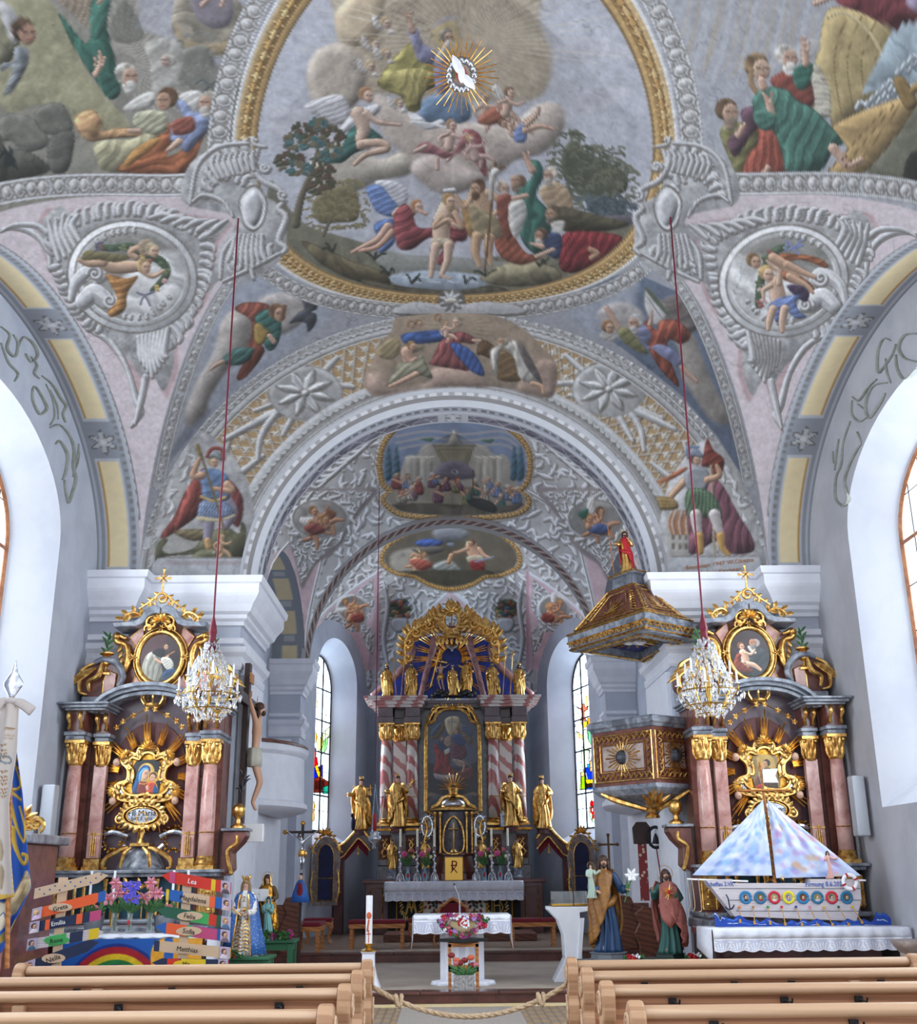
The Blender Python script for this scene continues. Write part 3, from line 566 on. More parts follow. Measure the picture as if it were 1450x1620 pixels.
 for i in range(150):
  a=A2[i];d=(A2[1]-A2[0])
  if(a>PI*1.4) and(a<PI*1.6):continue
  m0,m1,m2=rp(.979,np.array([a,a+d*.5,a+d*1.1]));wd=np.hypot(*(rp(1.0,np.array([a]))[0]-rp(.957,np.array([a]))[0]))
  c.S('5e3a14',[m0,m1+(0,1),m2],[wd*.45,wd*.62,wd*.2],0,.75);c.S(['e0b268','cf9645'][i%2],[m0,m1,m2],[wd*.3,wd*.5,wd*.1],.5)
  for ff in(.963,.996):
   q=rp(ff,np.array([a+d*.4]))[0];c.S('6b431a',[q+(-.5,.8),q+(.8,1.2)],4.5,0,.7,False);c.S('efc47c',[q+(-.5,0),q+(.5,-.3)],2.8,.3,1,False)
 for a0,a1,w_,n_ in((.12,.88,22,46),(-.08,-.5,33,26),(1.08,1.5,33,26)):
  A3=np.linspace(PI*a0,PI*a1,60);c.band(rp(1.085,A3),w_,n=n_,ov=.36,k=2)
 for sx in(-1,1):
  g1=px2(groinN(sx,1));g0=px2(groinN(sx,-1))[::-1];bot=px2(np.array([(sx*4.85,Y,5.95+2.35*math.sqrt(max(0,1-((Y-12.3)/4)**2))) for Y in np.linspace(8.3,16.3,60)]))
  c.P('d0bfc6',np.r_[g1,g0,bot],0,rough=.012,curve=False)
  G1=groinN(sx,1);G1[:,0]-=sx*.16;G1[:,1]+=.05;G1[:,2]=barrelN(G1[:,0]);c.band(px2(G1[1:]),17,n=26,ov=.3,k=3)
  G0=groinN(sx,-1);G0[:,0]-=sx*.12;G0[:,2]=barrelN(G0[:,0]);c.band(px2(G0[:-1])[::-1][0:],34,n=24,ov=.30,k=3)
  c.S('8d8b90',bot[2:-2],7,.2,curve=False)
  for i in range(3,57,1):
   c.S('c9cbd2',[bot[i]*.75+bot[i+1]*.25,bot[i]*.3+bot[i+1]*.7],3,0,.8,False)
 def cartouche(sx):
  X=(lambda v:v) if sx<0 else(lambda v:1449-v+7)
  def Q(*p):return[(X(a),b) for a,b in p]
  fr=dict(n=9,w=7)
  c.P('a9a9ab',Q((345,235),(395,225),(410,300),(445,330),(450,400),(400,440),(345,445),(330,470),(345,400),(372,345),(290,320),(300,260)),.1,rough=.1)
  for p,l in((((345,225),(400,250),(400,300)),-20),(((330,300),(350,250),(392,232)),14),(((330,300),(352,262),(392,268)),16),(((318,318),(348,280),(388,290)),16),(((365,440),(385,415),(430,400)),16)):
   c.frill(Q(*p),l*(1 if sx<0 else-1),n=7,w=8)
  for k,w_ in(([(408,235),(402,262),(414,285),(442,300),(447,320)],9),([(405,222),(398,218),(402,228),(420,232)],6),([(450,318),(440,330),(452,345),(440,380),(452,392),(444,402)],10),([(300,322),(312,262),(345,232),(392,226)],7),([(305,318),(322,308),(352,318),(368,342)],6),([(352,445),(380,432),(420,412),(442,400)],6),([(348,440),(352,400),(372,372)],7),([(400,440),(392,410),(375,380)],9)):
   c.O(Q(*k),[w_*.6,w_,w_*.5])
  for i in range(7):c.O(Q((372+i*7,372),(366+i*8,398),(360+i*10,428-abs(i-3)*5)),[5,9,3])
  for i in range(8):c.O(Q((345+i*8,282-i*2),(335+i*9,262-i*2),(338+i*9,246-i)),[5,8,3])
  c.P('6c655f',Q((388,300),(402,292),(416,303),(423,325),(417,352),(402,367),(386,358),(380,340),(377,318)),.1);c.P('e0e0e2',Q((389,303),(402,296),(414,306),(420,325),(415,350),(402,363),(388,355),(382,338),(380,318)),0);c.P('b4b4b8',Q((391,307),(402,300),(411,309),(416,325),(411,347),(402,358),(391,350),(386,336),(384,320)),.45,er=5)
  c.spiral(X(418),265,8,0,1.2*(-sx),5);c.spiral(X(447),308,8,90,1.2*(-sx),4)
 def cell(sx,Z):
  c.T(0 if sx<0 else 1000,300,2.7)
  if sx<0:M=lambda p:[tuple(q) for q in p]
  else:M=lambda p:[(1215-x*1.0-5,y+18) for x,y in p]
  sg=1 if sx<0 else-1
  def frl(p,l,n,w=22,**k):
   c.frill(M(p),l*sg,n=n,w=w,**k)
  c.P('b98d90',M([(185,90),(230,80),(300,90),(560,50),(700,90),(830,110),(990,140),(930,230),(920,360),(880,480),(790,600),(760,660),(760,770),(720,880),(700,880),(650,800),(600,960),(560,1025),(590,900),(545,780),(440,650),(380,600),(290,480),(240,400),(210,340),(160,180)]),0,soft=2,a=.75)
  c.P('9d9c9d',M([(200,110),(260,70),(320,100),(560,60),(690,90),(830,120),(980,140),(910,230),(905,350),(860,470),(780,590),(745,640),(740,750),(700,860),(650,790),(600,800),(560,740),(450,640),(380,580),(290,460),(240,390),(215,330),(170,190)]),.1,rough=.1)
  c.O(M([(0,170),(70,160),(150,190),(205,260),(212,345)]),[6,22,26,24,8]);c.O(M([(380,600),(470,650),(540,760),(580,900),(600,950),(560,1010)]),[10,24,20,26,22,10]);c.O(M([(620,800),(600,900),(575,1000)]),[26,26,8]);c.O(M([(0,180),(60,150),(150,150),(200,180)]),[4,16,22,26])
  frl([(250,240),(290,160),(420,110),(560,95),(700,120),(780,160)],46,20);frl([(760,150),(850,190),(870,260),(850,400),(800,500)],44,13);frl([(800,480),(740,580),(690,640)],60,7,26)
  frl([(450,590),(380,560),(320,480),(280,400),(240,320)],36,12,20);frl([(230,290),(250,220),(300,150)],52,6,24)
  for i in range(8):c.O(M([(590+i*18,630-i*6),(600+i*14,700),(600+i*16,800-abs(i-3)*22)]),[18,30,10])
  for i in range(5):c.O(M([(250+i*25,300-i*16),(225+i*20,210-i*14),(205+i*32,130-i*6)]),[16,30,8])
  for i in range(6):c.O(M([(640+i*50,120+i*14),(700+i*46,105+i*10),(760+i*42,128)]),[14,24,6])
  el=lambda k,dx=0,dy=0:[(565+dx+k*250*cos(t)-20*sin(t),372+dy+k*215*sin(t)+30*cos(t)) for t in np.linspace(0,2*PI,16,endpoint=False)]
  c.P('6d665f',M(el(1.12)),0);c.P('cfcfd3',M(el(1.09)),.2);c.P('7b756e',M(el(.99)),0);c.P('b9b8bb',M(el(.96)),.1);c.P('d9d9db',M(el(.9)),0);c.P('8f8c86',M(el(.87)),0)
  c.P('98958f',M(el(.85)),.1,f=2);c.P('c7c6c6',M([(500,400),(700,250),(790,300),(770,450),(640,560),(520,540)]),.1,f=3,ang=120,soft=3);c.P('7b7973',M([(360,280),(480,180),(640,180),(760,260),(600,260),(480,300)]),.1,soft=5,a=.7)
  frl([(400,230),(480,190),(580,175)],16,6,14);frl([(740,440),(640,540),(520,545)],-14,8,12)
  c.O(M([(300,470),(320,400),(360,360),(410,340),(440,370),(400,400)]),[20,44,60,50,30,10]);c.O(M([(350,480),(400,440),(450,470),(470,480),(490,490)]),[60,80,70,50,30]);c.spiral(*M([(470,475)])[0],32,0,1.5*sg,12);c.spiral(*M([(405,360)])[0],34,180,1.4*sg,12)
  return M
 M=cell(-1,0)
 c.P('a86a2c',M([(450,360),(540,380),(590,370),(545,440),(535,510),(480,545),(460,520),(500,470),(470,400)]),.3,f=6,ang=80,amp=.25,out=.3)
 c.S('42563c',M([(420,245),(480,250),(560,240),(600,270),(680,300),(710,340),(700,380),(650,430)]),[26,30,24,30,36,36,32,20],.3)
 for i in range(30):
  x,y=[(430,245),(470,252),(520,245),(560,250),(600,285),(640,300),(680,320),(710,350),(700,390),(660,420)][i%10];c.S(['a5564e','4f6a48','6d7a4c','c9928a','c8a24c'][i%5],[(x+(i*7)%17-8,y+(i*11)%19-9),(x+(i*7)%17,y+(i*11)%19-5)],12,.4)
 c.limb(M([(430,310),(480,330),(540,330),(620,325)]),[40,56,54,40],'bb9272');c.limb(M([(440,310),(380,315),(340,300)]),[40,30,18],'b98e6e');c.limb(M([(600,340),(650,370),(700,345)]),[24,20,12],'c39a7a');c.head(620,330,30,'a98652','bf9474',1)
 c.P('6d6238',M([(350,300),(370,260),(450,270),(560,285),(500,310),(420,300)]),.3,f=5);c.limb(M([(580,290),(555,270),(590,250),(620,270)]),[26,22,30,30],'b98e6e');c.P('a58a6c',M([(590,230),(620,212),(648,220),(625,260),(600,270)]),.3,f=5);c.head(655,262,30,'b3a078','bf9474',1)
 c.S('5c5870',M([(440,225),(410,235),(430,250),(405,262)]),9,.3);c.S('6c6a84',M([(585,440),(620,450),(660,435),(615,455),(600,490)]),8,.3);c.S('6c6a84',M([(620,452),(640,495)]),8,.3)
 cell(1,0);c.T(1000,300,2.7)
 c.P('9a4f28',[(610,280),(700,275),(790,290),(835,320),(820,335),(760,310),(700,300),(640,320),(690,350),(760,400),(775,430),(720,410),(640,380),(640,330)],.3,f=7,ang=60,amp=.28,out=.3)
 c.S('42563c',[(540,490),(545,420),(560,340),(600,270),(660,240)],[34,36,26,34,24],.3)
 for i in range(30):
  x,y=[(545,490),(550,450),(560,410),(548,430),(565,290),(590,270),(620,250),(660,240),(560,470),(540,400)][i%10];c.S(['9c4f48','4f6a48','7484a0','c9a09a','5d6a44'][i%5],[(x+(i*7)%21-10,y+(i*11)%23-11),(x+(i*7)%21-4,y+(i*11)%23-7)],13,.4)
 c.limb([(600,290),(660,330),(700,380)],[40,40,30],'b88a68');c.limb([(660,320),(720,350),(780,375)],[34,26,14],'b88a68');c.limb([(670,370),(740,410),(770,440)],[30,24,12],'b88a68')
 c.P('3c2c48',[(660,410),(720,410),(755,440),(740,480),(690,450)],.3,f=3);c.limb([(610,400),(620,450),(625,490)],[60,66,60],'c49a7c');c.limb([(625,400),(625,350),(600,330),(575,305)],[26,22,18,10],'c49a7c');c.limb([(590,410),(560,430),(560,460)],[24,20,12],'c49a7c')
 c.P('5a73b4',[(580,500),(620,465),(700,450),(725,450),(700,480),(715,520),(745,545),(700,550),(650,520),(620,570),(600,540)],.32,f=6,amp=.26,out=.3);c.limb([(600,510),(585,560),(580,595)],[34,30,18],'c0967a');c.limb([(650,510),(640,560),(640,605)],[36,30,18],'c0967a')
 c.head(577,362,34,'b08a4c','c69c7e',1);c.head(523,308,32,'7a5a34','bd9072',1);c.S('6c7ab4',[(660,220),(690,250),(730,235),(690,250),(710,275)],9,.3);c.S('6c7ab4',[(665,260),(690,245),(720,215)],8,.3)
 c.T()
 for sx in(-1,1):cartouche(sx)
 c.P('6f6860',[(636,486),(660,478),(690,482),(695,465),(714,458),(733,465),(738,482),(770,478),(818,486),(818,500),(636,500)],0)
 c.P('c0bfc3',[(634,484),(660,477),(690,481),(735,481),(770,477),(816,484),(816,496),(634,496)],.2)
 for i in range(9):a=math.radians(i*40);c.O([(713,476),(713+10*cos(a),476+9*sin(a)),(713+17*cos(a),476+15*sin(a))],[4,8,3])
 c.S('c9c4b4',[(707,476),(719,476)],7,.4)
 g=c.im.mean(2,keepdims=True);c.im=g+(c.im-g)*.68;c.im=brush(np.clip(.47+(c.im-.5)*.86,0,1))
 return c
def paint_ring():
 c=Canvas(180,460,1270,980,'9d9c9f')
 el=lambda a,b,Y,t0=0,t1=PI,n=80:px2(np.array([(-a*cos(t),Y,5.95+b*sin(t)) for t in np.linspace(t0,t1,n)]))
 fr=lambda f,n=80:el(4.85*(1-f)+3.45*f,4.5*(1-f)+3.45*f,16.3*(1-f)+17*f,n=n)
 f1,f2=fr(.2),fr(.80)
 c.P('b08a58',np.r_[f1,f2[::-1]],0,curve=False)
 R=np.random.RandomState(4)
 for i in range(64):
  t=.08+i*(PI-.16)/63
  for d in(-.055,.055):
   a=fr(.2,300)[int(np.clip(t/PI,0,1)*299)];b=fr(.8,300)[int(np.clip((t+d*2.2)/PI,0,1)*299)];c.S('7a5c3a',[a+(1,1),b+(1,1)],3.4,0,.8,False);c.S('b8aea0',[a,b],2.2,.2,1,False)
 for i in range(64):
  for f in(.3,.42,.54,.66):
   p=fr(f,320)[int((i+.5*(int(f*100)//12%2))*4.9)+3]
   for k in range(4):a=k*PI/2+.6;c.S('c2bcb2',[p,p+3.6*np.array([cos(a),sin(a)])],3.6,.4,1,False)
 for u0,u1 in((.04,.2),(.19,.33),(.36,.24),(.64,.78),(.8,.67),(.97,.82),(.13,.08),(.87,.92)):
  g=lambda u,f:fr(f,300)[int(u*299)]
  c.O([g(u0,.28),g(u0*.6+u1*.4,.45),g(u0*.4+u1*.6,.55),g(u1,.72)],[6,13,13,5],'b3b1b3');c.O([g(u0,.7),g(u0*.7+u1*.3,.52),g(u1,.3)],[5,10,4],'b3b1b3')
 for x,y in((483,622),(963,616)):
  e=lambda k:[(x+58*k*cos(t),y+43*k*sin(t)) for t in np.linspace(0,2*PI,20,endpoint=False)]
  c.P('8b8681',e(1.02),0);c.P('acabac',e(.98),.15,rough=.08);c.P('9d9b9b',e(.85),0,soft=3)
  for i in range(8):
   a=i*PI/4+.3;p=lambda r,d=0:(x+r*cos(a+d)*1.25,y+r*sin(a+d))
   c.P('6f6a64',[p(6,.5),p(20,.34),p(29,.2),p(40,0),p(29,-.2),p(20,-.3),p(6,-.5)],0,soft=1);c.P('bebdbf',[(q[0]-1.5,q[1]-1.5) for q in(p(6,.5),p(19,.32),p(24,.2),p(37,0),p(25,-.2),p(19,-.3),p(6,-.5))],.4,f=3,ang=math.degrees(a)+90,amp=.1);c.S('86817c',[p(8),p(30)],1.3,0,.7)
  c.P('8a857f',[(x+7*cos(t),y+6*sin(t)) for t in np.linspace(0,6.28,8,endpoint=False)],.4);c.P('d0cfd0',[(x+4.5*cos(t)-.7,y+4*sin(t)-.7) for t in np.linspace(0,6.28,8,endpoint=False)],.4)
 def leafrow(f,w,n,lo='77726d',hi='c6c6c9',ph=0):
  p=fr(f,400)
  for i in range(n):
   j=int((i+.5)/n*398)+1;d=p[min(j+2,399)]-p[j-1];d=d/(np.hypot(*d)+1e-6);nn=np.array([-d[1],d[0]]);q=p[j]
   c.S(lo,[q-d*w*.8-nn*w*.2,q+nn*w*.32,q+d*w*.9],[1.2,2.2,1],0,.9)
   c.S(hi,[q-d*w*.6-nn*w*.35,q+nn*w*.1,q+d*w*.7-nn*w*.2],[1.2,3.0,1],.2,.9)
 for f0,cl,w_ in((.02,'b4b5ba',14),(.10,'8f8d8d',26),(.17,'a9a8aa',10),(.80,'77726e',3),(.86,'b3b3b6',20),(.93,'918e8c',15),(.985,'c4c5cb',10)):
  c.S(cl,fr(f0),w_,.15,1,False)
 for f0,cl in((.055,'66605a'),(.185,'5f5953'),(.135,'d4d4d6'),(.2,'cdccca'),(.82,'d4d4d6'),(.9,'6b655f'),(.965,'6b655f')):c.S(cl,fr(f0),1.8,0,.8,False)
 leafrow(.1,9,110);leafrow(.88,8,90);c.band(fr(.012)[3:-3],19,n=74,ov=.33,k=2)
 c.T(380,450,2.0139)
 c.P('8f7a66',[(390,300),(420,250),(440,190),(480,150),(500,90),(580,92),(680,86),(790,92),(900,140),(960,200),(1000,240),(1010,300),(990,360),(930,350),(850,330),(750,325),(640,325),(540,330),(430,355)],.12,f=2,amp=.05)
 for i in range(26):a=-PI+i*PI/12.5;c.S('b09a78',[(690+35*cos(a),135+30*sin(a)),(690+110*cos(a),135+60*sin(a))],[1,4,1],0,.5)
 c.cloud([(400,330),(410,280),(460,290),(480,330),(600,310),(610,270),(680,260),(760,280),(780,325),(700,325),(560,335),(440,355)],'a08373');c.cloud([(880,330),(960,240),(1005,260),(1000,330),(980,360)],'987c6c')
 for x,y in((545,130),(570,125),(630,108)):c.head(x,y,12,'7c5c3c','b08a72',1)
 c.P('8d7a55',[(435,225),(450,190),(500,170),(510,210),(480,240)],.3,f=5);c.P('86775a',[(510,200),(560,190),(590,200),(540,220)],.3,f=3)
 c.P('2f4c8e',[(515,160),(570,150),(640,145),(680,160),(650,180),(560,190),(520,185)],.32,f=5,amp=.25,out=.3);c.P('7b3b3b',[(610,240),(640,180),(700,150),(750,175),(740,190),(700,190),(730,270),(690,270),(605,255)],.33,f=6,ang=20,amp=.28,out=.3);c.P('2d4a90',[(670,185),(720,200),(760,240),(778,290),(740,280),(700,240),(680,215)],.33,f=6,ang=20,amp=.25,out=.3)
 c.head(690,122,18,'9b8a74','c09880',-1);c.putto(655,128,10,0,'c39a80',0,'8a6a48');c.limb([(740,178),(765,180)],8)
 c.limb([(530,215),(535,240),(550,260)],[36,34,30],'b48a72');c.limb([(520,225),(540,245),(560,235)],11,'b48a72');c.P('827e66',[(465,325),(490,280),(510,250),(560,245),(575,220),(600,270),(612,300),(570,290),(520,305)],.33,f=7,amp=.25,out=.3);c.limb([(560,285),(510,310),(475,325)],[18,14,9],'b48a72');c.head(548,198,15,'a0703a','b98f76',1)
 c.P('5a3f26',[(758,190),(785,180),(860,240),(850,260),(770,225),(755,225)],.3,f=4,out=.4);c.P('6b5030',[(810,240),(830,210),(870,230),(895,290),(880,310),(820,300)],.33,f=5,out=.3);c.P('a8a29a',[(795,215),(840,190),(880,180),(920,240),(950,310),(890,300),(870,230),(830,205),(815,300)],.33,f=6,ang=20,amp=.2,out=.3);c.P('5b5250',[(880,185),(905,200),(950,280),(960,320),(910,260)],.3,f=3);c.head(833,182,17,'9a8e7e','b08668',-1,'a39885',bald=1);c.limb([(930,315),(960,325),(965,345)],[14,12,9],'b48a6a')
 c.T(0,300,2.7)
 c.P('a8a6a8',[(665,1500),(690,1350),(760,1150),(850,1040),(960,1100),(1070,1300),(1060,1600),(670,1610)],.1,rough=.1);c.rocaille([(690,1400),(760,1180),(830,1080),(840,1300),(760,1420)],3,30)
 c.P('9d9a94',[(690,1480),(880,1470),(1010,1480),(1060,1560),(670,1570)],0)
 c.P('7f3730',[(840,1220),(870,1190),(900,1250),(850,1380),(780,1440),(700,1490),(690,1470),(740,1400),(790,1290)],.36,f=7,ang=20,amp=.28,out=.35);c.P('733130',[(940,1210),(1010,1270),(1040,1340),(1020,1440),(980,1400),(980,1280)],.36,f=6,ang=10,amp=.25,out=.3)
 c.P('56543a',[(665,1590),(670,1520),(700,1490),(715,1500),(690,1540),(740,1555),(830,1530),(870,1480),(960,1440),(1020,1470),(1030,1420),(1050,1450),(1040,1560),(1010,1590),(900,1560),(720,1565)],.36,f=5,amp=.2,out=.4);c.P('6b5d3e',[(740,1460),(860,1450),(900,1480),(820,1500)],.3,f=6,out=.3)
 c.P('5b5a40',[(815,1600),(840,1540),(900,1530),(960,1550),(1010,1580),(1000,1612),(900,1590),(860,1600)],.36,f=4,out=.5);c.S('a03a34',[(850,1590),(880,1605),(870,1612)],7,0);c.P('c9c6b0',[(905,1545),(918,1545),(912,1556)],0);c.putto(945,1490,15,10,'bf9068',0,'a88850')
 c.limb([(890,1400),(890,1450),(885,1500)],[56,44,34],'7c7488');c.limb([(970,1340),(990,1380),(960,1440)],[56,46,34],'7c7488');c.limb([(885,1500),(890,1525)],26,'bb8a50')
 c.P('66779a',[(860,1330),(960,1330),(1000,1390),(940,1415),(850,1410)],.34,f=12,ang=0,amp=.3,out=.3);c.P('c9b486',[(848,1395),(940,1405),(1000,1385),(995,1398),(930,1418),(850,1412)],.2)
 c.P('56719c',[(850,1210),(890,1190),(940,1200),(975,1230),(985,1300),(960,1330),(870,1325),(860,1270)],.38,f=4,amp=.16,out=.3);c.S('b89a5a',[(860,1310),(910,1330),(960,1315)],12,.3)
 c.limb([(860,1220),(825,1220),(850,1150)],[34,30,16],'bc8c6c');c.limb([(970,1260),(985,1285),(905,1275)],[34,28,14],'bc8c6c');c.S('6f5c34',[(845,1090),(890,1230),(940,1390),(960,1470)],9,.4);c.P('8a7238',[(838,1085),(865,1130),(845,1132)],.3)
 c.head(912,1165,24,'8a7a5a','bd9072',1);c.P('8a9296',[(888,1150),(900,1120),(935,1125),(948,1160),(915,1145)],.45,out=.4);c.S('8a3a34',[(885,1140),(905,1108),(945,1110),(955,1150)],15,.3)
 c.P('b0b2b8',[(670,1575),(1090,1575),(1100,1650),(640,1650)],0,curve=False);c.S('817d7a',[(690,1572),(1060,1572)],4,0);c.P('a39a9e',[(700,1585),(1030,1585),(1060,1605),(680,1605)],0,curve=False)
 c.T(1000,300,2.7)
 c.P('b3b1b3',[(540,1500),(510,1350),(440,1180),(360,1080),(260,1100),(140,1300),(150,1600),(545,1600)],.1,rough=.1);c.rocaille([(520,1400),(440,1180),(390,1100),(380,1250),(470,1420)],4,30)
 c.P('a5a19a',[(150,1390),(220,1380),(250,1560),(160,1565)],.1);
 for i in range(6):c.P('6d5f50',[(168+i%3*28,1470+i//3*40),(180+i%3*28,1470+i//3*40),(180+i%3*28,1495+i//3*40),(168+i%3*28,1495+i//3*40)],0,curve=False)
 for i in range(9):c.S(['a8683a','b89880','8a5a4a'][i%3],[(170+i*9,1470),(160+i*10,1420),(175+i*9,1370)],[10,12,3],.2)
 c.P('74404e',[(340,1230),(390,1270),(450,1380),(510,1480),(515,1545),(420,1555),(360,1500),(250,1560),(240,1450),(230,1340),(300,1300)],.36,f=9,ang=20,amp=.3,out=.35)
 c.P('7c3328',[(320,1060),(345,1110),(390,1150),(385,1200),(350,1240),(330,1190),(295,1180),(305,1120)],.36,f=5,amp=.25,out=.35);c.S('a09274',[(335,1180),(342,1350),(350,1570)],10,.4)
 c.P('a65a36',[(240,1190),(200,1220),(140,1250),(100,1250),(150,1225),(210,1190)],.33,f=4);c.limb([(240,1230),(200,1270),(160,1320),(180,1350)],[34,30,24,12],'bc8c6c');c.P('8f6f3a',[(108,1310),(175,1320),(195,1360),(130,1370),(112,1350)],.4,f=6,ang=90,out=.4)
 c.P('848890',[(225,1205),(270,1180),(320,1200),(330,1240),(305,1290),(250,1290),(225,1260)],.45,out=.35);c.P('4b664a',[(230,1290),(310,1280),(370,1340),(380,1420),(330,1400),(240,1400)],.36,f=9,ang=5,amp=.3,out=.3)
 c.limb([(270,1390),(275,1440),(285,1490)],[50,40,28],'b0a6a4');c.limb([(350,1390),(365,1440),(380,1480)],[50,38,26],'b0a6a4');c.limb([(285,1480),(290,1545)],[34,28],'b8863a');c.limb([(375,1480),(385,1530),(410,1560)],[34,26,18],'b8863a');c.limb([(320,1240),(370,1220),(360,1180)],[30,26,14],'bc8c6c')
 c.head(272,1155,25,'6a503c','bd9072',1);c.P('7c8aa0',[(235,1150),(240,1115),(280,1110),(305,1145),(265,1140)],.45,out=.35);c.S('6f86a8',[(232,1130),(240,1100),(280,1100)],14,.3)
 c.P('b7b9bf',[(160,1572),(540,1570),(555,1650),(150,1650)],0,curve=False);c.S('7c7876',[(170,1567),(530,1565)],4,0)
 c.T()
 g=c.im.mean(2,keepdims=True);c.im=brush(np.clip(.47+(g+(c.im-g)*.74-.5)*.86,0,1))
 return c
def barrelC(x):return 5.95+3.27*np.sqrt(np.clip(1-(np.asarray(x)/3.2)**2,0,1))
def cellC(x,Y):
 s=1-((np.asarray(Y)-20.75)/2.75)**2
 return np.where(s>0,5.95+1.5*np.sqrt(np.clip(s,0,1))+.74*(3.2-np.abs(x)),0)
def halfw(Y):return 3.3-(np.clip(Y,24.2,29.2)-24.2)*.27
def vaultA(x,Y):
 w_=halfw(Y);g=np.sqrt(np.clip(1-((Y-23.9)/6.6)**2,0,1));m=5.95+3.15*np.sqrt(np.clip(1-(x/w_)**2,0,1))*g
 s=1-((Y-26.2)/2.1)**2;k=np.where(s>0,5.95+1.45*np.sqrt(np.clip(s,0,1))+.72*(w_-np.abs(x)),0)
 s2=1-(x/1.95)**2;k2=np.where(s2>0,5.95+1.7*np.sqrt(np.clip(s2,0,1))+.6*(29.2-Y),0)
 return np.maximum(np.maximum(m,k),np.minimum(k2,9.0)*(Y>26.3))
def gildframe(c,pts,w=9):
 p=np.array(spline(np.array(pts,float),8,True));c.S('6c645e',np.r_[p,p[:1]],w*1.9,0,1,False);c.S('b9b7b6',np.r_[p,p[:1]],w*1.7,.2,1,False);c.S('5e4326',np.r_[p,p[:1]],w*1.15,0,1,False);c.S('a67f45',np.r_[p,p[:1]],w,.4,1,False)
 L=np.r_[0,np.cumsum(np.hypot(*np.diff(p,axis=0).T))];n=int(L[-1]/(w*.8))
 for i in range(n):
  j=min(np.searchsorted(L,(i+.5)/n*L[-1]),len(p)-2);d=p[j+1]-p[j-1];d=d/(np.hypot(*d)+1e-6);nn=np.array([-d[1],d[0]]);c.S('4a2e14',[p[j]-d*w*.3+nn*w*.35,p[j]+d*w*.2,p[j]-d*w*.3-nn*w*.35],1.1,0,.8,False);c.S('dbb676',[p[j]-nn*w*.2,p[j]+nn*w*.2],1.5,0,.9,False)
def crowd(c,pts,r=12,seed=1,cols=('5a6a8e','7a3a36','6d6a48','8a6a3e','3f5e58','8d8378','6b4858')):
 R=np.random.RandomState(seed)
 for i,(x,y) in enumerate(pts):
  h=r*(2.6+R.rand());c.P(cols[R.randint(len(cols))],[(x-r*.9,y+r*.6),(x+r*.7,y+r*.5),(x+r*1.3,y+h),(x,y+h*1.1),(x-r*1.4,y+h)],.35,f=5,ang=10,amp=.28,out=.35)
  if i%2:c.P(cols[R.randint(len(cols))],[(x-r*.3,y+r),(x+r,y+r*.8),(x+r*1.5,y+h*.8),(x+r*.4,y+h*.9)],.35,f=4,out=.2)
  c.limb([(x-r*.8,y+r),(x-r*1.5*(1 if i%3 else-1),y+r*(.2 if i%2 else 2.0))],r*.5,'b98d70');c.head(x,y,r*.75,['5a4030','9a948a','8a3a30','7a6a50','a8a4a0'][R.randint(5)],'b98d72',1 if i%2 else-1)
def flowers(c,x,y,r,seed=3):
 R=np.random.RandomState(seed);c.P('3c4034',[(x-r,y),(x-r*.6,y-r*.8),(x+r*.6,y-r*.9),(x+r,y),(x+r*.5,y+r*.7),(x-r*.5,y+r*.7)],.2)
 for i in range(26):a,q=R.rand()*6.28,r*math.sqrt(R.rand());c.S(['4c5a44','7a4a40','a0644c','4a5a74','8a7a58','384234'][i%6],[(x+q*cos(a),y+q*.85*sin(a)),(x+q*cos(a)+r*.12,y+q*.85*sin(a))],r*.3,.4)
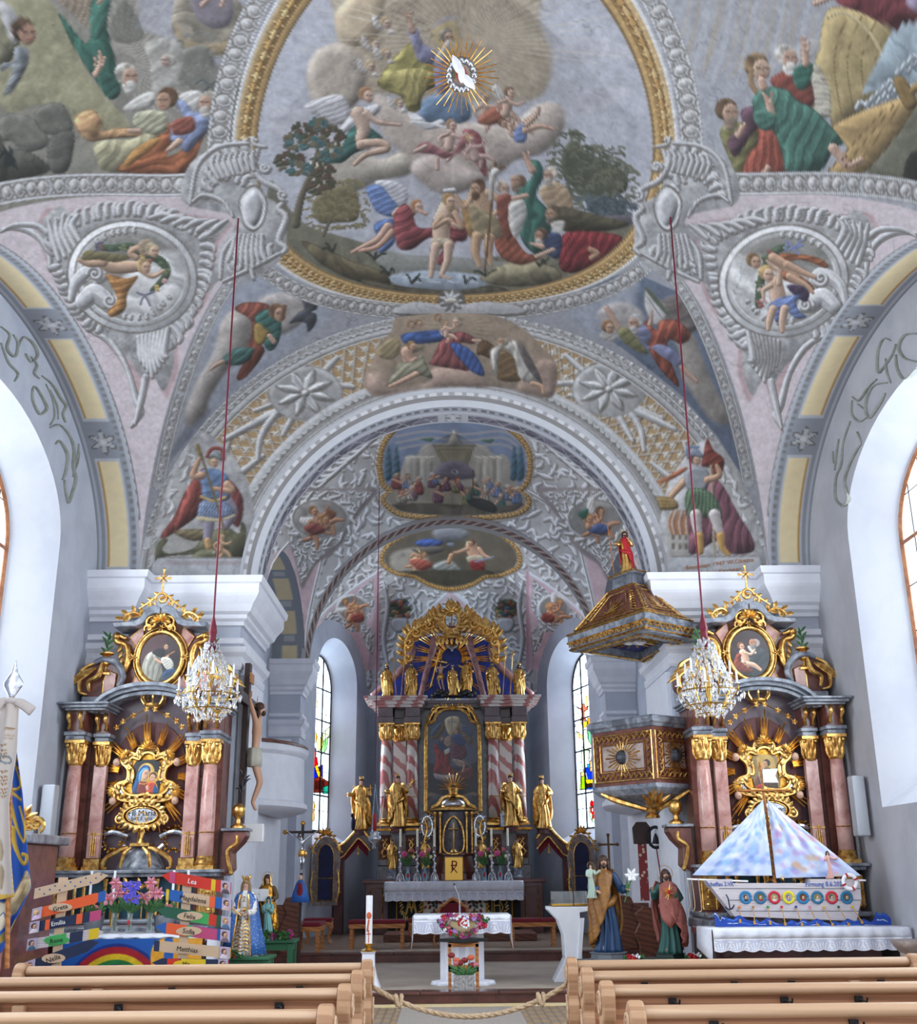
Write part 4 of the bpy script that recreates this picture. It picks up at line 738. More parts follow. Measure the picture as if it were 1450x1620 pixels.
def paint_bay():
 c=Canvas(380,600,1070,1110,'b0afb2');c.rocaille(None,12,30,'94908c','c8c8cb',3.0,.8,2.2)
 rs=np.random.RandomState(8)
 for sx in(-1,1):
  for i in range(46):
   u=i%23;v=i//23;x=722+sx*(128+u*11+v*5);y=678+u*(6.2+v*3.4)+v*14
   c.O([(x-sx*14,y-8),(x+sx*4,y+2+rs.rand()*4),(x+sx*(20+rs.rand()*8),y-6+rs.rand()*12)],[2,7,2],'c6c5c8','6a625c')
 Ys=np.linspace(18,23.5,50)
 for sx in(-1,1):
  g=[]
  for x in np.linspace(3.2,1.3,24):
   v=float((barrelC(x)-5.95-.74*(3.2-x))/1.5);q=math.sqrt(max(0,1-min(v,1)**2)) if v>0 else 1;g.append((sx*x,q,float(barrelC(x))))
  a=px2(np.array([(p[0],20.75+2.75*p[1],p[2]) for p in g]));b=px2(np.array([(p[0],20.75-2.75*p[1],p[2]) for p in g]))[::-1]
  e=px2(np.array([(sx*3.2,Y,5.95+1.5*math.sqrt(max(0,1-((Y-20.75)/2.75)**2))) for Y in np.linspace(18,23.5,30)]))
  c.P('c4a9ae',np.r_[a,b,e],0,curve=False);c.S('cfcfd4',np.r_[a,b],6,.2,1,False);c.S('7a726c',np.r_[a,b],1.4,0,.9,False)
  X=(lambda v:v) if sx<0 else(lambda v:1449-v-3)
  Q=lambda*p:[(X(q[0]),q[1]) for q in p]
  c.P('8a7f7e',Q((445,800),(480,775),(560,772),(598,774),(575,805),(556,830),(540,862),(520,880),(500,893),(488,915),(477,932),(470,900),(455,850)),.1,soft=2)
  c.rocaille(Q((448,800),(485,778),(560,775),(590,778),(570,800),(550,830),(535,860),(515,872),(498,890),(486,910),(476,925),(470,890),(455,850)),21,14,'8b8784','c4c3c5',3,.8)
  e2=[(X(505)+48*math.cos(t),820+34*math.sin(t)) for t in np.linspace(0,6.28,16,endpoint=False)];c.P('b9b8ba',e2,.2);c.P('77726e',[(X(505)+(p[0]-X(505))*.9,820+(p[1]-820)*.88) for p in e2],0);c.P('8e8a86',[(X(505)+(p[0]-X(505))*.84,820+(p[1]-820)*.82) for p in e2],.1,f=2)
  for i in range(16):u=i/16*6.28;c.O([(X(505)+50*cos(u),820+35*sin(u)),(X(505)+58*cos(u+.2),820+43*sin(u+.2))],[5,2],'c3c2c4')
  c.putto(X(498),812,8,40*sx,'a87a5c',1,'6f5030');c.putto(X(512),824,8,-50*sx,'a87a5c',0);c.P('7a3c34' if sx<0 else '3d4f7c',Q((480,835),(500,828),(515,840),(495,846)),.3,f=3);c.P('7d4a30' if sx<0 else '2f5f50',Q((515,805),(532,812),(522,822)),.3)
  c.limb([(X(470),0+930),(X(466),905)],1,'b0afb2')
  flowers(c,X(491),752,13,5+sx)
  c.O(Q((452,800),(456,780),(480,768),(500,772)),[3,8,4]);c.spiral(X(468),778,10,0,1.2*sx,4)
 M=[(605,765),(600,735),(608,700),(635,672),(680,662),(720,660),(765,664),(805,678),(834,710),(838,745),(832,765),(822,778),(836,790),(830,806),(800,816),(722,820),(640,815),(612,800),(606,788),(618,778)]
 gildframe(c,M,8);p=[(722+(x-722)*.955,740+(y-740)*.94) for x,y in M]
 q=c.q(p);m=blur(c.pm(np.array(spline(q,5,True)),(0,0,c.W,c.H)),1);c.clip=m;c.P('707e98',[(590,650),(850,650),(850,830),(590,830)],0,curve=False)
 c.T(420,620,2.4167)
 for y in(150,175,200):c.S('a99a94',[(500,y+20),(620,y),(760,y+12),(900,y),(960,y+30)],9,0,.6)
 c.P('9a9286',[(520,470),(530,260),(580,240),(620,200),(820,200),(870,240),(930,260),(950,470)],.1);c.P('a59e92',[(640,200),(690,195),(720,140),(750,195),(800,200),(790,210),(650,210)],.3,out=.4);c.P('8b8167',[(640,205),(800,205),(770,285),(680,285)],.1,curve=False,out=.3);c.S('6a624e',[(660,220),(780,220),(760,270),(690,270),(660,220)],3,0,.8,False)
 c.P('6f6672',[(650,330),(665,280),(720,262),(775,280),(795,330)],.2);
 for i in range(7):a=PI+i*PI/6;c.S('575060',[(722,306),(722+64*cos(a),330+60*sin(a))],2,0,.7)
 c.P('b6b4b4',[(710,305),(722,296),(736,305),(722,315)],0);c.P('2c2a30',[(716,305),(722,300),(728,305),(722,311)],0)
 for x0,sg in((540,1),(905,-1)):
  for i in range(4):x=x0+sg*i*26;c.P(['a8a296','8f887c'][i%2],[(x,250+i*4),(x+sg*20,245+i*3),(x+sg*22,380),(x,380)],.2,curve=False);c.S('d0cabc',[(x-4,252),(x+sg*26,246)],4,0)
 for x in(470,500,950,975):c.P('3f5a68',[(x,200),(x+14,320),(x-16,330)],.3,f=6)
 c.P('4c6a54',[(590,180),(640,175),(630,190)],.2);c.P('4c6a54',[(820,185),(870,180),(860,195)],.2)
 c.P('8a8070',[(440,360),(1000,360),(1000,500),(440,500)],0,curve=False)
 crowd(c,[(500,320),(545,325),(585,335),(640,320),(690,335),(735,340),(800,345),(850,335),(885,355),(930,365),(960,375),(560,370),(660,365),(770,380),(840,385),(520,385),(900,400)],15,3)
 c.S('5a4426',[(795,300),(790,440)],4,0);c.P('4a4236',[(440,440),(600,425),(720,430),(870,440),(1000,430),(1000,500),(440,500)],.1,f=3);c.P('2d2c28',[(770,420),(810,405),(870,425),(880,460),(820,450)],.3,out=.3)
 c.clip=None;c.T();g=c.im.mean(2,keepdims=True);c.im=np.clip((g+(c.im-g)*.85)*1.1,0,1)
 return c
def paint_apse():
 c=Canvas(440,780,1010,1120,'b0afb2');c.rocaille(None,33,22,'9a9692','d0cfd1',3,.8,2.4)
 for sx in(-1,1):
  X=(lambda v:v) if sx<0 else(lambda v:1432-v)
  Q=lambda*p:[(X(q[0]),q[1]) for q in p]
  c.P('c4a9ae',Q((598,905),(560,930),(520,962),(500,985),(480,1010),(470,1060),(598,1060)),0,curve=False);c.S('d0d0d4',Q((598,905),(560,930),(520,962),(500,985)),4,.2)
  c.rocaille(Q((590,915),(592,960),(580,985),(592,1000),(590,1040),(576,1020),(572,1000),(556,1000),(540,990),(520,985),(505,982),(530,962),(560,940)),44,12,'8b8784','c4c3c5',3,.8)
  e2=[(X(557)+26*math.cos(t),962+22*math.sin(t)) for t in np.linspace(0,6.28,16,endpoint=False)];c.P('b9b8ba',e2,.2);c.P('7d7874',[(X(557)+(p[0]-X(557))*.85,962+(p[1]-962)*.85) for p in e2],0)
  c.putto(X(548),955,6,50*sx,'a87a5c',1,'6f5030');c.putto(X(562),963,6,-30*sx,'a87a5c',0);c.P('7a3c34',Q((555,975),(572,970),(575,982),(560,985)),.3,f=3)
  c.S('b58f98',Q((598,905),(598,1060)),4,0);flowers(c,X(632),965,18,7+sx);c.P('a8a7a9',Q((622,978),(642,978),(646,990),(636,1000),(626,1000),(618,990)),.4,out=.4)
  flowers(c,X(543),890,9,17+sx)
  for i in range(6):c.O(Q((648+i*4,940+i*14),(654+i*2,950+i*14),(646+i*3,958+i*14)),[2,5,2])
  c.O(Q((606,920),(612,960),(606,1010),(612,1050)),[3,6,6,3])
 c.P('c4a9ae',[(713,933),(690,955),(650,1000),(640,1040),(786,1040),(778,1000),(738,955)],0,curve=False);c.S('cfcfd4',[(640,1010),(655,985),(713,933),(770,985),(786,1010)],4,.2,1,False);c.rocaille([(713,942),(690,965),(665,1000),(650,1030),(776,1030),(762,1000),(736,965)],50,12,'8b8784','c4c3c5',3,.8)
 M=[(606,893),(604,880),(615,862),(645,845),(680,834),(722,830),(765,835),(795,848),(818,870),(822,888),(815,900),(790,910),(768,912),(745,925),(713,932),(680,925),(655,912),(625,906)]
 gildframe(c,M,6);p=[(713+(x-713)*.96,878+(y-878)*.93) for x,y in M];q=c.q(p);c.clip=blur(c.pm(np.array(spline(q,5,True)),(0,0,c.W,c.H)),1)
 c.P('5f5648',[(590,820),(840,820),(840,940),(590,940)],0,curve=False);c.T(420,620,2.4167)
 c.P('8d867a',[(480,620),(600,600),(620,690),(500,690)],.1,f=2,soft=3);c.cloud([(640,530),(720,515),(780,540),(740,570),(660,570)],'77767a');c.P('40548a',[(570,575),(620,560),(680,575),(640,595),(590,590)],.33,f=5,out=.3);c.P('5c5650',[(560,600),(640,590),(690,600),(640,620),(580,615)],.3);c.P('7d8a98',[(690,580),(720,578),(710,592)],.3)
 c.S('c9b070',[(580,600),(610,640)],4,0);c.putto(600,625,14,60,'b08868',0,'6f5030');c.P('8a4a3e',[(550,645),(600,640),(640,660),(600,685),(570,670)],.33,f=5);c.limb([(785,590),(790,610),(800,630)],[44,42,38],'b98f74');c.limb([(770,600),(740,612),(720,615)],[16,12,8],'b98f74');c.limb([(815,600),(835,625),(860,635)],[16,12,8],'b98f74');c.P('a69a86',[(770,630),(825,625),(830,650),(780,655)],.33,f=5);c.P('7a2f2c',[(780,650),(830,645),(835,680),(800,690)],.33,f=4);c.head(785,580,14,'4a3426','b08868',-1)
 c.P('8a8a84',[(640,660),(700,640),(740,670),(750,690),(660,690)],.33,f=6,out=.3);c.limb([(700,650),(710,625)],18,'b08868');c.S('7a86a0',[(800,650),(870,630)],5,0);c.P('4a4438',[(460,690),(980,690),(900,760),(500,760)],.05)
 c.clip=None;c.T();c.im=np.clip(c.im*1.15,0,1)
 return c
def paint_wall_round():pass
def glass_canvas(sx):
 c=Canvas(*((470,1020,545,1330) if sx<0 else(890,1020,1010,1330)),'f0f8ff',3)
 ink='15151a'
 if sx<0:
  c.T(380,860,3.375)
  pane=lambda col,p:(c.P(col,p,0,curve=False,rough=.05,soft=0),c.S(ink,p+p[:1],2.4,0,1,False))
  pane('f3e7b0',[(370,840),(390,825),(410,840),(412,870),(390,885),(370,870)]);c.S('d8a93c',[(380,835),(380,870)],4,0);c.S('d8a93c',[(400,835),(400,870)],4,0);c.S('d8a93c',[(380,853),(400,853)],4,0)
  pane('f0c22c',[(355,1030),(375,1005),(400,1005),(412,1030),(405,1060),(380,1070),(358,1060)]);pane('e8c8a8',[(370,1035),(385,1020),(398,1035),(395,1062),(378,1064)]);pane('7a4a20',[(366,1035),(372,1018),(395,1014),(385,1026),(372,1040)])
  pane('d8e0c0',[(440,1010),(480,975),(480,1020),(450,1075),(440,1110),(420,1090)]);pane('a8d0a0',[(440,1060),(470,1030),(460,1100),(430,1130)]);pane('e8e0a0',[(410,1060),(440,1020),(440,1080),(420,1110)])
  pane('c81820',[(350,1060),(380,1075),(400,1090),(405,1130),(360,1150),(345,1130)]);pane('e8b820',[(350,1150),(400,1130),(410,1180),(360,1200)]);pane('c81820',[(380,1140),(410,1140),(415,1180),(390,1210)]);pane('2848c0',[(355,1210),(400,1190),(430,1240),(400,1270),(360,1260)]);pane('5838a0',[(400,1200),(440,1180),(440,1250),(415,1260)])
  pane('e0b890',[(355,1200),(370,1200),(372,1300),(355,1300)]);pane('e8b820',[(395,1190),(410,1180),(440,1260),(425,1270)]);pane('8a4838',[(380,1260),(420,1245),(470,1270),(470,1330),(350,1330),(360,1290)]);pane('6a3028',[(400,1270),(440,1265),(450,1310),(400,1310)]);pane('38a898',[(440,1300),(475,1290),(475,1335),(440,1335)]);pane('d8a830',[(350,1300),(380,1305),(380,1330),(350,1330)])
  pane('e8c860',[(352,1400),(365,1375),(378,1350),(390,1375),(400,1400),(395,1420),(356,1420)]);pane('f0c010',[(355,1420),(395,1420),(396,1470),(375,1500),(354,1470)]);pane('20a090',[(350,1465),(362,1490),(356,1500),(348,1480)]);c.S('141414',[(362,1432),(374,1446),(386,1432)],7,0);c.S('141414',[(366,1462),(374,1452),(384,1464)],6,0);c.P('c02020',[(368,1448),(380,1448),(374,1460)],0)
 else:
  c.T(860,1000,5.064)
  pane=lambda col,p:(c.P(col,p,0,curve=False,rough=.05,soft=0),c.S(ink,p+p[:1],3.4,0,1,False))
  pane('f3e2a8',[(335,520),(360,500),(382,520),(380,575),(355,598),(335,580)]);pane('b88068',[(245,592),(300,612),(303,575),(325,572),(330,605),(355,590),(350,615),(325,640),(325,680),(345,710),(290,712),(305,670),(300,625)])
  for i,(col,p) in enumerate((('e8b030',[(350,690),(415,670),(415,800),(385,760),(350,740)]),('e0e8d8',[(315,790),(350,760),(385,790),(395,870),(380,950),(310,930),(320,860)]),('90c8a8',[(345,780),(390,800),(395,900),(375,900),(350,850)]),('e8c860',[(300,720),(350,715),(340,760),(310,770)]),('d8a030',[(395,790),(415,800),(415,950),(390,950)]),('f0d8a0',[(260,790),(300,830),(320,800),(310,860),(270,840)]),('c8d8c0',[(300,940),(370,950),(350,1080),(320,1120),(300,1050)]),('c090e0',[(385,970),(420,965),(428,1080),(400,1100),(375,1040)]),('2060d0',[(330,1090),(370,1070),(395,1130),(385,1200),(360,1210),(345,1150)]),('30a0d8',[(345,1060),(385,1050),(390,1090),(360,1100)]),('a8c020',[(295,1150),(335,1140),(350,1200),(330,1260),(290,1265)]),('e8d030',[(330,1180),(400,1180),(430,1190),(430,1220),(350,1230)]),('604028',[(340,1215),(432,1205),(432,1240),(345,1250)]),('2080c8',[(340,1245),(432,1238),(432,1255),(345,1262)]),('e0b890',[(370,1030),(385,1035),(390,1110),(370,1120)]),('e8c8a0',[(290,1130),(320,1110),(325,1150),(300,1160)]))):pane(col,p)
  pane('e02828',[(370,1365),(382,1345),(398,1360),(412,1342),(428,1365),(425,1395),(372,1395)]);pane('f0e8c8',[(368,1395),(432,1395),(434,1470),(415,1510),(400,1522),(385,1510),(366,1470)]);pane('e02818',[(374,1402),(426,1402),(426,1445),(400,1470),(374,1445)]);pane('e02818',[(390,1470),(410,1470),(418,1500),(400,1490),(384,1500)]);c.S('20a890',[(367,1470),(385,1510),(400,1520),(416,1510),(434,1470)],7,0);c.S('f4f4f4',[(388,1415),(388,1435)],6,0);c.S('f4f4f4',[(410,1415),(410,1435)],6,0)
  c.S('202028',[(243,735),(238,750),(246,765),(254,750),(247,735)],4,0)
 return c
# ================================================================ materials used throughout
mat('reveal','d6dae4',.8,col2='ccd1dd',scale=1.2);mat('plaster','bfc5d2',.85,col2='b4bac8',scale=1.6,bump=.03,bscale=8)
mat('plaster_warm','b8b9c0',.85,col2='adaeb5',scale=1.3,bump=.03,bscale=8)
mat('white_trim','e6e8f0',.6,col2='dfe1ea',scale=3)
mat('stucco','c6c9cd',.7,col2='b7b9bb',scale=9);mat('stucco_green','9ea29b',.75,col2='8d9189',scale=7)
mat('grey_arch','8f939b',.8,col2='7f838b',scale=6);mat('yellow_panel','dccba0',.8,col2='d4c091',scale=5);mat('gold_line','b98c3c',.5)
mat('gold','f2c878',.34,.95,col2='b98545',scale=14,bump=.12,bscale=60);mat('gold_dull','d09a42',.4,1.0,col2='8a5a1c',scale=18,bump=.15,bscale=60)
mat('gold_leaf','f5cd80',.3,.95,col2='cf9a50',scale=9)
mat('silver','d8dbe2',.25,1.0,col2='aeb2ba',scale=20);mat('brass','c9a050',.3,1.0)
mat('red_marble','6d3936',.3,col2='4a2726',scale=2.2,mode='marble',detail=9,lo=.3,hi=.62,col3='5c2f2f',coat=.3)
mat('pink_marble','d3a9a0',.3,col2='9a5f56',scale=3.4,mode='marble',detail=10,lo=.4,hi=.66,col3='c08f86',coat=.3)
mat('stripe_marble','c9c0bb',.3,col2='a3605c',scale=1.5,mode='wave',detail=6,lo=.45,hi=.7,coat=.3,aniso=(1,1,.8))
mat('grey_marble','9a9fa9',.32,col2='555a64',scale=5.5,mode='marble',detail=12,lo=.38,hi=.62,col3='7b818c',coat=.25)
mat('dark_marble','4a4650',.3,col2='2e2a33',scale=4,mode='marble',detail=9,lo=.35,hi=.62,col3='5b5763',coat=.3)
mat('brown_marble','7d4c42',.35,col2='5d332d',scale=5,mode='marble',detail=9,coat=.2);mat('mauve_marble','66505a',.35,col2='4a3a42',scale=2.5,mode='marble',detail=9,lo=.35,hi=.6,coat=.2)
mat('pine','b8916f',.55,col2='a57c5b',scale=1.2,mode='wave',detail=3,aniso=(.25,2,6),bump=.03);mat('pine_light','c9a98b',.5,col2='ba9676',scale=1.0,mode='wave',detail=3,aniso=(.2,3,8))
mat('oak','b9783c',.5,col2='a0622c',scale=2,mode='wave',aniso=(1,1,5));mat('dark_wood','3b2320',.45,col2='2b1917',scale=4);mat('walnut','6d3d2a',.45,col2='532c1e',scale=2,mode='wave',aniso=(1,1,4))
mat('velvet','7b1128',.8,col2='680d20',scale=30);mat('iron','26262a',.5,.6);mat('black','141416',.6);mat('navy','141c4e',.7,col2='0e1538',scale=6);mat('white_cloth','e9ecf6',.8,col2='dfe3f0',scale=14)
mat('skin','c99c80',.5);mat('skin_pale','d2ab94',.5);mat('hair_brown','4a3022',.6,col2='33201a',scale=30);mat('white','f2f3f6',.6);mat('candle','ece6cf',.5)
mat('green_leaf','2f5a2c',.6,col2='3f7038',scale=20);mat('red','b3202a',.5);mat('blue','2a5fae',.6)
mat('orange_brown','a8704a',.8);mat('royal_blue','16308e',.5,col2='10246e',scale=9);mat('mauve_pink','a87a78',.35,col2='7a5558',scale=5,mode='marble');mat('glass_blue','9cc4d8',.15,trans=.5,alpha=.7);mat('pink','e0609a',.6,col2='c84480',scale=20);mat('rose','c77880',.6,col2='b05a66',scale=20);mat('cream_flower','e8e0b8',.6)
def floor_mat():
 m=bpy.data.materials.new('encaustic_tiles');m.use_nodes=True;nt=m.node_tree;b=nt.nodes['Principled BSDF'];L=nt.links.new
 g=nt.nodes.new('ShaderNodeNewGeometry');mp=nt.nodes.new('ShaderNodeMapping');mp.inputs['Scale'].default_value=(5,5,5);L(g.outputs['Position'],mp.inputs[0])
 ch=nt.nodes.new('ShaderNodeTexChecker');ch.inputs['Scale'].default_value=1;ch.inputs[1].default_value=(*lin(hexc('a78a66')),1);ch.inputs[2].default_value=(*lin(hexc('8f8072')),1);L(mp.outputs[0],ch.inputs[0])
 vo=nt.nodes.new('ShaderNodeTexVoronoi');vo.inputs['Randomness'].default_value=0;vo.inputs['Scale'].default_value=2;vo.distance='MANHATTAN';L(mp.outputs[0],vo.inputs['Vector'])
 r=nt.nodes.new('ShaderNodeValToRGB');r.color_ramp.interpolation='CONSTANT';r.color_ramp.elements[0].color=(*lin(hexc('4d5870')),1);r.color_ramp.elements[1].color=(1,1,1,1);r.color_ramp.elements[1].position=.22
 L(vo.outputs[0],r.inputs[0]);mx=nt.nodes.new('ShaderNodeMix');mx.data_type='RGBA';mx.blend_type='MULTIPLY';mx.inputs[0].default_value=1;L(ch.outputs[0],mx.inputs[6]);L(r.outputs[0],mx.inputs[7]);L(mx.outputs[2],b.inputs['Base Color']);b.inputs['Roughness'].default_value=.5
 return m
mat('beige_stone','b7aa9c',.6,col2='a89b8d',scale=1.4);mat('step_marble','5d322c',.3,col2='47251f',scale=3,mode='marble',coat=.3);mat('carpet_grey','a59c94',.9,col2='9a9189',scale=40);mat('boards','8a7260',.6,col2='6f5a4a',scale=3,mode='wave',aniso=(6,.3,1))
struct(MB().bx((-6.5,-2,-.2),(6.5,30,0)).build('floor',floor_mat()))
struct(MB().bx((-.72,-1,0),(.72,14.8,.012)).build('floor_runner','carpet_grey'))
struct(MB().bx((-5.5,14.95,-.01),(5.5,15.1,.02)).build('floor_edge_tiles','yellow_panel'))
struct(MB().bx((-5.5,15.12,0),(5.5,29.2,.13)).build('floor_platform','step_marble'))
m_=MB();
for i in range(11):m_.bx((-5.5+i+.004,15.09,.125),(-4.5+i-.004,15.42,.16))
struct(m_.build('trim_step_nosing','step_marble',bevel=.01));struct(MB().bx((-5.5,15.42,.12),(5.5,29.2,.158)).build('floor_chancel','beige_stone'))
struct(MB().bx((-3.2,20.0,.15),(3.2,29.2,.28)).build('floor_upper_platform','step_marble'))
m_=MB()
for i in range(6):m_.bx((-3.2+i*1.067+.004,19.97,.28),(-3.2+(i+1)*1.067-.004,20.25,.315))
struct(m_.build('trim_upper_nosing','step_marble',bevel=.01));struct(MB().bx((-3.2,20.25,.27),(3.2,20.9,.312)).build('floor_upper_stone','beige_stone'));struct(MB().bx((-3.25,20.9,.27),(3.25,29.2,.312)).build('floor_boards','boards'))
def archpts(w,z0,zs,rise,n=20,e=2.0):
 P=[(-w,z0)]+[(-w,z0+(zs-z0)*i/4) for i in range(1,4)]
 P+=[(-w*cos(PI*i/n),zs+rise*sin(PI*i/n)) for i in range(n+1)]
 return P+[(w,z0+(zs-z0)*i/4) for i in range(3,0,-1)]+[(w,z0)]
def wall_open(name,p0,p1,zt,sc,op,rev,inn,m,rm,zb=0):
 """wall from p0 to p1 with one opening centred at distance sc; op = outer arch, inn = inner arch of the splayed reveal (depth rev)"""
 p0=Vector((*p0,0));p1=Vector((*p1,0));d=(p1-p0);Ln=d.length;d.normalize();n=Vector((d.y,-d.x,0))
 W=lambda s,z,k=0:p0+d*s+Vector((0,0,z))+n*k
 o=archpts(*op);mb=MB();N=len(o)
 top=[W(sc+a,zt) for a,z in o];V=[W(sc+a,z) for a,z in o]
 a0,a1=sc-op[0],sc+op[0]
 mb.add([W(0,zb),W(a0,zb),W(a0,zt),W(0,zt)],[(0,1,2,3)]);mb.add([W(a1,zb),W(Ln,zb),W(Ln,zt),W(a1,zt)],[(0,1,2,3)])
 mb.add([W(a0,zb),W(a1,zb),W(a1,op[1]),W(a0,op[1])],[(0,1,2,3)])
 k=[i for i in range(N) if 3<i<N-4 or i in(3,N-4)]
 for i in range(3,N-4):
  if abs(o[i+1][0]-o[i][0])>1e-6:mb.add([V[i],V[i+1],top[i+1],top[i]],[(0,1,2,3)])
 w_=struct(mb.build(name,m))
 i_=archpts(*inn);r=MB();R0=V;R1=[W(sc+a,z,-rev) for a,z in i_]
 r.loft([R0,R1],closed=True,caps=False);struct(r.build('trim_reveal_'+name[5:],rm,smooth=True,auto=35))
 return lambda a,z,k=0:W(sc+a,z,-k)
def leaded(name,Wf,inn,depth,fr,nx,mull,zs_bars,label=None,pane=None):
 """leaded window standing in its opening: frame, glazing bars, lead lines, glass"""
 o=archpts(*inn);wid,z0,zs,rise=inn[:4]
 root=bpy.data.objects.new(name,None);C.objects.link(root);root.location=Wf(0,z0,depth);root['kind']='structure'
 f=MB();t=fr[0];a=[Wf(x,z,depth) for x,z in o];f.tube(a+[a[0]],t,4);f.build('frame',fr[1],root)
 top=lambda x:zs+rise*math.sqrt(max(0,1-(x/wid)**2));hw=lambda z:wid if z<=zs else wid*math.sqrt(max(0,1-((z-zs)/rise)**2))
 b=MB()
 for x in mull:b.tube([Wf(x,z0,depth),Wf(x,top(x),depth)],fr[0]*.8,4)
 for z in zs_bars:b.tube([Wf(-hw(z),z,depth),Wf(hw(z),z,depth)],fr[0]*.8,4)
 if b.v:b.build('glazing_bar',fr[1],root)
 l=MB();zt=zs+rise
 for i in range(1,nx):
  x=-wid+2*wid*i/nx;l.tube([Wf(x,z0,depth+.01),Wf(x,top(x),depth+.01)],.008,4)
 n=int((zt-z0)/(2*wid/nx*1.45))
 for i in range(1,n):
  z=z0+(zt-z0)*i/n;l.tube([Wf(-hw(z),z,depth+.01),Wf(hw(z),z,depth+.01)],.008,4)
 l.build('lead_line','iron',root)
 if pane is None:
  g=MB();g.add([Wf(x,z,depth+.02) for x,z in o],[tuple(range(len(o)))]);g.build('glass','clear_glass',root)
 else:pane(root,Wf,hw,z0,zt,depth+.02)
 return root
def glassmat():
 m=bpy.data.materials.new('clear_glass');MATS['clear_glass']=m;m.use_nodes=True;nt=m.node_tree;L=nt.links.new
 t=nt.nodes.new('ShaderNodeBsdfTransparent');t.inputs[0].default_value=(.93,.97,1,1);d=nt.nodes.new('ShaderNodeBsdfTranslucent');d.inputs[0].default_value=(.9,.95,1,1);s=nt.nodes.new('ShaderNodeMixShader');s.inputs[0].default_value=.25
 L(t.outputs[0],s.inputs[1]);L(d.outputs[0],s.inputs[2]);L(s.outputs[0],nt.nodes['Material Output'].inputs[0])
glassmat();mat('window_wood','a06a48',.5,col2='85553a',scale=8)
OPN=(2.5,2.35,6.0,1.3,24);INN=(1.93,2.75,5.8,1.15,24);k=1
for sx,side in((-1,'left'),(1,'right')):
 for Yc,q0,q1 in((12.15,8,16.6),(4.15,0,8)):
  a,b=((-5.5,q0),(-5.5,q1)) if sx<0 else((5.5,q1),(5.5,q0))
  sc=Yc-q0 if sx<0 else q1-Yc
  Wf=wall_open('wall_'+side,a,b,8.6,sc,OPN,.5,INN,'plaster' if sx<0 else 'plaster_warm','reveal')
  leaded('window_%d'%k,Wf,INN,.5,(.035,'window_wood'),10,(-.6,.6),(4.3,5.75));k+=1
FR=attrmat('fresco',.85,.035)
cn=paint_nave()
def grid_vault(fz,xs_fn,Ys,canvas,name,m):
 P=np.array([[(x,Y,float(0)) for x in xs_fn(Y)] for Y in Ys]);P[...,2]=fz(P[...,0],P[...,1])
 px,py=pix(P);return painted(name,P,canvas.sample(px,py),m)
T_=np.linspace(PI,0,620)
def znave(x,Y):return np.maximum(barrelN(x),np.maximum(cellN(x,Y),cellN(x,Y,4.3)))
grid_vault(znave,lambda Y:4.85*np.cos(T_),np.r_[np.linspace(4.3,7.9,60),np.linspace(7.92,16.3,420)],cn,'ceiling',FR);del cn
for sx in(-1,1):
 for Yc in(12.3,4.3):
  n,m_n=360,22;P=np.zeros((n,m_n,3));K=np.zeros((n,m_n,3));t=np.linspace(0.0,PI,n)
  Y=Yc-4*np.cos(t);Z=5.95+2.35*np.sin(t);S_=np.r_[0,np.cumsum(np.hypot(np.diff(Y),np.diff(Z)))];S_=S_/S_[-1]*8.4
  v=np.linspace(0,1,m_n);P[...,0]=sx*(4.85+.66*v[None,:]);P[...,1]=Y[:,None];P[...,2]=Z[:,None]
  K[:]=hexc('8f949c');s4=(S_[-1]-S_)[:,None]%2.1;V=v[None,:]+0*s4;s4=s4+0*V
  pan=(s4>.12)&(s4<1.55)&(V>.24)&(V<.74);K[pan]=hexc('e6d6ac')
  K[(s4>.08)&(s4<1.59)&(V>.2)&(V<.78)&~pan]=hexc('b9bcc4');K[(s4>.12)&(s4<1.55)&(V>.68)&(V<.74)]=hexc('b58a3e')
  du=(s4-1.84)/.2;dv=(V-.49)/.34;rr=np.hypot(du,dv);aa=np.arctan2(dv,du);pet=(rr<.72+.28*np.cos(6*aa));K[pet]=hexc('b3b5b8');K[pet&(rr>.55+.28*np.cos(6*aa))]=hexc('6c6b69');K[rr<.2]=hexc('cfd0d2')
  K[(V<.06)]=hexc('a9acb3');K[(V>.9)&(V<.95)]=hexc('b8bbc2');K[(V<.16)&(V>.08)&((s4*9)%1>.45)]=hexc('7c7b7c')
  painted('ceiling_arch_soffit',P,K,FR)
CORN=[(0,0),(.05,.0),(.05,.06),(.1,.1),(.1,.16),(.16,.2),(.2,.3),(.28,.42),(.3,.46),(.3,.6),(.34,.62),(.36,.72),(.0,.72)]
BAND=[(0,0),(.03,0),(.05,.05),(.05,.12),(.02,.14),(.04,.2),(.1,.26),(.12,.34),(0,.34)]
def profile(name,path,prof,z,m='white_trim',closed=False):
 """moulding run along a plan path (left side of travel is outside)"""
 P=[Vector((*p,0)) for p in path];R=[];n=len(P)
 for i,p in enumerate(P):
  d0=(p-P[i-1]).normalized() if i else(P[1]-p).normalized();d1=(P[i+1]-p).normalized() if i<n-1 else d0
  a=Vector((-d0 .y,d0 .x,0));b=Vector((-d1 .y,d1 .x,0));q=(a+b);q.normalize();q=q/max(q.dot(a),.3)
  R.append([p+q*o+Vector((0,0,z+h)) for o,h in prof])
 return struct(MB().loft(R,closed=True,caps=True).build(name,m))
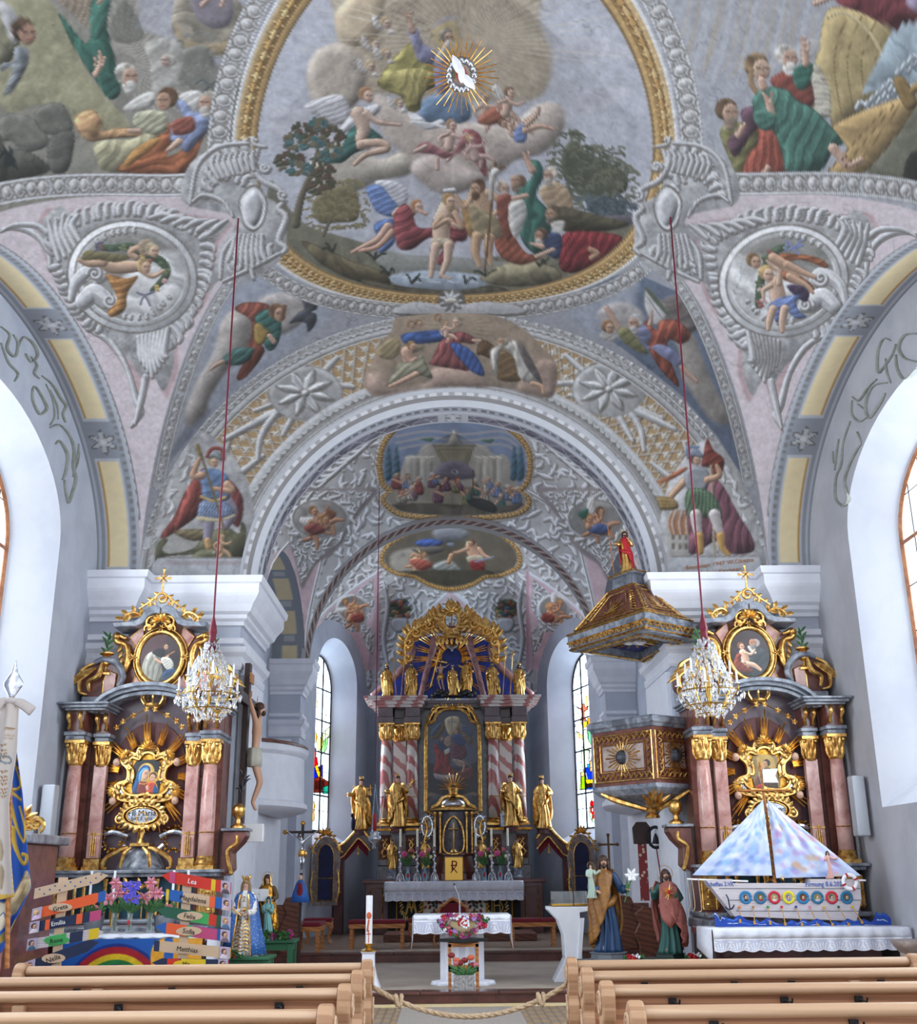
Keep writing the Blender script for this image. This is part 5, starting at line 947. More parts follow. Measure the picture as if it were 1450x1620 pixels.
for sx in(-1,1):
 nm='left' if sx<0 else 'right'
 S=lambda L:[(sx*x,y) for x,y in(L if sx<0 else L)][::1 if sx>0 else-1]
 pl=[(5.5,16.25),(4.95,16.25),(4.95,16.6),(3.3,16.6),(3.3,18.7),(3.9,18.7)]
 pier=MB();q=[(sx*x,y) for x,y in pl]+[(sx*5.5,18.7)]
 pier.add([(x,y,0) for x,y in q]+[(x,y,5.95) for x,y in q],[(i,(i+1)%7,(i+1)%7+7,i+7) for i in range(7)]+[tuple(range(7,14))]);struct(pier.build('wall_pier_'+nm,'plaster'))
 pth=[(sx*x,y) for x,y in pl]
 if sx<0:pth=pth[::-1]
 off=pth
 profile('trim_cornice_'+nm,off,CORN,5.23);profile('trim_band_'+nm,off,BAND,4.55)
 profile('trim_neck_'+nm,off,[(0,0),(.06,.02),(.06,.1),(0,.12)],4.93)
 q=[(sx*4.2,16.595),(sx*3.42,16.595)]
 struct(MB().bx((sx*3.42,16.52,.9),(sx*3.88,16.6,4.5)).build('trim_pilaster_'+nm,'white_trim'))
 struct(MB().bx((sx*3.22,16.75,.9),(sx*3.3,18.5,4.5)).build('trim_pier_panel_'+nm,'white_trim',bevel=.01))
cr=paint_ring();n,m_n=560,70;t=np.linspace(0,PI,n)[:,None];f=np.linspace(0,1,m_n)[None,:]
P=np.stack([-(4.85*(1-f)+3.45*f)*np.cos(t),16.3+.7*f+0*t,5.95+(4.5*(1-f)+3.45*f)*np.sin(t)],-1);px,py=pix(P);painted('wall_chancel_arch',P,cr.sample(px,py),FR);del cr
def soffit(name,prof,stripes,n=420):
 """stepped arch: prof = [(r, Y)], stripes = per-segment colour function (s, v)->rgb"""
 for i in range(len(prof)-1):
  (r0,y0),(r1,y1)=prof[i],prof[i+1];m_n=10;t=np.linspace(0,PI,n)[:,None];f=np.linspace(0,1,m_n)[None,:]
  R=r0+(r1-r0)*f;P=np.stack([-R*np.cos(t),y0+(y1-y0)*f+0*t,5.95+R*np.sin(t)],-1);K=np.zeros_like(P);stripes[i](K,t*3.3+0*f,f+0*t);painted(name,P,K,FR)
def flat(h):
 def g(K,s,v):K[:]=hexc(h)
 return g
def beads(h,h2,fr=7,v0=.3,v1=.7):
 def g(K,s,v):K[:]=hexc(h);k=((s*fr)%1<.6)&(v>v0)&(v<v1);K[k]=hexc(h2)
 return g
def marb(K,s,v):
 K[:]=hexc('c3c4c9');k=(v>.12)&(v<.88);nz=np.sin(s*9+v*4+2*np.sin(s*3.7+v*7))*.5+.5;c=np.array(hexc('73707c'))[None,None]*(.8+.4*nz[...,None]);K[k]=c[k]
 l=(np.abs(((s*3.1+v*.9)%1)-.5)<.05)&k;K[l]=hexc('a9a6ae');l=(np.abs(((s*2.3-v*.7)%1)-.5)<.03)&k;K[l]=hexc('b3b0b8')
 mid=np.abs(s-1.65*PI)<.28;K[mid]=hexc('c3c4c9');r=np.hypot((s-1.65*PI)/.22,(v-.5)/.42);a=np.arctan2((v-.5)/.42,(s-1.65*PI)/.22);p=r<.7+.3*np.cos(8*a);K[p&mid]=hexc('8d8c8c');K[(r<.5+.3*np.cos(8*a))&mid]=hexc('d2d2d4')
soffit('ceiling_arch_moulding',[(3.45,17.0),(3.42,17.08),(3.36,17.1),(3.3,17.14),(3.2,17.2),(3.2,17.42),(3.2,17.5),(3.2,17.9)],[flat('c9cbd1'),beads('a3a1a3','cfcfd2',5,.1,.9),flat('8a8888'),flat('c6c8cf'),beads('b5b8c2','7e7d80',6),flat('d0d2d8'),marb])
cb=paint_bay();Tb=np.linspace(PI,0,330)
grid_vault(lambda x,Y:np.maximum(barrelC(x),cellC(x,Y)),lambda Y:3.2*np.cos(Tb),np.linspace(17.9,23.5,240),cb,'ceiling_chancel',FR);del cb
def redrib(K,s,v):
 K[:]=hexc('5b4a48');nz=np.sin(s*26+v*5);K[nz>.2]=hexc('8a6660');K[(nz>.75)]=hexc('a99a92')
soffit('ceiling_rib',[(3.27,23.45),(3.18,23.46),(3.12,23.6),(3.15,24.0),(3.3,24.05)],[flat('b5b4b8'),redrib,flat('7d7a7a'),flat('aaa9ac')],300)
ca=paint_apse();U=np.linspace(-1,1,260)
grid_vault(vaultA,lambda Y:halfw(Y)*np.sin(U*PI/2),np.linspace(23.95,29.2,230),ca,'ceiling_apse',FR);del ca
for sx in(-1,1):
 nm='left' if sx<0 else 'right'
 for Yc,a_,b_,z_ in((20.75,2.75,1.5,5.95),):
  n=160;t=np.linspace(0,PI,n);Y=Yc-a_*np.cos(t);Z=z_+b_*np.sin(t);v=np.linspace(0,1,16)
  P=np.stack([sx*(3.2+.7*v[None,:])+0*t[:,None],Y[:,None]+0*v[None,:],Z[:,None]+0*v[None,:]],-1);K=np.zeros_like(P);K[:]=hexc('8f949c')
  s4=(t*2.2)[:,None]%1.05+0*v[None,:];V=v[None,:]+0*s4;pn=(s4>.1)&(s4<.8)&(V>.25)&(V<.7);K[pn]=hexc('d9c9a2');K[(s4>.85)&(V>.3)&(V<.65)]=hexc('b3b5b8')
  painted('ceiling_chancel_soffit',P,K,FR)
 struct(MB().bx((sx*3.9,18.4,0),(sx*4.1,23.6,7.6)).build('wall_chancel_'+nm,'plaster'))
 q=[(sx*3.9,23.45),(sx*3.25,23.45),(sx*3.25,24.2),(sx*3.9,24.4)]
 struct(MB().add([(x,y,0) for x,y in q]+[(x,y,5.95) for x,y in q],[(i,(i+1)%4,(i+1)%4+4,i+4) for i in range(4)]+[(4,5,6,7)]).build('wall_apse_pier_'+nm,'plaster'))
 pth=q[:3]+[(sx*3.3,24.25)]
 pth=[q[0],q[1],(sx*3.25,24.15)]
 if sx<0:pth=pth[::-1]
 profile('trim_apse_cornice_'+nm,pth,[(o*.9,h*1.0) for o,h in CORN],5.23);profile('trim_apse_band_'+nm,pth,BAND,4.35)
 profile('trim_apse_neck_'+nm,pth,[(0,0),(.05,.02),(.05,.08),(0,.1)],4.75)
 struct(MB().bx((sx*3.42,23.4,.9),(sx*3.85,23.46,4.3)).build('trim_apse_pilaster_'+nm,'white_trim',bevel=.01))
 a,b=((-3.3,24.2),(-1.95,29.2)) if sx<0 else((1.95,29.2),(3.3,24.2))
 Ln=math.hypot(1.35,5);sc=2.15 if sx<0 else Ln-2.15
 OP2=(1.35,2.2,6.0,1.0,20);IN2=(.86,2.55,5.85,.78,20)
 Wf=wall_open('wall_apse_'+nm,a,b,7.5,sc,OP2,.5,IN2,'plaster','reveal')
 def pane(root,Wf,hw,z0,zt,dp,sx=sx):
  ny,nx=420,130;P=np.zeros((ny,nx,3));K=np.ones((ny,nx,3))*np.array([.93,.97,1.0])
  for i in range(ny):
   z=z0+(zt-z0)*i/(ny-1);h=hw(z);e=np.linspace(-h,h,nx)
   for j in range(nx):P[i,j]=Wf(e[j],z,dp)
  u=np.linspace(-1,1,nx)*1.0;px_,py_=pix(P);K=np.clip(glass_canvas(sx).sample(px_,py_),0,1)**2.3;painted('stained_glass',P,K,attrmat('stained',.3,.02,thin=1),root,None)
 leaded('window_%d'%k,Wf,IN2,.5,(.025,'iron'),6,(-.3,.3),(3.35,4.35,5.1,5.85),pane=pane);k+=1
 struct(MB().bx((sx*1.95,29.15,0),(sx*1.85,29.2,.1)).build('trim_apse_corner_'+nm,'plaster'))
struct(MB().bx((-2.05,29.2,0),(2.05,29.4,8.4)).build('wall_apse_back','plaster'))
# ================================================================ shared builders
V3=Vector
def pl(pts,Y,o=0.0):
 return[at(x,y,Y)+V3((0,o,0)) for x,y in pts]
def sp3(pts,k=5,closed=False):return[V3(p) for p in spline([tuple(p) for p in pts],k,closed)]
def leaf(mb,a,b,w,Y=None,thick=.5):
 """tapering, ridged leaf from a to b"""
 a,b=V3(a),V3(b);d=b-a;l=d.length;d.normalize();s=d.cross(V3((0,1,0)))
 if s.length<.1:s=V3((1,0,0))
 s.normalize();n=s.cross(d)
 R=[]
 for t,k in((0,.35),(.25,.9),(.55,1),(.8,.6),(1,.06)):
  c=a+d*l*t;R.append([c-s*w*k,c-s*w*k*.5-n*w*thick*k*.4,c-n*w*thick*k,c+s*w*k*.5-n*w*thick*k*.4,c+s*w*k,c+n*w*.15*k])
 return mb.loft(R)
def cscroll(mb,c,r,a0,turns,w,Y,k=14,r1=.15,o=0):
 n=max(6,int(abs(turns)*k));P=[]
 for i in range(n+1):
  t=i/n;a=math.radians(a0)+turns*2*PI*t;q=r*(1-(1-r1)*t);P.append(V3((c[0]+q*cos(a),Y+o,c[1]+q*sin(a))))
 mb.tube(P,[w*.7,w*1.1,w*.9,w*.7],6);mb.ell(P[-1],(w*1.2,)*3,8,5)
def vine(mb,pts,w,leaves=0,ll=.08,side=1):
 P=sp3(pts,6);mb.tube(P,[w*.5,w,w*.9,w*.4],6);n=len(P)
 for i in range(leaves):
  j=int((i+.5)/leaves*(n-1));d=(P[min(j+1,n-1)]-P[j-1 if j else 0]).normalized();s=V3((d.z,0,-d.x))*(side if side else(1 if i%2 else-1))
  leaf(mb,P[j],P[j]+s*ll+d*ll*.6-V3((0,ll*.15,0)),ll*.32)
def rocframe(mb,pts,w,n=0,ll=.08,side=1,out=True):
 P=sp3(pts,5,True);P.append(P[0]);mb.tube(P,w,6,caps=False);L=len(P)-1
 for i in range(n):
  j=int(i/n*L);d=(P[j+1]-P[j-1]).normalized();s=V3((d.z,0,-d.x))*side;l=ll*(.75+.5*((i*7)%5)/5)
  leaf(mb,P[j]-V3((0,w,0)),P[j]+s*l+d*l*.5-V3((0,w,0)),l*.36)
def rays(mb,c,Y,n,r0,r1,w,a0=0,a1=360,grp=3,sq=1.0,sp=5.0):
 for i in range(n):
  a=a0+(a1-a0)*(i+.5)/n
  for j in range(grp):
   t=math.radians(a+(j-(grp-1)/2)*sp);rr=r1*(1 if j==grp//2 else.86)*(.9+.1*(i%2));p=V3((c[0]+r0*cos(t),Y,c[1]+r0*sin(t)*sq));q=V3((c[0]+rr*cos(t),Y,c[1]+rr*sin(t)*sq))
   mb.tube([p,q],[w,w*.5],4)
def shell(mb,c,r,Y,n=9,a0=-10,a1=190):
 for i in range(n):
  t=math.radians(a0+(a1-a0)*i/(n-1));leaf(mb,(c[0],Y,c[1]),(c[0]+r*cos(t),Y-r*.12,c[1]+r*sin(t)),r*.2,thick=.8)
def column(parent,x,y,z0,z1,r,shaft,n=20,cap=.34,square=False):
 m=MB();h=z1-z0
 if square:m.bx((x-r,y-r*.6,z0+.16),(x+r,y+r*.6,z1-cap+.02))
 else:m.lathe((x,y,z0),[(r*1.03,.15),(r*1.03,h*.3),(r*.99,h*.6),(r*.86,h-cap+.02)],n)
 m.build('shaft',shaft,parent,smooth=not square)
 b=MB()
 b.bx((x-r*1.4,y-r*1.3,z0),(x+r*1.4,y+r*1.3,z0+.05))
 if square:b.bx((x-r*1.25,y-r*.9,z0+.05),(x+r*1.25,y+r*.9,z0+.15))
 else:b.lathe((x,y,z0),[(r*1.3,.05),(r*1.38,.08),(r*1.12,.12),(r*1.2,.15),(r*1.05,.17)],n)
 b.build('base','gold',parent,smooth=not square,auto=30)
 d=MB()
 if square:d.bx((x-r*1.08,y-r*.7,z0+h*.27),(x+r*1.08,y+r*.7,z0+h*.27+.02))
 else:d.lathe((x,y,z0+h*.27),[(r*1.0,0),(r*1.12,.012),(r*1.0,.025)],n)
 d.build('collar','gold',parent)
 c=MB();zc=z1-cap;c.lathe((x,y,zc),[(r*.92,0),(r*1.02,.02),(r*.9,.04),(r*.95,cap*.5),(r*1.2,cap*.88)],12)
 for row,(zz,l,k) in enumerate(((.03,.5,8),(cap*.38,.5,8))):
  for i in range(k):
   a=2*PI*(i+.5*row)/k;p=V3((x+r*.9*cos(a),y+r*.9*sin(a),zc+zz));leaf(c,p,p+V3((cos(a)*r*.35,sin(a)*r*.35,cap*l)),r*.28)
 for i in range(4):
  a=PI/4+i*PI/2;q=V3((x+cos(a)*r*1.35,y+sin(a)*r*1.35,z1-.07));c.ell(q,(r*.3,r*.3,r*.3),8,5)
 c.bx((x-r*1.35,y-r*1.3,z1-.04),(x+r*1.35,y+r*1.3,z1));c.ell((x,y-r*1.3,z1-.05),(r*.25,r*.12,r*.22),8,5)
 c.build('capital','gold',parent)
def slab(parent,name,m,x0,x1,y0,y1,z0,z1,ov=(0,.03,.06,.1),rev=False,bevel=0):
 """cornice block: steps outward as it rises (or as it falls)"""
 mb=MB();n=len(ov);h=(z1-z0)/n
 for i,o in enumerate(ov[::-1] if rev else ov):mb.bx((x0-o,y0-o,z0+i*h),(x1+o,y1,z0+(i+1)*h+.001))
 return mb.build(name,m,parent,bevel=bevel)
def panel(name,P4,canvas,m,parent,kind=None,th=.0):
 """painted flat panel; P4 = corners (tl, tr, br, bl); paint read straight from the canvas"""
 tl,tr,br,bl=[np.array(p,float) for p in P4];ny,nx=min(canvas.H,220),min(canvas.W,260);v=np.linspace(0,1,ny)[:,None,None];u=np.linspace(0,1,nx)[None,:,None]
 P=(tl*(1-u)+tr*u)*(1-v)+(bl*(1-u)+br*u)*v
 jj=np.linspace(0,canvas.H-1,ny).astype(int);ii=np.linspace(0,canvas.W-1,nx).astype(int)
 o=painted(name,P,canvas.im[jj][:,ii],m,parent,kind,smooth=False)
 if th:q=o.modifiers.new('thickness','SOLIDIFY');q.thickness=th
 return o
def oval(name,c,rx,rz,Y,canvas,parent,pw=2.0,n=90):
 t=np.linspace(-1,1,n);z=c[1]-t*rz;h=rx*np.clip(1-np.abs(t)**pw,0,1)**(1/pw);u=np.linspace(-1,1,n)
 P=np.stack([c[0]+h[:,None]*u[None,:],Y+0*h[:,None]*u[None,:],z[:,None]+0*u[None,:]],-1)
 ii=((h[:,None]/rx*u[None,:]+1)/2*(canvas.W-1)).astype(int);jj=((t+1)/2*(canvas.H-1)).astype(int)[:,None]+0*ii
 return painted(name,P,canvas.im[jj,ii],attrmat('oil_paint',.35,.02),parent,None,smooth=False)
def arc3(c,rx,rz,a0,a1,Y,n=24):return[V3((c[0]+rx*cos(math.radians(a0+(a1-a0)*i/n)),Y,c[1]+rz*sin(math.radians(a0+(a1-a0)*i/n)))) for i in range(n+1)]
def text(name,s,loc,size,m,parent,rot=(PI/2,0,0),ext=.002,al='CENTER',sx=1):
 cu=bpy.data.curves.new(name,'FONT');cu.body=s;cu.size=size;cu.extrude=ext;cu.align_x=al;cu.align_y='CENTER';cu.resolution_u=2
 t=bpy.data.objects.new(name,cu);C.objects.link(t);bpy.context.view_layer.update();me=bpy.data.meshes.new_from_object(t.evaluated_get(bpy.context.evaluated_depsgraph_get()));bpy.data.objects.remove(t)
 me.materials.clear();me.materials.append(MATS[m]);o=bpy.data.objects.new(name,me);C.objects.link(o);o.parent=parent;o.location=V3(loc)-wloc(parent);o.rotation_euler=rot;o.scale=(sx,1,1);return o
def skinmesh(name,V,E,R,m,parent,sub=1):
 me=bpy.data.meshes.new(name);me.from_pydata([tuple(v) for v in V],E,[]);me.materials.append(MATS[m])
 o=bpy.data.objects.new(name,me);C.objects.link(o);o.parent=parent;me.transform(Matrix.Translation(-wloc(parent)))
 sk=o.modifiers.new('skin','SKIN');sk.use_smooth_shade=True;sk.branch_smoothing=.6
 L=me.skin_vertices[0].data
 for i,r in enumerate(R):L[i].radius=(r,r) if not isinstance(r,tuple) else r;L[i].use_root=i==0
 s=o.modifiers.new('sub','SUBSURF');s.levels=s.render_levels=sub
 return o
def figure(root,b,H,aR,aL,robe='gold_leaf',mantle='gold',skin='skin_pale',hair='hair_brown',beard=False,crown=None,turn=0,lean=0,tilt=0,nude=False,legs=None,longhair=False,mside=1,folds=9,under=None,veil=None,mw=1.0,sit=0,fist=(1,1),hem=1.0):
 """standing figure H tall at b; aR/aL = (elbow, hand) in units of H relative to b, x right, y depth (front negative), z up"""
 b=V3(b);X=lambda x,y,z:b+V3((x+lean*z,y,z))*H
 V,E,R=[],[],[]
 def n_(p,r,par=None):
  V.append(p);R.append(r if isinstance(r,tuple) else r*H);
  if par is not None:E.append((par,len(V)-1))
  return len(V)-1
 hip=n_(X(0,0,.52),.062 if nude else.05);ch=n_(X(.0,0,.70),.068 if nude else.055,n_(X(0,0,.6),.055 if nude else.045,hip));nk=n_(X(0,-.005,.82),.036,ch);n2=n_(X(tilt*.2,-.008,.865),.027,nk)
 h0=X(tilt*.5,-.012,.93);hd=n_(X(tilt*.35,-.018,.893),.033,n2);h1=n_(h0,.05,hd);n_(X(tilt*.6,-.005,.968),.034,h1)
 td=V3((math.sin(turn),-math.cos(turn),0));ts=V3((math.cos(turn),math.sin(turn),0))
 for s,(e,h) in((-1,aR),(1,aL)):
  sh=n_(X(s*.088,0,.79),.036,ch);el=n_(X(*e),.026,sh);hx=V3(h);ex=V3(e);d=(hx-ex).normalized();wr=n_(X(*(hx-d*.03)),.015,el);pm=n_(X(*hx),.017,wr);f=d
  sd=V3((0,0,1)).cross(d);sd=sd.normalized() if sd.length>.1 else V3((1,0,0));cu=d.cross(sd)*(-.3 if fist[s>0] else-.05)
  for k in range(4):
   q=hx+d*.018+sd*(k-1.5)*.0095;l=(.024,.029,.027,.02)[k];a=n_(X(*q),.0058,pm);n_(X(*(q+d*l+cu*l*1.5)),.0045,a)
  a=n_(X(*(hx+sd*.018*(1 if s>0 else-1))),.0055,wr);n_(X(*(hx+sd*.028*(1 if s>0 else-1)+d*.018+cu*.03)),.0048,a)
 if legs or nude:
  for s,(kx,kz,fx,fz) in zip((-1,1),legs or((0,0,0,0),(0,0,0,0))):
   q=n_(X(s*.045,0,.48),.046,hip);kn=n_(X(s*.05+kx,-.03,.28+kz),.03,q);a=n_(X(s*.045+fx,.0,.05+fz),.019,kn);n_(X(s*.05+fx,-.05,.012+fz),.016,a)
 else:
  for s in(-1,1):q=n_(X(s*.04,0,.1),.02,hip);n_(X(s*.05,-.085*hem,.016),.018,q)
 body=skinmesh('body',V,E,R,skin,root)
 f=MB();hc=h0;r=.05*H
 f.ell(hc+td*r*1.02-V3((0,0,r*.16)),(r*.13,r*.2,r*.28),6,5);f.build('nose',skin,body,smooth=True)
 e=MB()
 for s in(-1,1):e.ell(hc+td*r*.88+ts*s*r*.34+V3((0,0,r*.12)),(r*.16,r*.1,r*.07),6,4)
 e.build('eye','hair_brown',body);e=MB();e.ell(hc+td*r*.86-V3((0,0,r*.62)),(r*.24,r*.12,r*.06),6,4);e.build('mouth','lip',body)
 hm=MB();k=r*1.1;hm.ell(hc-td*r*.28+V3((0,0,r*.28)),(k,k,k*1.0),12,8)
 if longhair or beard:
  for s in(-1,1):hm.tube([hc+ts*s*r*.85+V3((0,0,r*.5)),hc+ts*s*r*1.05-td*r*.1-V3((0,0,r*.5)),hc+ts*s*r*1.1-V3((0,0,r*1.7)),hc+ts*s*r*1.2-td*r*.1-V3((0,0,r*(3.4 if longhair else 2.2)))],[r*.3,r*.42,r*.4,r*.15],6)
 if beard:
  hm.ell(hc+td*r*.62-V3((0,0,r*1.05)),(r*.5,r*.36,r*.5),8,6);hm.tube([hc+ts*r*.8,hc+ts*r*.6+td*r*.5-V3((0,0,r*.8)),hc-ts*r*.6+td*r*.5-V3((0,0,r*.8)),hc-ts*r*.8],r*.18,5);hm.tube([hc+ts*r*.3+td*r*.98-V3((0,0,r*.48)),hc+td*r*1.1-V3((0,0,r*.4)),hc-ts*r*.3+td*r*.98-V3((0,0,r*.48))],r*.08,4)
 hm.build('hair',hair,root,smooth=True)
 if veil:
  vm=MB();R_=[]
  for z,q,o in((.60,.13,.02),(.72,.115,.02),(.80,.09,.015),(.86,.066,.01),(.93,.068,.005),(.985,.045,.0),(1.0,.01,.01)):R_.append([b+V3(((tilt*.5 if z>.85 else 0)+q*cos(t)*(1+.05*sin(6*t)),o+.0+q*.8*sin(t),z))*H for t in np.linspace(PI*-.22,PI*1.22,22)])
  vm.loft(R_,closed=False,caps=False);vm.build('veil',veil,root,smooth=True,solid=.008*H)
 if not nude:
  m=MB();N=60;prof=[(0,.125,.1),(.03,.122,.098),(.15,.105,.085),(.3,.09,.075),(.45,.082,.068),(.55,.074,.062),(.62,.072,.06),(.7,.082,.062),(.76,.092,.058),(.8,.088,.05),(.83,.05,.042),(.845,.036,.036)]
  R_=[]
  for z,rx,ry in prof:
   a=.26*max(0,1-z/.62)**.6;sw=.018*math.sin(z*7)
   R_.append([b+V3((sw+lean*z+rx*hem**(1 if z<.4 else 0)*cos(t)*(1+a*math.sin(folds*t+z*3+.6*sin(3*t))+.07*sin(17*t+z*9)*(a>.02)),ry*hem**(1 if z<.4 else 0)*sin(t)*(1+a*math.sin(folds*t+z*3+.6*sin(3*t))),z))*H for t in np.linspace(0,2*PI,N,endpoint=False)])
  m.loft(R_)
  for s,(e,h) in((-1,aR),(1,aL)):
   ex,hx=V3(e),V3(h);m.tube(sp3([X(s*.07,0,.79),X(s*.1,0,.765),X(*ex),X(*(ex+(hx-ex)*.45)),X(*(ex+(hx-ex)*.82))],3),[.04*H,.047*H,.045*H,.04*H,.046*H],12)
  m.build('robe',robe,root,smooth=True)
  if mantle:
   m=MB();R_=[];s=mside
   for i in range(16):
    u=i/15;z=.80-.72*u;a0=PI*(-.75+.55*u);a1=PI*(.95-.1*u);rx=(.098+.055*math.sin(u*2.2))*mw;ry=rx*.86;ring=[]
    for j in range(54):
     t=a0+(a1-a0)*j/53;k=1+.17*math.sin(11*t+u*8)*u**.5+.07*sin(23*t)*u;zz=z+.10*math.sin((t-a0)*1.6)*(1-u)*.5-.05*u*sin(t*2)
     ring.append(b+V3((s*(rx*k*cos(t))+.018*math.sin(z*7)+lean*z,ry*k*sin(t),zz))*H)
    R_.append(ring)
   m.loft(R_,closed=False,caps=False)
   P_=[X(-s*.1,-.01,.56),X(-s*.04,-.085,.50),X(s*.06,-.09,.47),X(s*.12,-.03,.50)];m.tube(sp3(P_,5),[.02*H,.035*H,.03*H,.02*H],8)
   m.build('mantle',mantle,root,smooth=True,solid=.012*H)
 if crown:
  c=MB();z0=h0 .z+r*.75;cc=V3((h0 .x+tilt*r,h0 .y+r*.1,z0))
  if crown=='mitre':
   c.loft([[cc+V3((k*r*cos(t),k*r*.6*sin(t),z)) for t in np.linspace(0,2*PI,14,endpoint=False)] for k,z in((.85,-.1*r),(1.0,.5*r),(.8,1.3*r),(.1,2.1*r))])
  elif crown=='halo':c.tube([h0+ts*r*1.9*cos(t)+V3((0,r*.6,r*1.9*math.sin(t)+r*.2)) for t in np.linspace(0,2*PI,25)],r*.08,5)
  elif crown=='rayhalo':
   rays(c,(h0 .x,h0 .z+.01),h0 .y+r*.7,14,r*.5,r*2.6,r*.1,grp=1)
  else:
   q=1.0 if crown=='crown' else 1.5;c.lathe(cc,[(r*.7,0),(r*.76,r*.2),(r*.7,r*.3)],14)
   for i in range(8):a=i*PI/4;leaf(c,cc+V3((r*.7*cos(a),r*.7*sin(a),r*.2)),cc+V3((r*.85*q*cos(a),r*.85*q*sin(a),r*(.95*q))),r*.2);c.ell(cc+V3((r*.85*q*cos(a),r*.85*q*sin(a),r*.98*q)),(r*.12,)*3,6,4)
  c.build('halo' if 'halo' in crown else crown if crown=='mitre' else 'crown','gold_leaf',root,smooth=crown in('mitre','halo'))
 return body
mat('lip','9a4a44',.5)
def plinth(root,b,r,h,m,n=8,name='plinth'):
 MB().lathe(b,[(r,0),(r,h*.2),(r*.86,h*.3),(r*.86,h*.8),(r*.95,h*.9),(r*.95,h)],n).build(name,m,root)
def crucified(root,c,H,skin,loin,turn=0):
 """figure on the cross hanging from hands; c = centre of the cross beam"""
 c=V3(c);s=H;ct,st=math.cos(turn),math.sin(turn)
 X=lambda x,y,z:c+V3((x*ct-y*st,x*st+y*ct,z))*s
 V,E,R=[],[],[]
 def n_(p,r,par=None):
  V.append(X(*p));R.append(r*s)
  if par is not None:E.append((par,len(V)-1))
  return len(V)-1
 hip=n_((0.01,-.05,-.52),.06);be=n_((0,-.055,-.42),.047,hip);ch=n_((-.01,-.07,-.28),.064,be);nk=n_((-.015,-.07,-.16),.034,ch);n2=n_((-.03,-.09,-.12),.027,nk);hd=n_((-.045,-.1,-.08),.045,n2);n_((-.045,-.095,-.035),.034,hd)
 for q in(-1,1):
  sh=n_((q*.09,-.06,-.20),.034,ch);el=n_((q*.22,-.045,-.10),.024,sh);wr=n_((q*.36,-.04,-.01),.014,el);pm=n_((q*.385,-.045,.008),.017,wr)
  for k in range(5):a=n_((q*(.40+.002*k),-.055,.0+.011*k),.0055,pm);n_((q*(.412+.003*k),-.072,.006+.011*k),.0045,a)
  th=n_((q*.045,-.055,-.58),.044,hip);kn=n_((q*.035+.03,-.115,-.78),.03,th);an=n_((q*.018+.01,-.05,-.97),.018,kn);n_((q*.014+.005,-.09,-1.05),.015,an)
 b=skinmesh('body',V,E,R,skin,root);L=MB()
 L.loft([[X((.068+.02*k)*cos(t)*(1+.1*sin(7*t)),-.052+(.06+.01*k)*sin(t)*(1+.1*sin(7*t)),z) for t in np.linspace(0,2*PI,22,endpoint=False)] for k,z in((0,-.45),(.5,-.5),(1,-.56),(.8,-.63))]);L.tube([X(.08,-.06,-.48),X(.12,-.06,-.56),X(.1,-.05,-.68)],[.03*s,.035*s,.012*s],6)
 L.build('loincloth',loin,root,smooth=True,solid=.004)
 h=MB();h.ell(X(-.045,-.085,-.05),(.05*s,.05*s,.05*s),10,7);h.ell(X(-.05,-.13,-.115),(.024*s,.02*s,.028*s),8,5)
 for q in(-1,1):h.tube([X(-.045+q*.045,-.085,-.05),X(-.045+q*.055,-.09,-.12),X(-.045+q*.05,-.08,-.17)],[.012*s,.02*s,.008*s],5)
 h.build('hair','hair_brown',root,smooth=True)
 m=MB();m.ell(X(-.048,-.148,-.085),(.007*s,.012*s,.014*s),6,4);m.build('nose',skin,b,smooth=True);return b
def candlestick(name,p,h,ch,m,label,group,r=.045,ornate=True,cm='candle'):
 t=thing(name,label,'candlestick',p,group);b=MB();p=V3(p)
 if ornate:
  for k in range(3):a=k*2*PI/3+.5;b.tube([p+V3((cos(a)*r*1.7,sin(a)*r*1.7,.01)),p+V3((cos(a)*r*1.5,sin(a)*r*1.5,h*.14)),p+V3((cos(a)*r*.4,sin(a)*r*.4,h*.24))],[r*.35,r*.3,r*.25],6);b.ell(p+V3((cos(a)*r*1.7,sin(a)*r*1.7,r*.3)),(r*.4,)*3,8,5)
  for k in range(6):b.ell(p+V3((r*.3*(-1)**k,-r*.3,h*(.28+.11*k))),(r*.55,r*.4,r*.5),8,5)
 b.lathe(p,[(r*1.1,.0),(r*.9,h*.1),(r*.4,h*.2),(r*.6,h*.28),(r*.34,h*.36),(r*.5,h*.46),(r*.3,h*.6),(r*.42,h*.7),(r*.28,h*.84),(r*.8,h*.93),(r*.95,h),(r*.5,h*1.0)],12)
 b.build('stem',m,t,smooth=True,auto=50);MB().lathe(p+V3((0,0,h)),[(r*.42,0),(r*.42,ch)],10).build('candle',cm,t,smooth=True,auto=40)
 MB().tube([p+V3((0,0,h+ch)),p+V3((0,0,h+ch+.02))],.002,4).build('wick','black',t)
 return t
rg=[o for o in bpy.data.objects if o.name=='wall_chancel_arch'][0]
for s_,y_,z_ in(('Renoviert 1947 W.Obetta',892,.1),('Mathias Kirchner',904,.1)):p=at(1137,y_,16.62);text('lettering',s_,p,z_,'orange_brown',rg,rot=(PI/2,0,-.464))
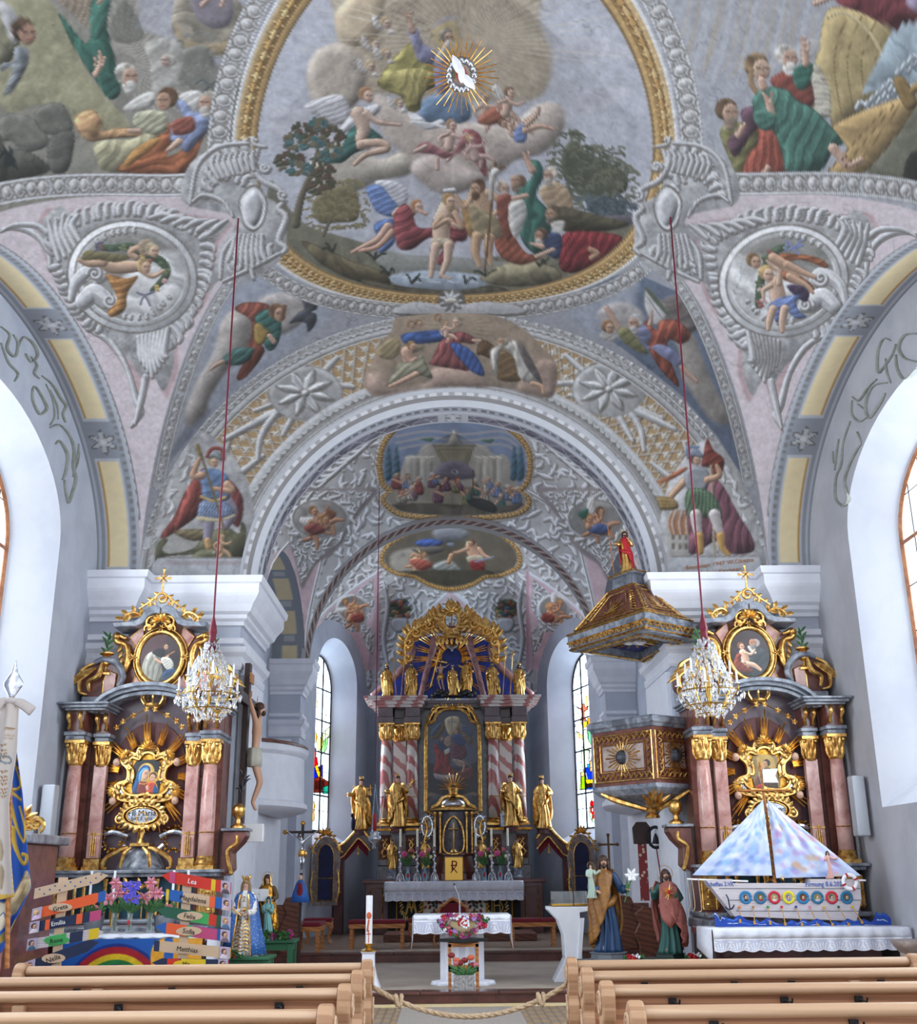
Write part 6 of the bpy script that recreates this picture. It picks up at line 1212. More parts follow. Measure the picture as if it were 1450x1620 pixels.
# ================================================================ the two side altars (drawn from the right one, mirrored for the left)
AX=4.33;YA=15.75;OX=4.27
def LA(x,y,s=3.115,ox=1060,oy=880,Y=YA):p=at(ox+x/s,oy+y/s,Y);return p.x-OX,p.z
def saint_oval(kind):
 c=Canvas(0,0,100,124,'2e2a2e',2);c.P('3f3336',[(0,0),(100,0),(100,50),(50,60),(0,60)],.1,soft=6)
 if kind=='left':
  c.P('5a3434',[(0,0),(60,0),(40,60),(0,90)],0,soft=6,a=.6);c.P('8e8c80',[(8,96),(14,60),(30,46),(46,48),(52,70),(60,110),(50,124),(20,124)],.35,f=6,ang=10,amp=.2);c.P('1c1c22',[(30,48),(44,38),(58,42),(60,60),(46,60)],.3);c.head(62,34,8,'5a4434','b98f72',1);c.limb([(40,66),(54,74),(66,62)],6);c.limb([(70,58),(60,64)],3);c.S('a87848',[(58,62),(84,46)],2.4,.3);c.P('c0bdb0',[(52,64),(72,62),(84,78),(80,96),(66,90)],.35,f=5);c.P('27405e',[(62,96),(92,92),(96,124),(64,124)],.3,f=3);c.P('ddd',[(70,98),(76,98),(76,102),(70,102)],0) if False else None
 else:
  c.P('30363a',[(50,60),(84,50),(98,80),(92,124),(50,118)],.3,f=4);c.head(60,34,13,'a9a29a','b8805e',-1,'8f8a86',bald=1);c.S('c9c2ba',[(48,46),(54,56),(62,60)],7,.3);c.head(30,44,9,'8a5a3c','d0a488',1);c.limb([(32,60),(36,74),(38,84)],[18,20,16],'cfa48a');c.limb([(38,60),(52,64),(62,52)],[7,6,4],'cfa48a');c.limb([(36,88),(56,92),(72,104)],[15,12,6],'cfa48a');c.limb([(30,86),(18,92),(40,98)],[14,11,6],'cfa48a');c.P('7a3a2c',[(8,84),(18,62),(28,66),(24,80),(40,96),(56,108),(30,110),(10,100)],.35,f=5)
 return c
def icon(kind):
 c=Canvas(0,0,100,120,'202024',2)
 if kind=='left':
  e=lambda x,y,a,b:[(x+a*cos(t),y+b*sin(t)) for t in np.linspace(0,6.28,16,endpoint=False)]
  c.P('c79a3a',e(48,44,31,33),.1);c.P('e0b864',e(48,44,28,30),.1);c.P('1d4b7c',[(2,112),(10,70),(20,36),(34,20),(50,18),(62,28),(60,42),(44,34),(34,50),(28,84),(30,112)],.3,f=4);c.P('5c9cc4',[(22,70),(24,44),(38,28),(54,28),(56,36),(40,38),(32,56),(28,80)],.2);c.P('cfa184',[(34,46),(42,34),(54,34),(60,44),(56,60),(44,68),(34,62)],.2);c.S('5a3a2c',[(44,46),(52,46)],1.4,0);c.S('5a3a2c',[(44,41),(52,42)],1,0);c.S('a4483e',[(50,58),(55,57)],1.6,0)
  c.P('d4a448',e(76,58,20,18),.1);c.P('5a3a28',e(74,54,14,13),.1);c.P('cfa184',[(64,54),(72,48),(82,54),(82,66),(72,72),(64,66)],.2);c.S('4a3020',[(69,59),(72,59)],1.3,0);c.S('4a3020',[(77,59),(80,59)],1.3,0)
  c.P('7a3026',[(24,76),(44,72),(56,78),(60,112),(22,112)],.3,f=5,ang=5);c.P('c2482a',[(58,74),(80,74),(88,90),(88,112),(56,112)],.3,f=4);c.P('1d4b7c',[(82,84),(98,96),(100,112),(78,112)],.3);c.S('d8a648',[(26,78),(46,80),(58,74)],2.4,.2);c.S('d8a648',[(60,74),(84,76),(92,92)],2,.2);c.P('cfa184',[(50,88),(58,84),(62,98),(54,100)],.2);c.P('14141a',[(0,108),(100,108),(100,121),(0,121)],0,curve=False)
  for i in range(24):c.S('c9a04a',[(6+i*3.7,112),(7.6+i*3.7,116)],1,0)
 else:
  c.P('8d7548',[(0,0),(100,0),(100,120),(0,120)],.1);c.P('bb9a54',[(20,10),(60,0),(84,20),(80,60),(30,60)],0,soft=4);c.head(52,32,13,'3a2c22','bb8a68',-1);c.P('4c3826',[(40,48),(66,46),(84,76),(84,120),(30,120),(30,76)],.35,f=6,ang=5,amp=.2);c.head(32,48,9,'7a5434','c69c7c',1);c.P('8a8478',[(22,60),(40,58),(44,90),(26,96)],.3,f=4);c.limb([(60,60),(50,76),(36,80)],7);c.P('6a4a3a',[(4,80),(22,74),(24,120),(0,120)],.3);c.P('9a3028',[(10,104),(30,98),(50,112),(30,120),(8,120)],.3)
 return c
def side_altar(sx):
 nm='left' if sx<0 else 'right'
 Xw=lambda dx:sx*(AX+dx)
 def M(mb):mb.v=[(sx*(v[0]),v[1],v[2]) for v in mb.v];return mb
 root=thing('side_altar','marble side altar with gilt frame round %s'%('the Madonna icon, left of the chancel' if sx<0 else 'a brown-robed saint, behind the model ship'),'altar',(sx*AX,16.0,.158))
 def B(mb,name,m,par=root,**k):
  lo=min(v[2] for v in mb.v)<zbr+.05;mb.v=[(v[0],v[1]-(.25 if lo else 0),v[2]) for v in mb.v]
  M(mb);return mb.build(name,m,par,**k)
 z_pred=LA(480,1520)[1];zc0=LA(790,968)[1];zcap=LA(790,890)[1];zent=LA(790,850)[1];zbr=LA(790,752)[1];ztop=LA(790,728)[1]
 xo=.93;xi=.64;hw=1.15
 b=MB();b.bx((AX-hw+.08,15.3,.15),(AX+hw-.3,16.5,1.0));B(b,'base_block','mauve_marble',bevel=.02)
 b=MB();b.bx((AX-hw+.02,15.2,.85),(AX+hw-.25,16.5,.98));b.bx((AX-hw+.05,15.35,1.0),(AX+hw-.1,16.5,1.06));B(b,'base_ledge','grey_marble',bevel=.02)
 b=MB();b.bx((AX-hw+.1,15.72,1.0),(AX+hw-.12,16.5,z_pred-.08));B(b,'predella','brown_marble',bevel=.01)
 b=MB();b.bx((AX-hw+.02,15.55,z_pred-.08),(AX+hw-.04,16.55,z_pred-.03));b.bx((AX-hw-.03,15.5,z_pred-.03),(AX+hw+.0,16.55,z_pred+.01));B(b,'predella_cornice','grey_marble',bevel=.008)
 b=MB();b.bx((AX-1.0,14.65,.1),(AX+.85,15.6,.85));b.bx((AX-1.28,14.4,.81),(AX+1.1,15.6,.9));B(b,'mensa','red_marble',bevel=.02)
 for s in(-1,1):
  b=MB();x=AX+s*.98
  for k in(.12,.09):b.bx((x-k,15.715,1.12-k*.0),(x+k,15.71-.005*(k<.1),z_pred-.14+k*0)) if k==.12 else None
  b.tube([(x-.09,15.7,1.1),(x+.09,15.7,1.1),(x+.09,15.7,1.44),(x-.09,15.7,1.44),(x-.09,15.7,1.1)],.012,4)
  vine(b,[(x,15.7,1.15),(x-.05,15.69,1.25),(x+.04,15.69,1.33),(x,15.69,1.4)],.012,5,.06,0);B(b,'gilt_panel','gold')
 zs=LA(640,745)[1];b=MB();b.prism([(AX-xi,z_pred),(AX+xi,z_pred),(AX+xi,zs)]+arc(AX,zs-.02,.64,.34,0,180,20)+[(AX-xi,zs)],16.12,16.5);B(b,'back_plate','mauve_marble')
 b=MB();z1=LA(300,1330)[1];z2=LA(400,1000)[1];b.prism([(AX-.5,z1),(AX+.5,z1),(AX+.5,z2)]+arc(AX,z2,.5,.6,0,180,16)+[(AX-.5,z2)],16.09,16.13);B(b,'red_panel','red_panel',bevel=.005)
 za=LA(430,612)[1];q_=za-zs;a=MB()
 for o_,y_ in((0,15.66),(.05,15.74),(.11,15.8)):a.prism(arc(AX,zs-.04,.8-o_,q_+.04-o_,0,180,26)+arc(AX,zs-.04,.8-o_-.06,q_+.04-o_-.055,180,0,26),y_,16.2)
 B(a,'arch','grey_marble',bevel=.008)
 for s in(-1,1):
  xo_,xi_=AX+s*xo,AX+s*xi
  for nmx,x,r,sq,y in(('column',xo_,.1,False,15.47),('pilaster',xi_,.085,True,15.7)):
   c=bpy.data.objects.new(nmx,None);C.objects.link(c);c.parent=root;c.location=(sx*x-root.location.x,y-root.location.y,z_pred+.01-root.location.z)
   column(c,sx*x,y,z_pred+.01,zcap,r,'pink_marble',square=sq)
   if sq:
    f=MB()
    for q in(-.035,0,.035):f.tube([(x+q*.8,y-.065,z_pred+.2),(x+q*.8,y-.065,z_pred+.52-(.08 if q else 0))],.011,5)
    M(f).build('gilt_flute','gold',c)
  b=MB();b.bx((xo_-.09-.03,15.95,z_pred),(xo_+.09,16.45,zbr));b.bx((AX+s*.78-.1,16.02,z_pred),(AX+s*.78+.1,16.45,zbr));B(b,'backing_pier','brown_marble')
  for x,y,w_ in((xo_,15.72,.13),(xi_,15.95,.1)):
   b=MB();b.bx((x-w_,y-w_,zcap),(x+w_,16.4,zcap+.06));b.bx((x-w_-.02,y-w_-.02,zcap+.06),(x+w_+.02,16.4,zent));B(b,'architrave','grey_marble',bevel=.01)
   b=MB();b.bx((x-w_*.85,y-w_*.85,zent),(x+w_*.85,16.4,zbr));B(b,'frieze','brown_marble')
   g=MB()
   for q in(-.6,.6):g.tube([(x+q*w_,y-w_-.09,zbr-.03),(x+q*w_,y-w_-.12,zbr-.1),(x+q*w_,y-w_-.03,zbr-.17),(x+q*w_,y-w_-.02,zent+.03)],[.035,.03,.02,.03],8)
   B(g,'bracket','gold',smooth=True)
  b=MB();x=AX+s*.8
  for k,(o1,h0,h1) in enumerate(((.0,0,.03),(.06,.03,.07),(.12,.07,.1))):b.bx((x-.28-o1*.6,15.52-o1,zbr+h0),(x+.28+o1*.6,16.4,zbr+h1))
  B(b,'cornice','grey_marble',bevel=.008)
  b=MB();b.bx((AX+s*.85-.18,15.75,zbr+.1),(AX+s*.85+.18,16.4,zbr+.26));B(b,'cornice_block','grey_marble',bevel=.015)
  b=MB();zz=zbr+.26;out=[(AX+s*a_*.84,zz+h) for a_,h in((.62,.35),(.75,.5),(.95,.53),(1.15,.46),(1.3,.3),(1.32,.12),(1.2,.02),(1.0,.0),(.72,.1),(.6,.2))]
  b.prism([tuple(p) for p in spline(out,4,True)],15.88,16.3);B(b,'volute','brown_marble',bevel=.02)
  b=MB();b.tube(sp3([(AX+s*.554,15.84,zz+.16),(AX+s*.487,15.84,zz+.3),(AX+s*.605,15.84,zz+.5),(AX+s*.798,15.84,zz+.55),(AX+s*.924,15.84,zz+.5)],6),[.03,.05,.05,.03],8);B(b,'volute_rim','grey_marble',smooth=True)
  g=MB();g.tube(sp3([(AX+s*.907,15.84,zz+.5),(AX+s*1.075,15.82,zz+.38),(AX+s*1.092,15.82,zz+.1),(AX+s*.974,15.82,zz+.04)],5),[.02,.04,.03,.015],6)
  g.tube(sp3([(AX+s*.798,15.84,zz+.5),(AX+s*.840,15.8,zz+.3),(AX+s*.966,15.8,zz+.22),(AX+s*.941,15.8,zz+.08)],5),[.03,.045,.035,.02],6)
  for q in range(3):leaf(g,(AX+s*.882,15.8,zz+.42),(AX+s*(1.2+q*.05),15.78,zz+.28-q*.08),.035)
  g.tube([(AX+s*.773,15.86,zz+.06),(AX+s*.605,15.86,zz+.14),(AX+s*.588,15.86,zz+.34),(AX+s*.722,15.86,zz+.4),(AX+s*.773,15.86,zz+.24),(AX+s*.773,15.86,zz+.06)],.01,4);B(g,'volute_gilding','gold')
  b=MB();b.prism([(AX+s*.605,zz+.08),(AX+s*.605,zz+.36),(AX+s*.756,zz+.38),(AX+s*.773,zz+.08)],15.865,15.9);B(b,'volute_panel','pink_marble')
 oc=LA(392,467);at_=[LA(x,y) for x,y in((392,255),(470,290),(540,350),(600,360),(560,420),(548,470),(580,540),(640,600),(600,660),(500,640),(400,615))]
 ax0=oc[0]
 pts=[(AX+p[0]-ax0,p[1]) for p in at_];pts+=[(2*AX-x,z) for x,z in pts[::-1][1:-1]];b=MB();b.prism([tuple(p) for p in spline(pts,3,True)],16.0,16.3);B(b,'attic','brown_marble',bevel=.015)
 for s in(-1,1):
  b=MB();g=MB()
  for q in([(470,300),(540,362),(520,400),(505,450),(475,380)],[(505,500),(525,570),(560,620),(540,650),(480,630),(455,615),(490,570)]):
   p=[(AX+s*(LA(x,y)[0]-ax0),LA(x,y)[1]) for x,y in q];b.prism(p if s>0 else p[::-1],15.985,16.01);g.tube([(x,15.98,z) for x,z in p+p[:1]],.009,4)
  B(b,'attic_panel','pink_marble');D=lambda x,y,o=15.93:(AX+s*(LA(x,y)[0]-ax0),o,LA(x,y)[1])
  cs=[D(555,370),D(605,350),D(600,385),D(560,400),D(548,450),D(560,510),D(590,545),D(625,555)];g.tube(sp3(cs,5),[.025,.05,.04,.055,.05,.03],8)
  for q in range(4):leaf(g,D(575,400+q*28),D(597-q*6,440+q*30,15.88),.03)
  g.ell(D(600,360,15.9),(.05,.05,.05),8,6);B(g,'attic_scroll','gold',smooth=True)
  g=MB();vine(g,[D(470,270,15.85),D(500,250,15.82),D(540,262,15.8),D(562,285,15.8)],.02,7,.1,0);leaf(g,D(550,280),D(562,235),.03);leaf(g,D(500,262),D(478,232),.03);B(g,'leaf_spray','gold')
  b=MB();q=[(372,228),(395,218),(420,222),(450,243),(468,275),(495,292),(540,298),(600,300),(612,305),(600,325),(560,322),(500,322),(462,310),(440,280),(415,262),(395,258),(376,262)]
  b.prism([(AX+s*(LA(x,y)[0]-ax0),LA(x,y)[1]) for x,y in q],15.76,16.3);B(b,'pediment','grey_marble',bevel=.015)
  u=D(660,552,15.9);ub=V3(u);m=MB();m.lathe(ub,[(.1,0),(.1,.03),(.04,.06),(.03,.12),(.08,.16),(.085,.26),(.05,.28),(.1,.31),(.1,.33)],12,ribs=8,ra=.05);
  M(m);o=m.build('urn','gold',root,smooth=True,auto=40)
  l=MB()
  for q in range(9):a=q*2.4;leaf(l,ub+V3((0,0,.33+.03*q)),ub+V3((.1*cos(a),.06*sin(a),.42+.03*q)),.018)
  l.tube([ub+V3((0,0,.3)),ub+V3((0,0,.58))],.008,4);M(l).build('urn_plant','green_leaf',o)
 g=MB();rocframe(g,arc3((AX,oc[1]),.33,.39,0,350,15.93,30),.045,0);rocframe(g,arc3((AX,oc[1]),.385,.45,0,350,15.97,30),.022,0)
 for dx,dz in((.38,0),(-.38,0),(0,-.44),(0,.44)):shell(g,(AX+dx,oc[1]+dz),.07,15.88,7,0,360)
 B(g,'oval_frame','gold',smooth=True);oval('painting',(sx*AX,oc[1]),.30,.36,15.93,saint_oval(nm),root)
 sh=LA(370,285);g=MB();shell(g,(AX,sh[1]-.02),.15,15.8,9,-20,200);cscroll(g,(AX+.12,sh[1]-.06),.1,90,-1.1,.025,15.8);cscroll(g,(AX-.12,sh[1]-.06),.1,90,1.1,.025,15.8);cscroll(g,(AX+.16,sh[1]-.14),.07,-30,1,.02,15.8);cscroll(g,(AX-.16,sh[1]-.14),.07,210,-1,.02,15.8);B(g,'shell_ornament','gold')
 cz=LA(370,225)[1];g=MB();cscroll(g,(AX,cz+.12),.1,0,1.3,.022,15.8)
 for s in(-1,1):vine(g,[(AX+s*.04,15.8,cz+.2),(AX+s*.13,15.8,cz+.12),(AX+s*.22,15.8,cz+.04),(AX+s*.33,15.8,cz-.03)],.018,6,.07,0);cscroll(g,(AX+s*.12,cz+.04),.06,90,-s*1.2,.015,15.8)
 B(g,'crest','gold');g=MB();k=cz+.2;g.bx((AX-.012,15.79,k),(AX+.012,15.81,k+.36));g.bx((AX-.1,15.79,k+.22),(AX+.1,15.81,k+.245))
 for dx,dz in((.1,.232),(-.1,.232),(0,.37)):g.ell((AX+dx,15.8,k+dz),(.022,.012,.022),6,4)
 rays(g,(AX,k+.232),15.81,4,.02,.09,.006,0,360,3);B(g,'cross','gold')
 gc=(AX,LA(450,1060)[1]);g=MB()
 rays(g,gc,16.02,15,.42,.8,.02,0,360,3,1.1,4.2);B(g,'gilt_rays','gold_leaf')
 g=MB();F_=[(AX+x,15.95,gc[1]+z) for x,z in((0,.42),(.12,.38),(.16,.3),(.3,.33),(.36,.22),(.26,.1),(.26,-.05),(.38,-.1),(.44,-.2),(.34,-.3),(.16,-.33),(0,-.31),(-.16,-.33),(-.34,-.3),(-.44,-.2),(-.38,-.1),(-.26,-.05),(-.26,.1),(-.36,.22),(-.3,.33),(-.16,.3),(-.12,.38))]
 rocframe(g,F_,.04,34,.09,1);rocframe(g,[(AX+(p[0]-AX)*.72,15.93,gc[1]+(p[2]-gc[1])*.78) for p in F_],.025,0);shell(g,(AX,gc[1]+.38),.13,15.88,9);shell(g,(AX+.42,gc[1]-.2),.1,15.88,7,-100,60);shell(g,(AX-.42,gc[1]-.2),.1,15.88,7,120,280);shell(g,(AX+.3,gc[1]+.28),.1,15.88,7,-40,120);shell(g,(AX-.3,gc[1]+.28),.1,15.88,7,60,220)
 fr=B(g,'rococo_frame','gold_leaf',smooth=True,auto=60)
 b=MB();b.prism([(p[0]*.93+AX*.07,p[2]*.93+gc[1]*.07) for p in F_],15.96,16.0);B(b,'frame_ground','gold_dull')
 for s in(-1,1):
  for q_ in([(.21,.2),(.29,.24),(.31,.16),(.25,.1)],[(.2,.08),(.24,.08),(.24,-.06),(.2,-.1)],[(.28,-.14),(.36,-.14),(.36,-.24),(.28,-.24)]):b=MB();b.prism([(AX+s*u,gc[1]+v) for u,v in q_],15.94,15.96);B(b,'silver_plate','silver')
 oval('icon',(sx*AX,gc[1]-.02),.19,.25,15.69,icon(nm),root,5)
 for s,z in((-1,.16),(1,.16),(-1,-.36),(1,-.36)):
  c=V3((AX+s*(.42 if z>0 else.43),15.9,gc[1]+z));h=MB();h.ell(c+V3((0,0,.03)),(.05,.05,.058),10,7);h.ell(c+V3((-s*.01,-.05,.02)),(.009,.012,.012),5,4);o=B(h,'cherub_head','skin_pale',smooth=True)
  h=MB();h.ell(c+V3((0,.015,.055)),(.055,.05,.045),9,6);M(h).build('hair','gold_hair',o,smooth=True)
  w_=MB()
  for q in range(5):leaf(w_,c+V3((.03,0,-.02)),c+V3((.13,-.02,.04-q*.035)),.022);leaf(w_,c+V3((-.03,0,-.02)),c+V3((-.13,-.02,.04-q*.035)),.022)
  M(w_).build('wing','gold_leaf',o)
  w_=MB();w_.ell(c+V3((.03,-.01,-.1)),(.07,.04,.04),8,5);w_.ell(c+V3((-.03,-.01,-.12)),(.06,.04,.035),8,5);M(w_).build('cloud','silver',o,smooth=True)
 cc=(AX,gc[1]-.53);g=MB();rocframe(g,arc3(cc,.27,.15,0,350,15.9,26),.035,22,.08,1);rocframe(g,arc3(cc,.21,.105,0,350,15.87,26),.014,0)
 for s in(-1,1):cscroll(g,(AX+s*.3,cc[1]-.05),.07,90,-s*1.1,.02,15.88)
 B(g,'cartouche','gold_leaf',smooth=True,auto=60);b=MB();b.prism(arc(AX,cc[1],.205,.1,0,350,30),15.87,15.9);B(b,'inscription_plate','silver')
 for s_,dz,sz in((('Hl Maria',.03,.11),('bitt f. uns',-.04,.075)) if sx<0 else(('HL.ANTONIVS',.0,.06),)):text('lettering',s_,(sx*AX,15.615,cc[1]+dz),sz,'black',root)
 g=MB();k=LA(420,690)[1];g.lathe((AX,15.75,k-.1),[(.1,0),(.13,.03),(.12,.06)],14)
 for q in range(7):a=q*2*PI/7;g.tube(sp3([(AX+.12*cos(a),15.75+.12*sin(a),k-.05),(AX+.17*cos(a),15.75+.17*sin(a),k+.05),(AX,15.75,k+.1)],4),.018,6)
 g.ell((AX,15.75,k+.14),(.03,.03,.04),8,5);B(g,'crown','gold_leaf')
 g=MB()
 for s in(-1,1):
  P_=sp3([(AX+s*.06,15.9,k-.13),(AX+s*.2,15.9,k-.2),(AX+s*.34,15.9,k-.27),(AX+s*.46,15.9,k-.38)],4);g.tube(P_,.008,4)
  for q in(0,5,9,12):
   for r_ in range(5):a=r_*1.257;leaf(g,P_[q],P_[q]+V3((.045*cos(a),-.01,.045*sin(a))),.014)
 B(g,'star_garland','gold_leaf')
 q=z_pred;b=MB();b.lathe((AX,16.0,q),[(.34,0),(.33,.06),(.24,.2),(.1,.3),(.1,.33)],20,1,.6);B(b,'domed_foot','grey_marble',smooth=True)
 g=MB()
 for s in(-1,1):g.tube(sp3([(AX+s*.14,15.82,q+.3),(AX+s*.24,15.8,q+.27),(AX+s*.42,15.8,q+.16),(AX+s*.46,15.8,q+.05),(AX+s*.4,15.8,q+.03)],5),[.03,.035,.03,.02],6);g.tube(sp3([(AX+s*.08,15.75,q+.3),(AX+s*.16,15.72,q+.22),(AX+s*.2,15.72,q+.04)],4),[.02,.03,.02],6)
 g.bx((AX-.13,15.85,q+.32),(AX+.13,16.05,q+.36));g.lathe((AX,15.92,q+.36),[(.06,0),(.03,.06),(.03,.14),(.05,.18)],10);B(g,'foot_gilding','gold')
 g=MB();rays(g,(AX,q+.68),15.9,16,.06,.22,.01,grp=2);rocframe(g,arc3((AX,q+.68),.065,.09,0,350,15.88,14),.018,0);B(g,'ray_reliquary','gold_leaf');b=MB();b.prism(arc(AX,q+.68,.06,.085,0,350,16),15.88,15.9);B(b,'relic_glass','silver')
 for s in(-1,1):
  g=MB();c0=(AX+s*.42,q+.42);P_=arc3(c0,.14,.15,0,350,16.06,18)
  for i,p in enumerate(P_[:-1]):
   for r_ in range(2):leaf(g,p,p+V3((.05*cos(i*2.3+r_*2),-.02,.05*sin(i*2.3+r_*2))),.016)
  B(g,'wreath','gold_dull');b=MB();b.tube(sp3([(c0[0]-.2,16.04,c0[1]+.03),(c0[0],16.0,c0[1]+.09),(c0[0]+.2,16.04,c0[1]+.03)],4),.026,4,.3);b.tube([(c0[0]-.14,16.05,c0[1]-.08),(c0[0]-.24,16.04,c0[1]-.17)],.026,4,.3);b.tube([(c0[0]+.14,16.05,c0[1]-.08),(c0[0]+.24,16.04,c0[1]-.17)],.026,4,.3);B(b,'ribbon','silver')
 g=MB()
 for x in(-.74,-.62,-.34,-.24,.24,.34,.62,.74):g.lathe((AX+x,15.62,1.0),[(.03,0),(.035,.02),(.024,.05),(.024,z_pred-1.2),(.035,z_pred-1.14),(.04,z_pred-1.1)],10)
 for x,w_ in((-.48,.09),(0,.15),(.48,.09)):
  g.tube([(AX+x-w_,15.64,1.06)]+[(AX+x+w_*cos(math.radians(180-a)),15.64,1.28+w_*.9*sin(math.radians(a))) for a in range(0,181,20)]+[(AX+x+w_,15.64,1.06)],.012,5)
 shell(g,(AX,1.28),.13,15.62,7,0,180);vine(g,[(AX-.25,15.55,1.44),(AX-.1,15.52,1.5),(AX+.1,15.52,1.5),(AX+.25,15.55,1.44)],.02,8,.07,0);g.bx((AX-.8,15.6,1.0),(AX+.8,15.72,1.03));B(g,'shrine_gilding','gold')
 b=MB();b.bx((AX-.8,15.68,1.0),(AX+.8,15.73,z_pred-.1));B(b,'shrine_ground','teal')
 for x in(-.48,.48):
  g=MB();g.loft([[(AX+x+r_*cos(t)*(1+.15*sin(5*t)),15.64+.6*r_*sin(t),1.06+z) for t in np.linspace(0,6.28,14,endpoint=False)] for z,r_ in((0,.05),(.08,.045),(.15,.04),(.18,.018),(.2,.02),(.24,.02),(.26,.005))]);B(g,'shrine_figure','gold',smooth=True)
 x=AX-1.3;zt_=LA(125,1335)[1];b=MB();b.prism([(x+.18,zt_),(x-.14,zt_),(x-.14,zt_-.06),(x-.08,zt_-.16),(x+.04,zt_-.28),(x+.02,zt_-.5),(x+.12,zt_-.58),(x+.2,zt_-.56)],15.85,16.2);B(b,'console','brown_marble',bevel=.015)
 b=MB();b.bx((x-.17,15.8,zt_),(x+.2,16.2,zt_+.04));B(b,'console_top','grey_marble',bevel=.01);g=MB();g.tube(sp3([(x-.02,15.83,zt_-.06),(x-.02,15.82,zt_-.16),(x+.1,15.82,zt_-.26),(x+.06,15.82,zt_-.46),(x+.02,15.82,zt_-.54)],5),[.02,.03,.025,.03,.02],6);g.ell((x+.03,15.82,zt_-.54),(.035,.03,.035),8,5);B(g,'console_gilding','gold')
 g=MB();p=V3((x,15.98,zt_+.04));g.lathe(p,[(.1,0),(.1,.03),(.04,.07),(.03,.12),(.085,.18),(.09,.27),(.07,.3),(.03,.33)],14,ribs=10,ra=.05);u=B(g,'vase','gold',smooth=True,auto=40)
 l=MB();l.tube([p+V3((0,0,.33)),p+V3((.01,0,.75))],.008,5)
 for q_ in range(7):a=q_*.9;l.tube(sp3([p+V3((0,0,.45+.04*q_)),p+V3((.06*cos(a),.03*sin(a),.55+.04*q_)),p+V3((.11*cos(a),.06*sin(a),.55+.045*q_))],3),[.006,.012,.003],4)
 M(l).build('silver_branch','silver_dark',u)
 return root
mat('red_panel','5a2a28',.6,col2='4a2222',scale=3);mat('teal','1f4a5c',.5,col2='1a3d50',scale=6);mat('gold_hair','8a5a30',.5);mat('silver_dark','4a4c52',.4,.7)
side_altar(-1);side_altar(1)
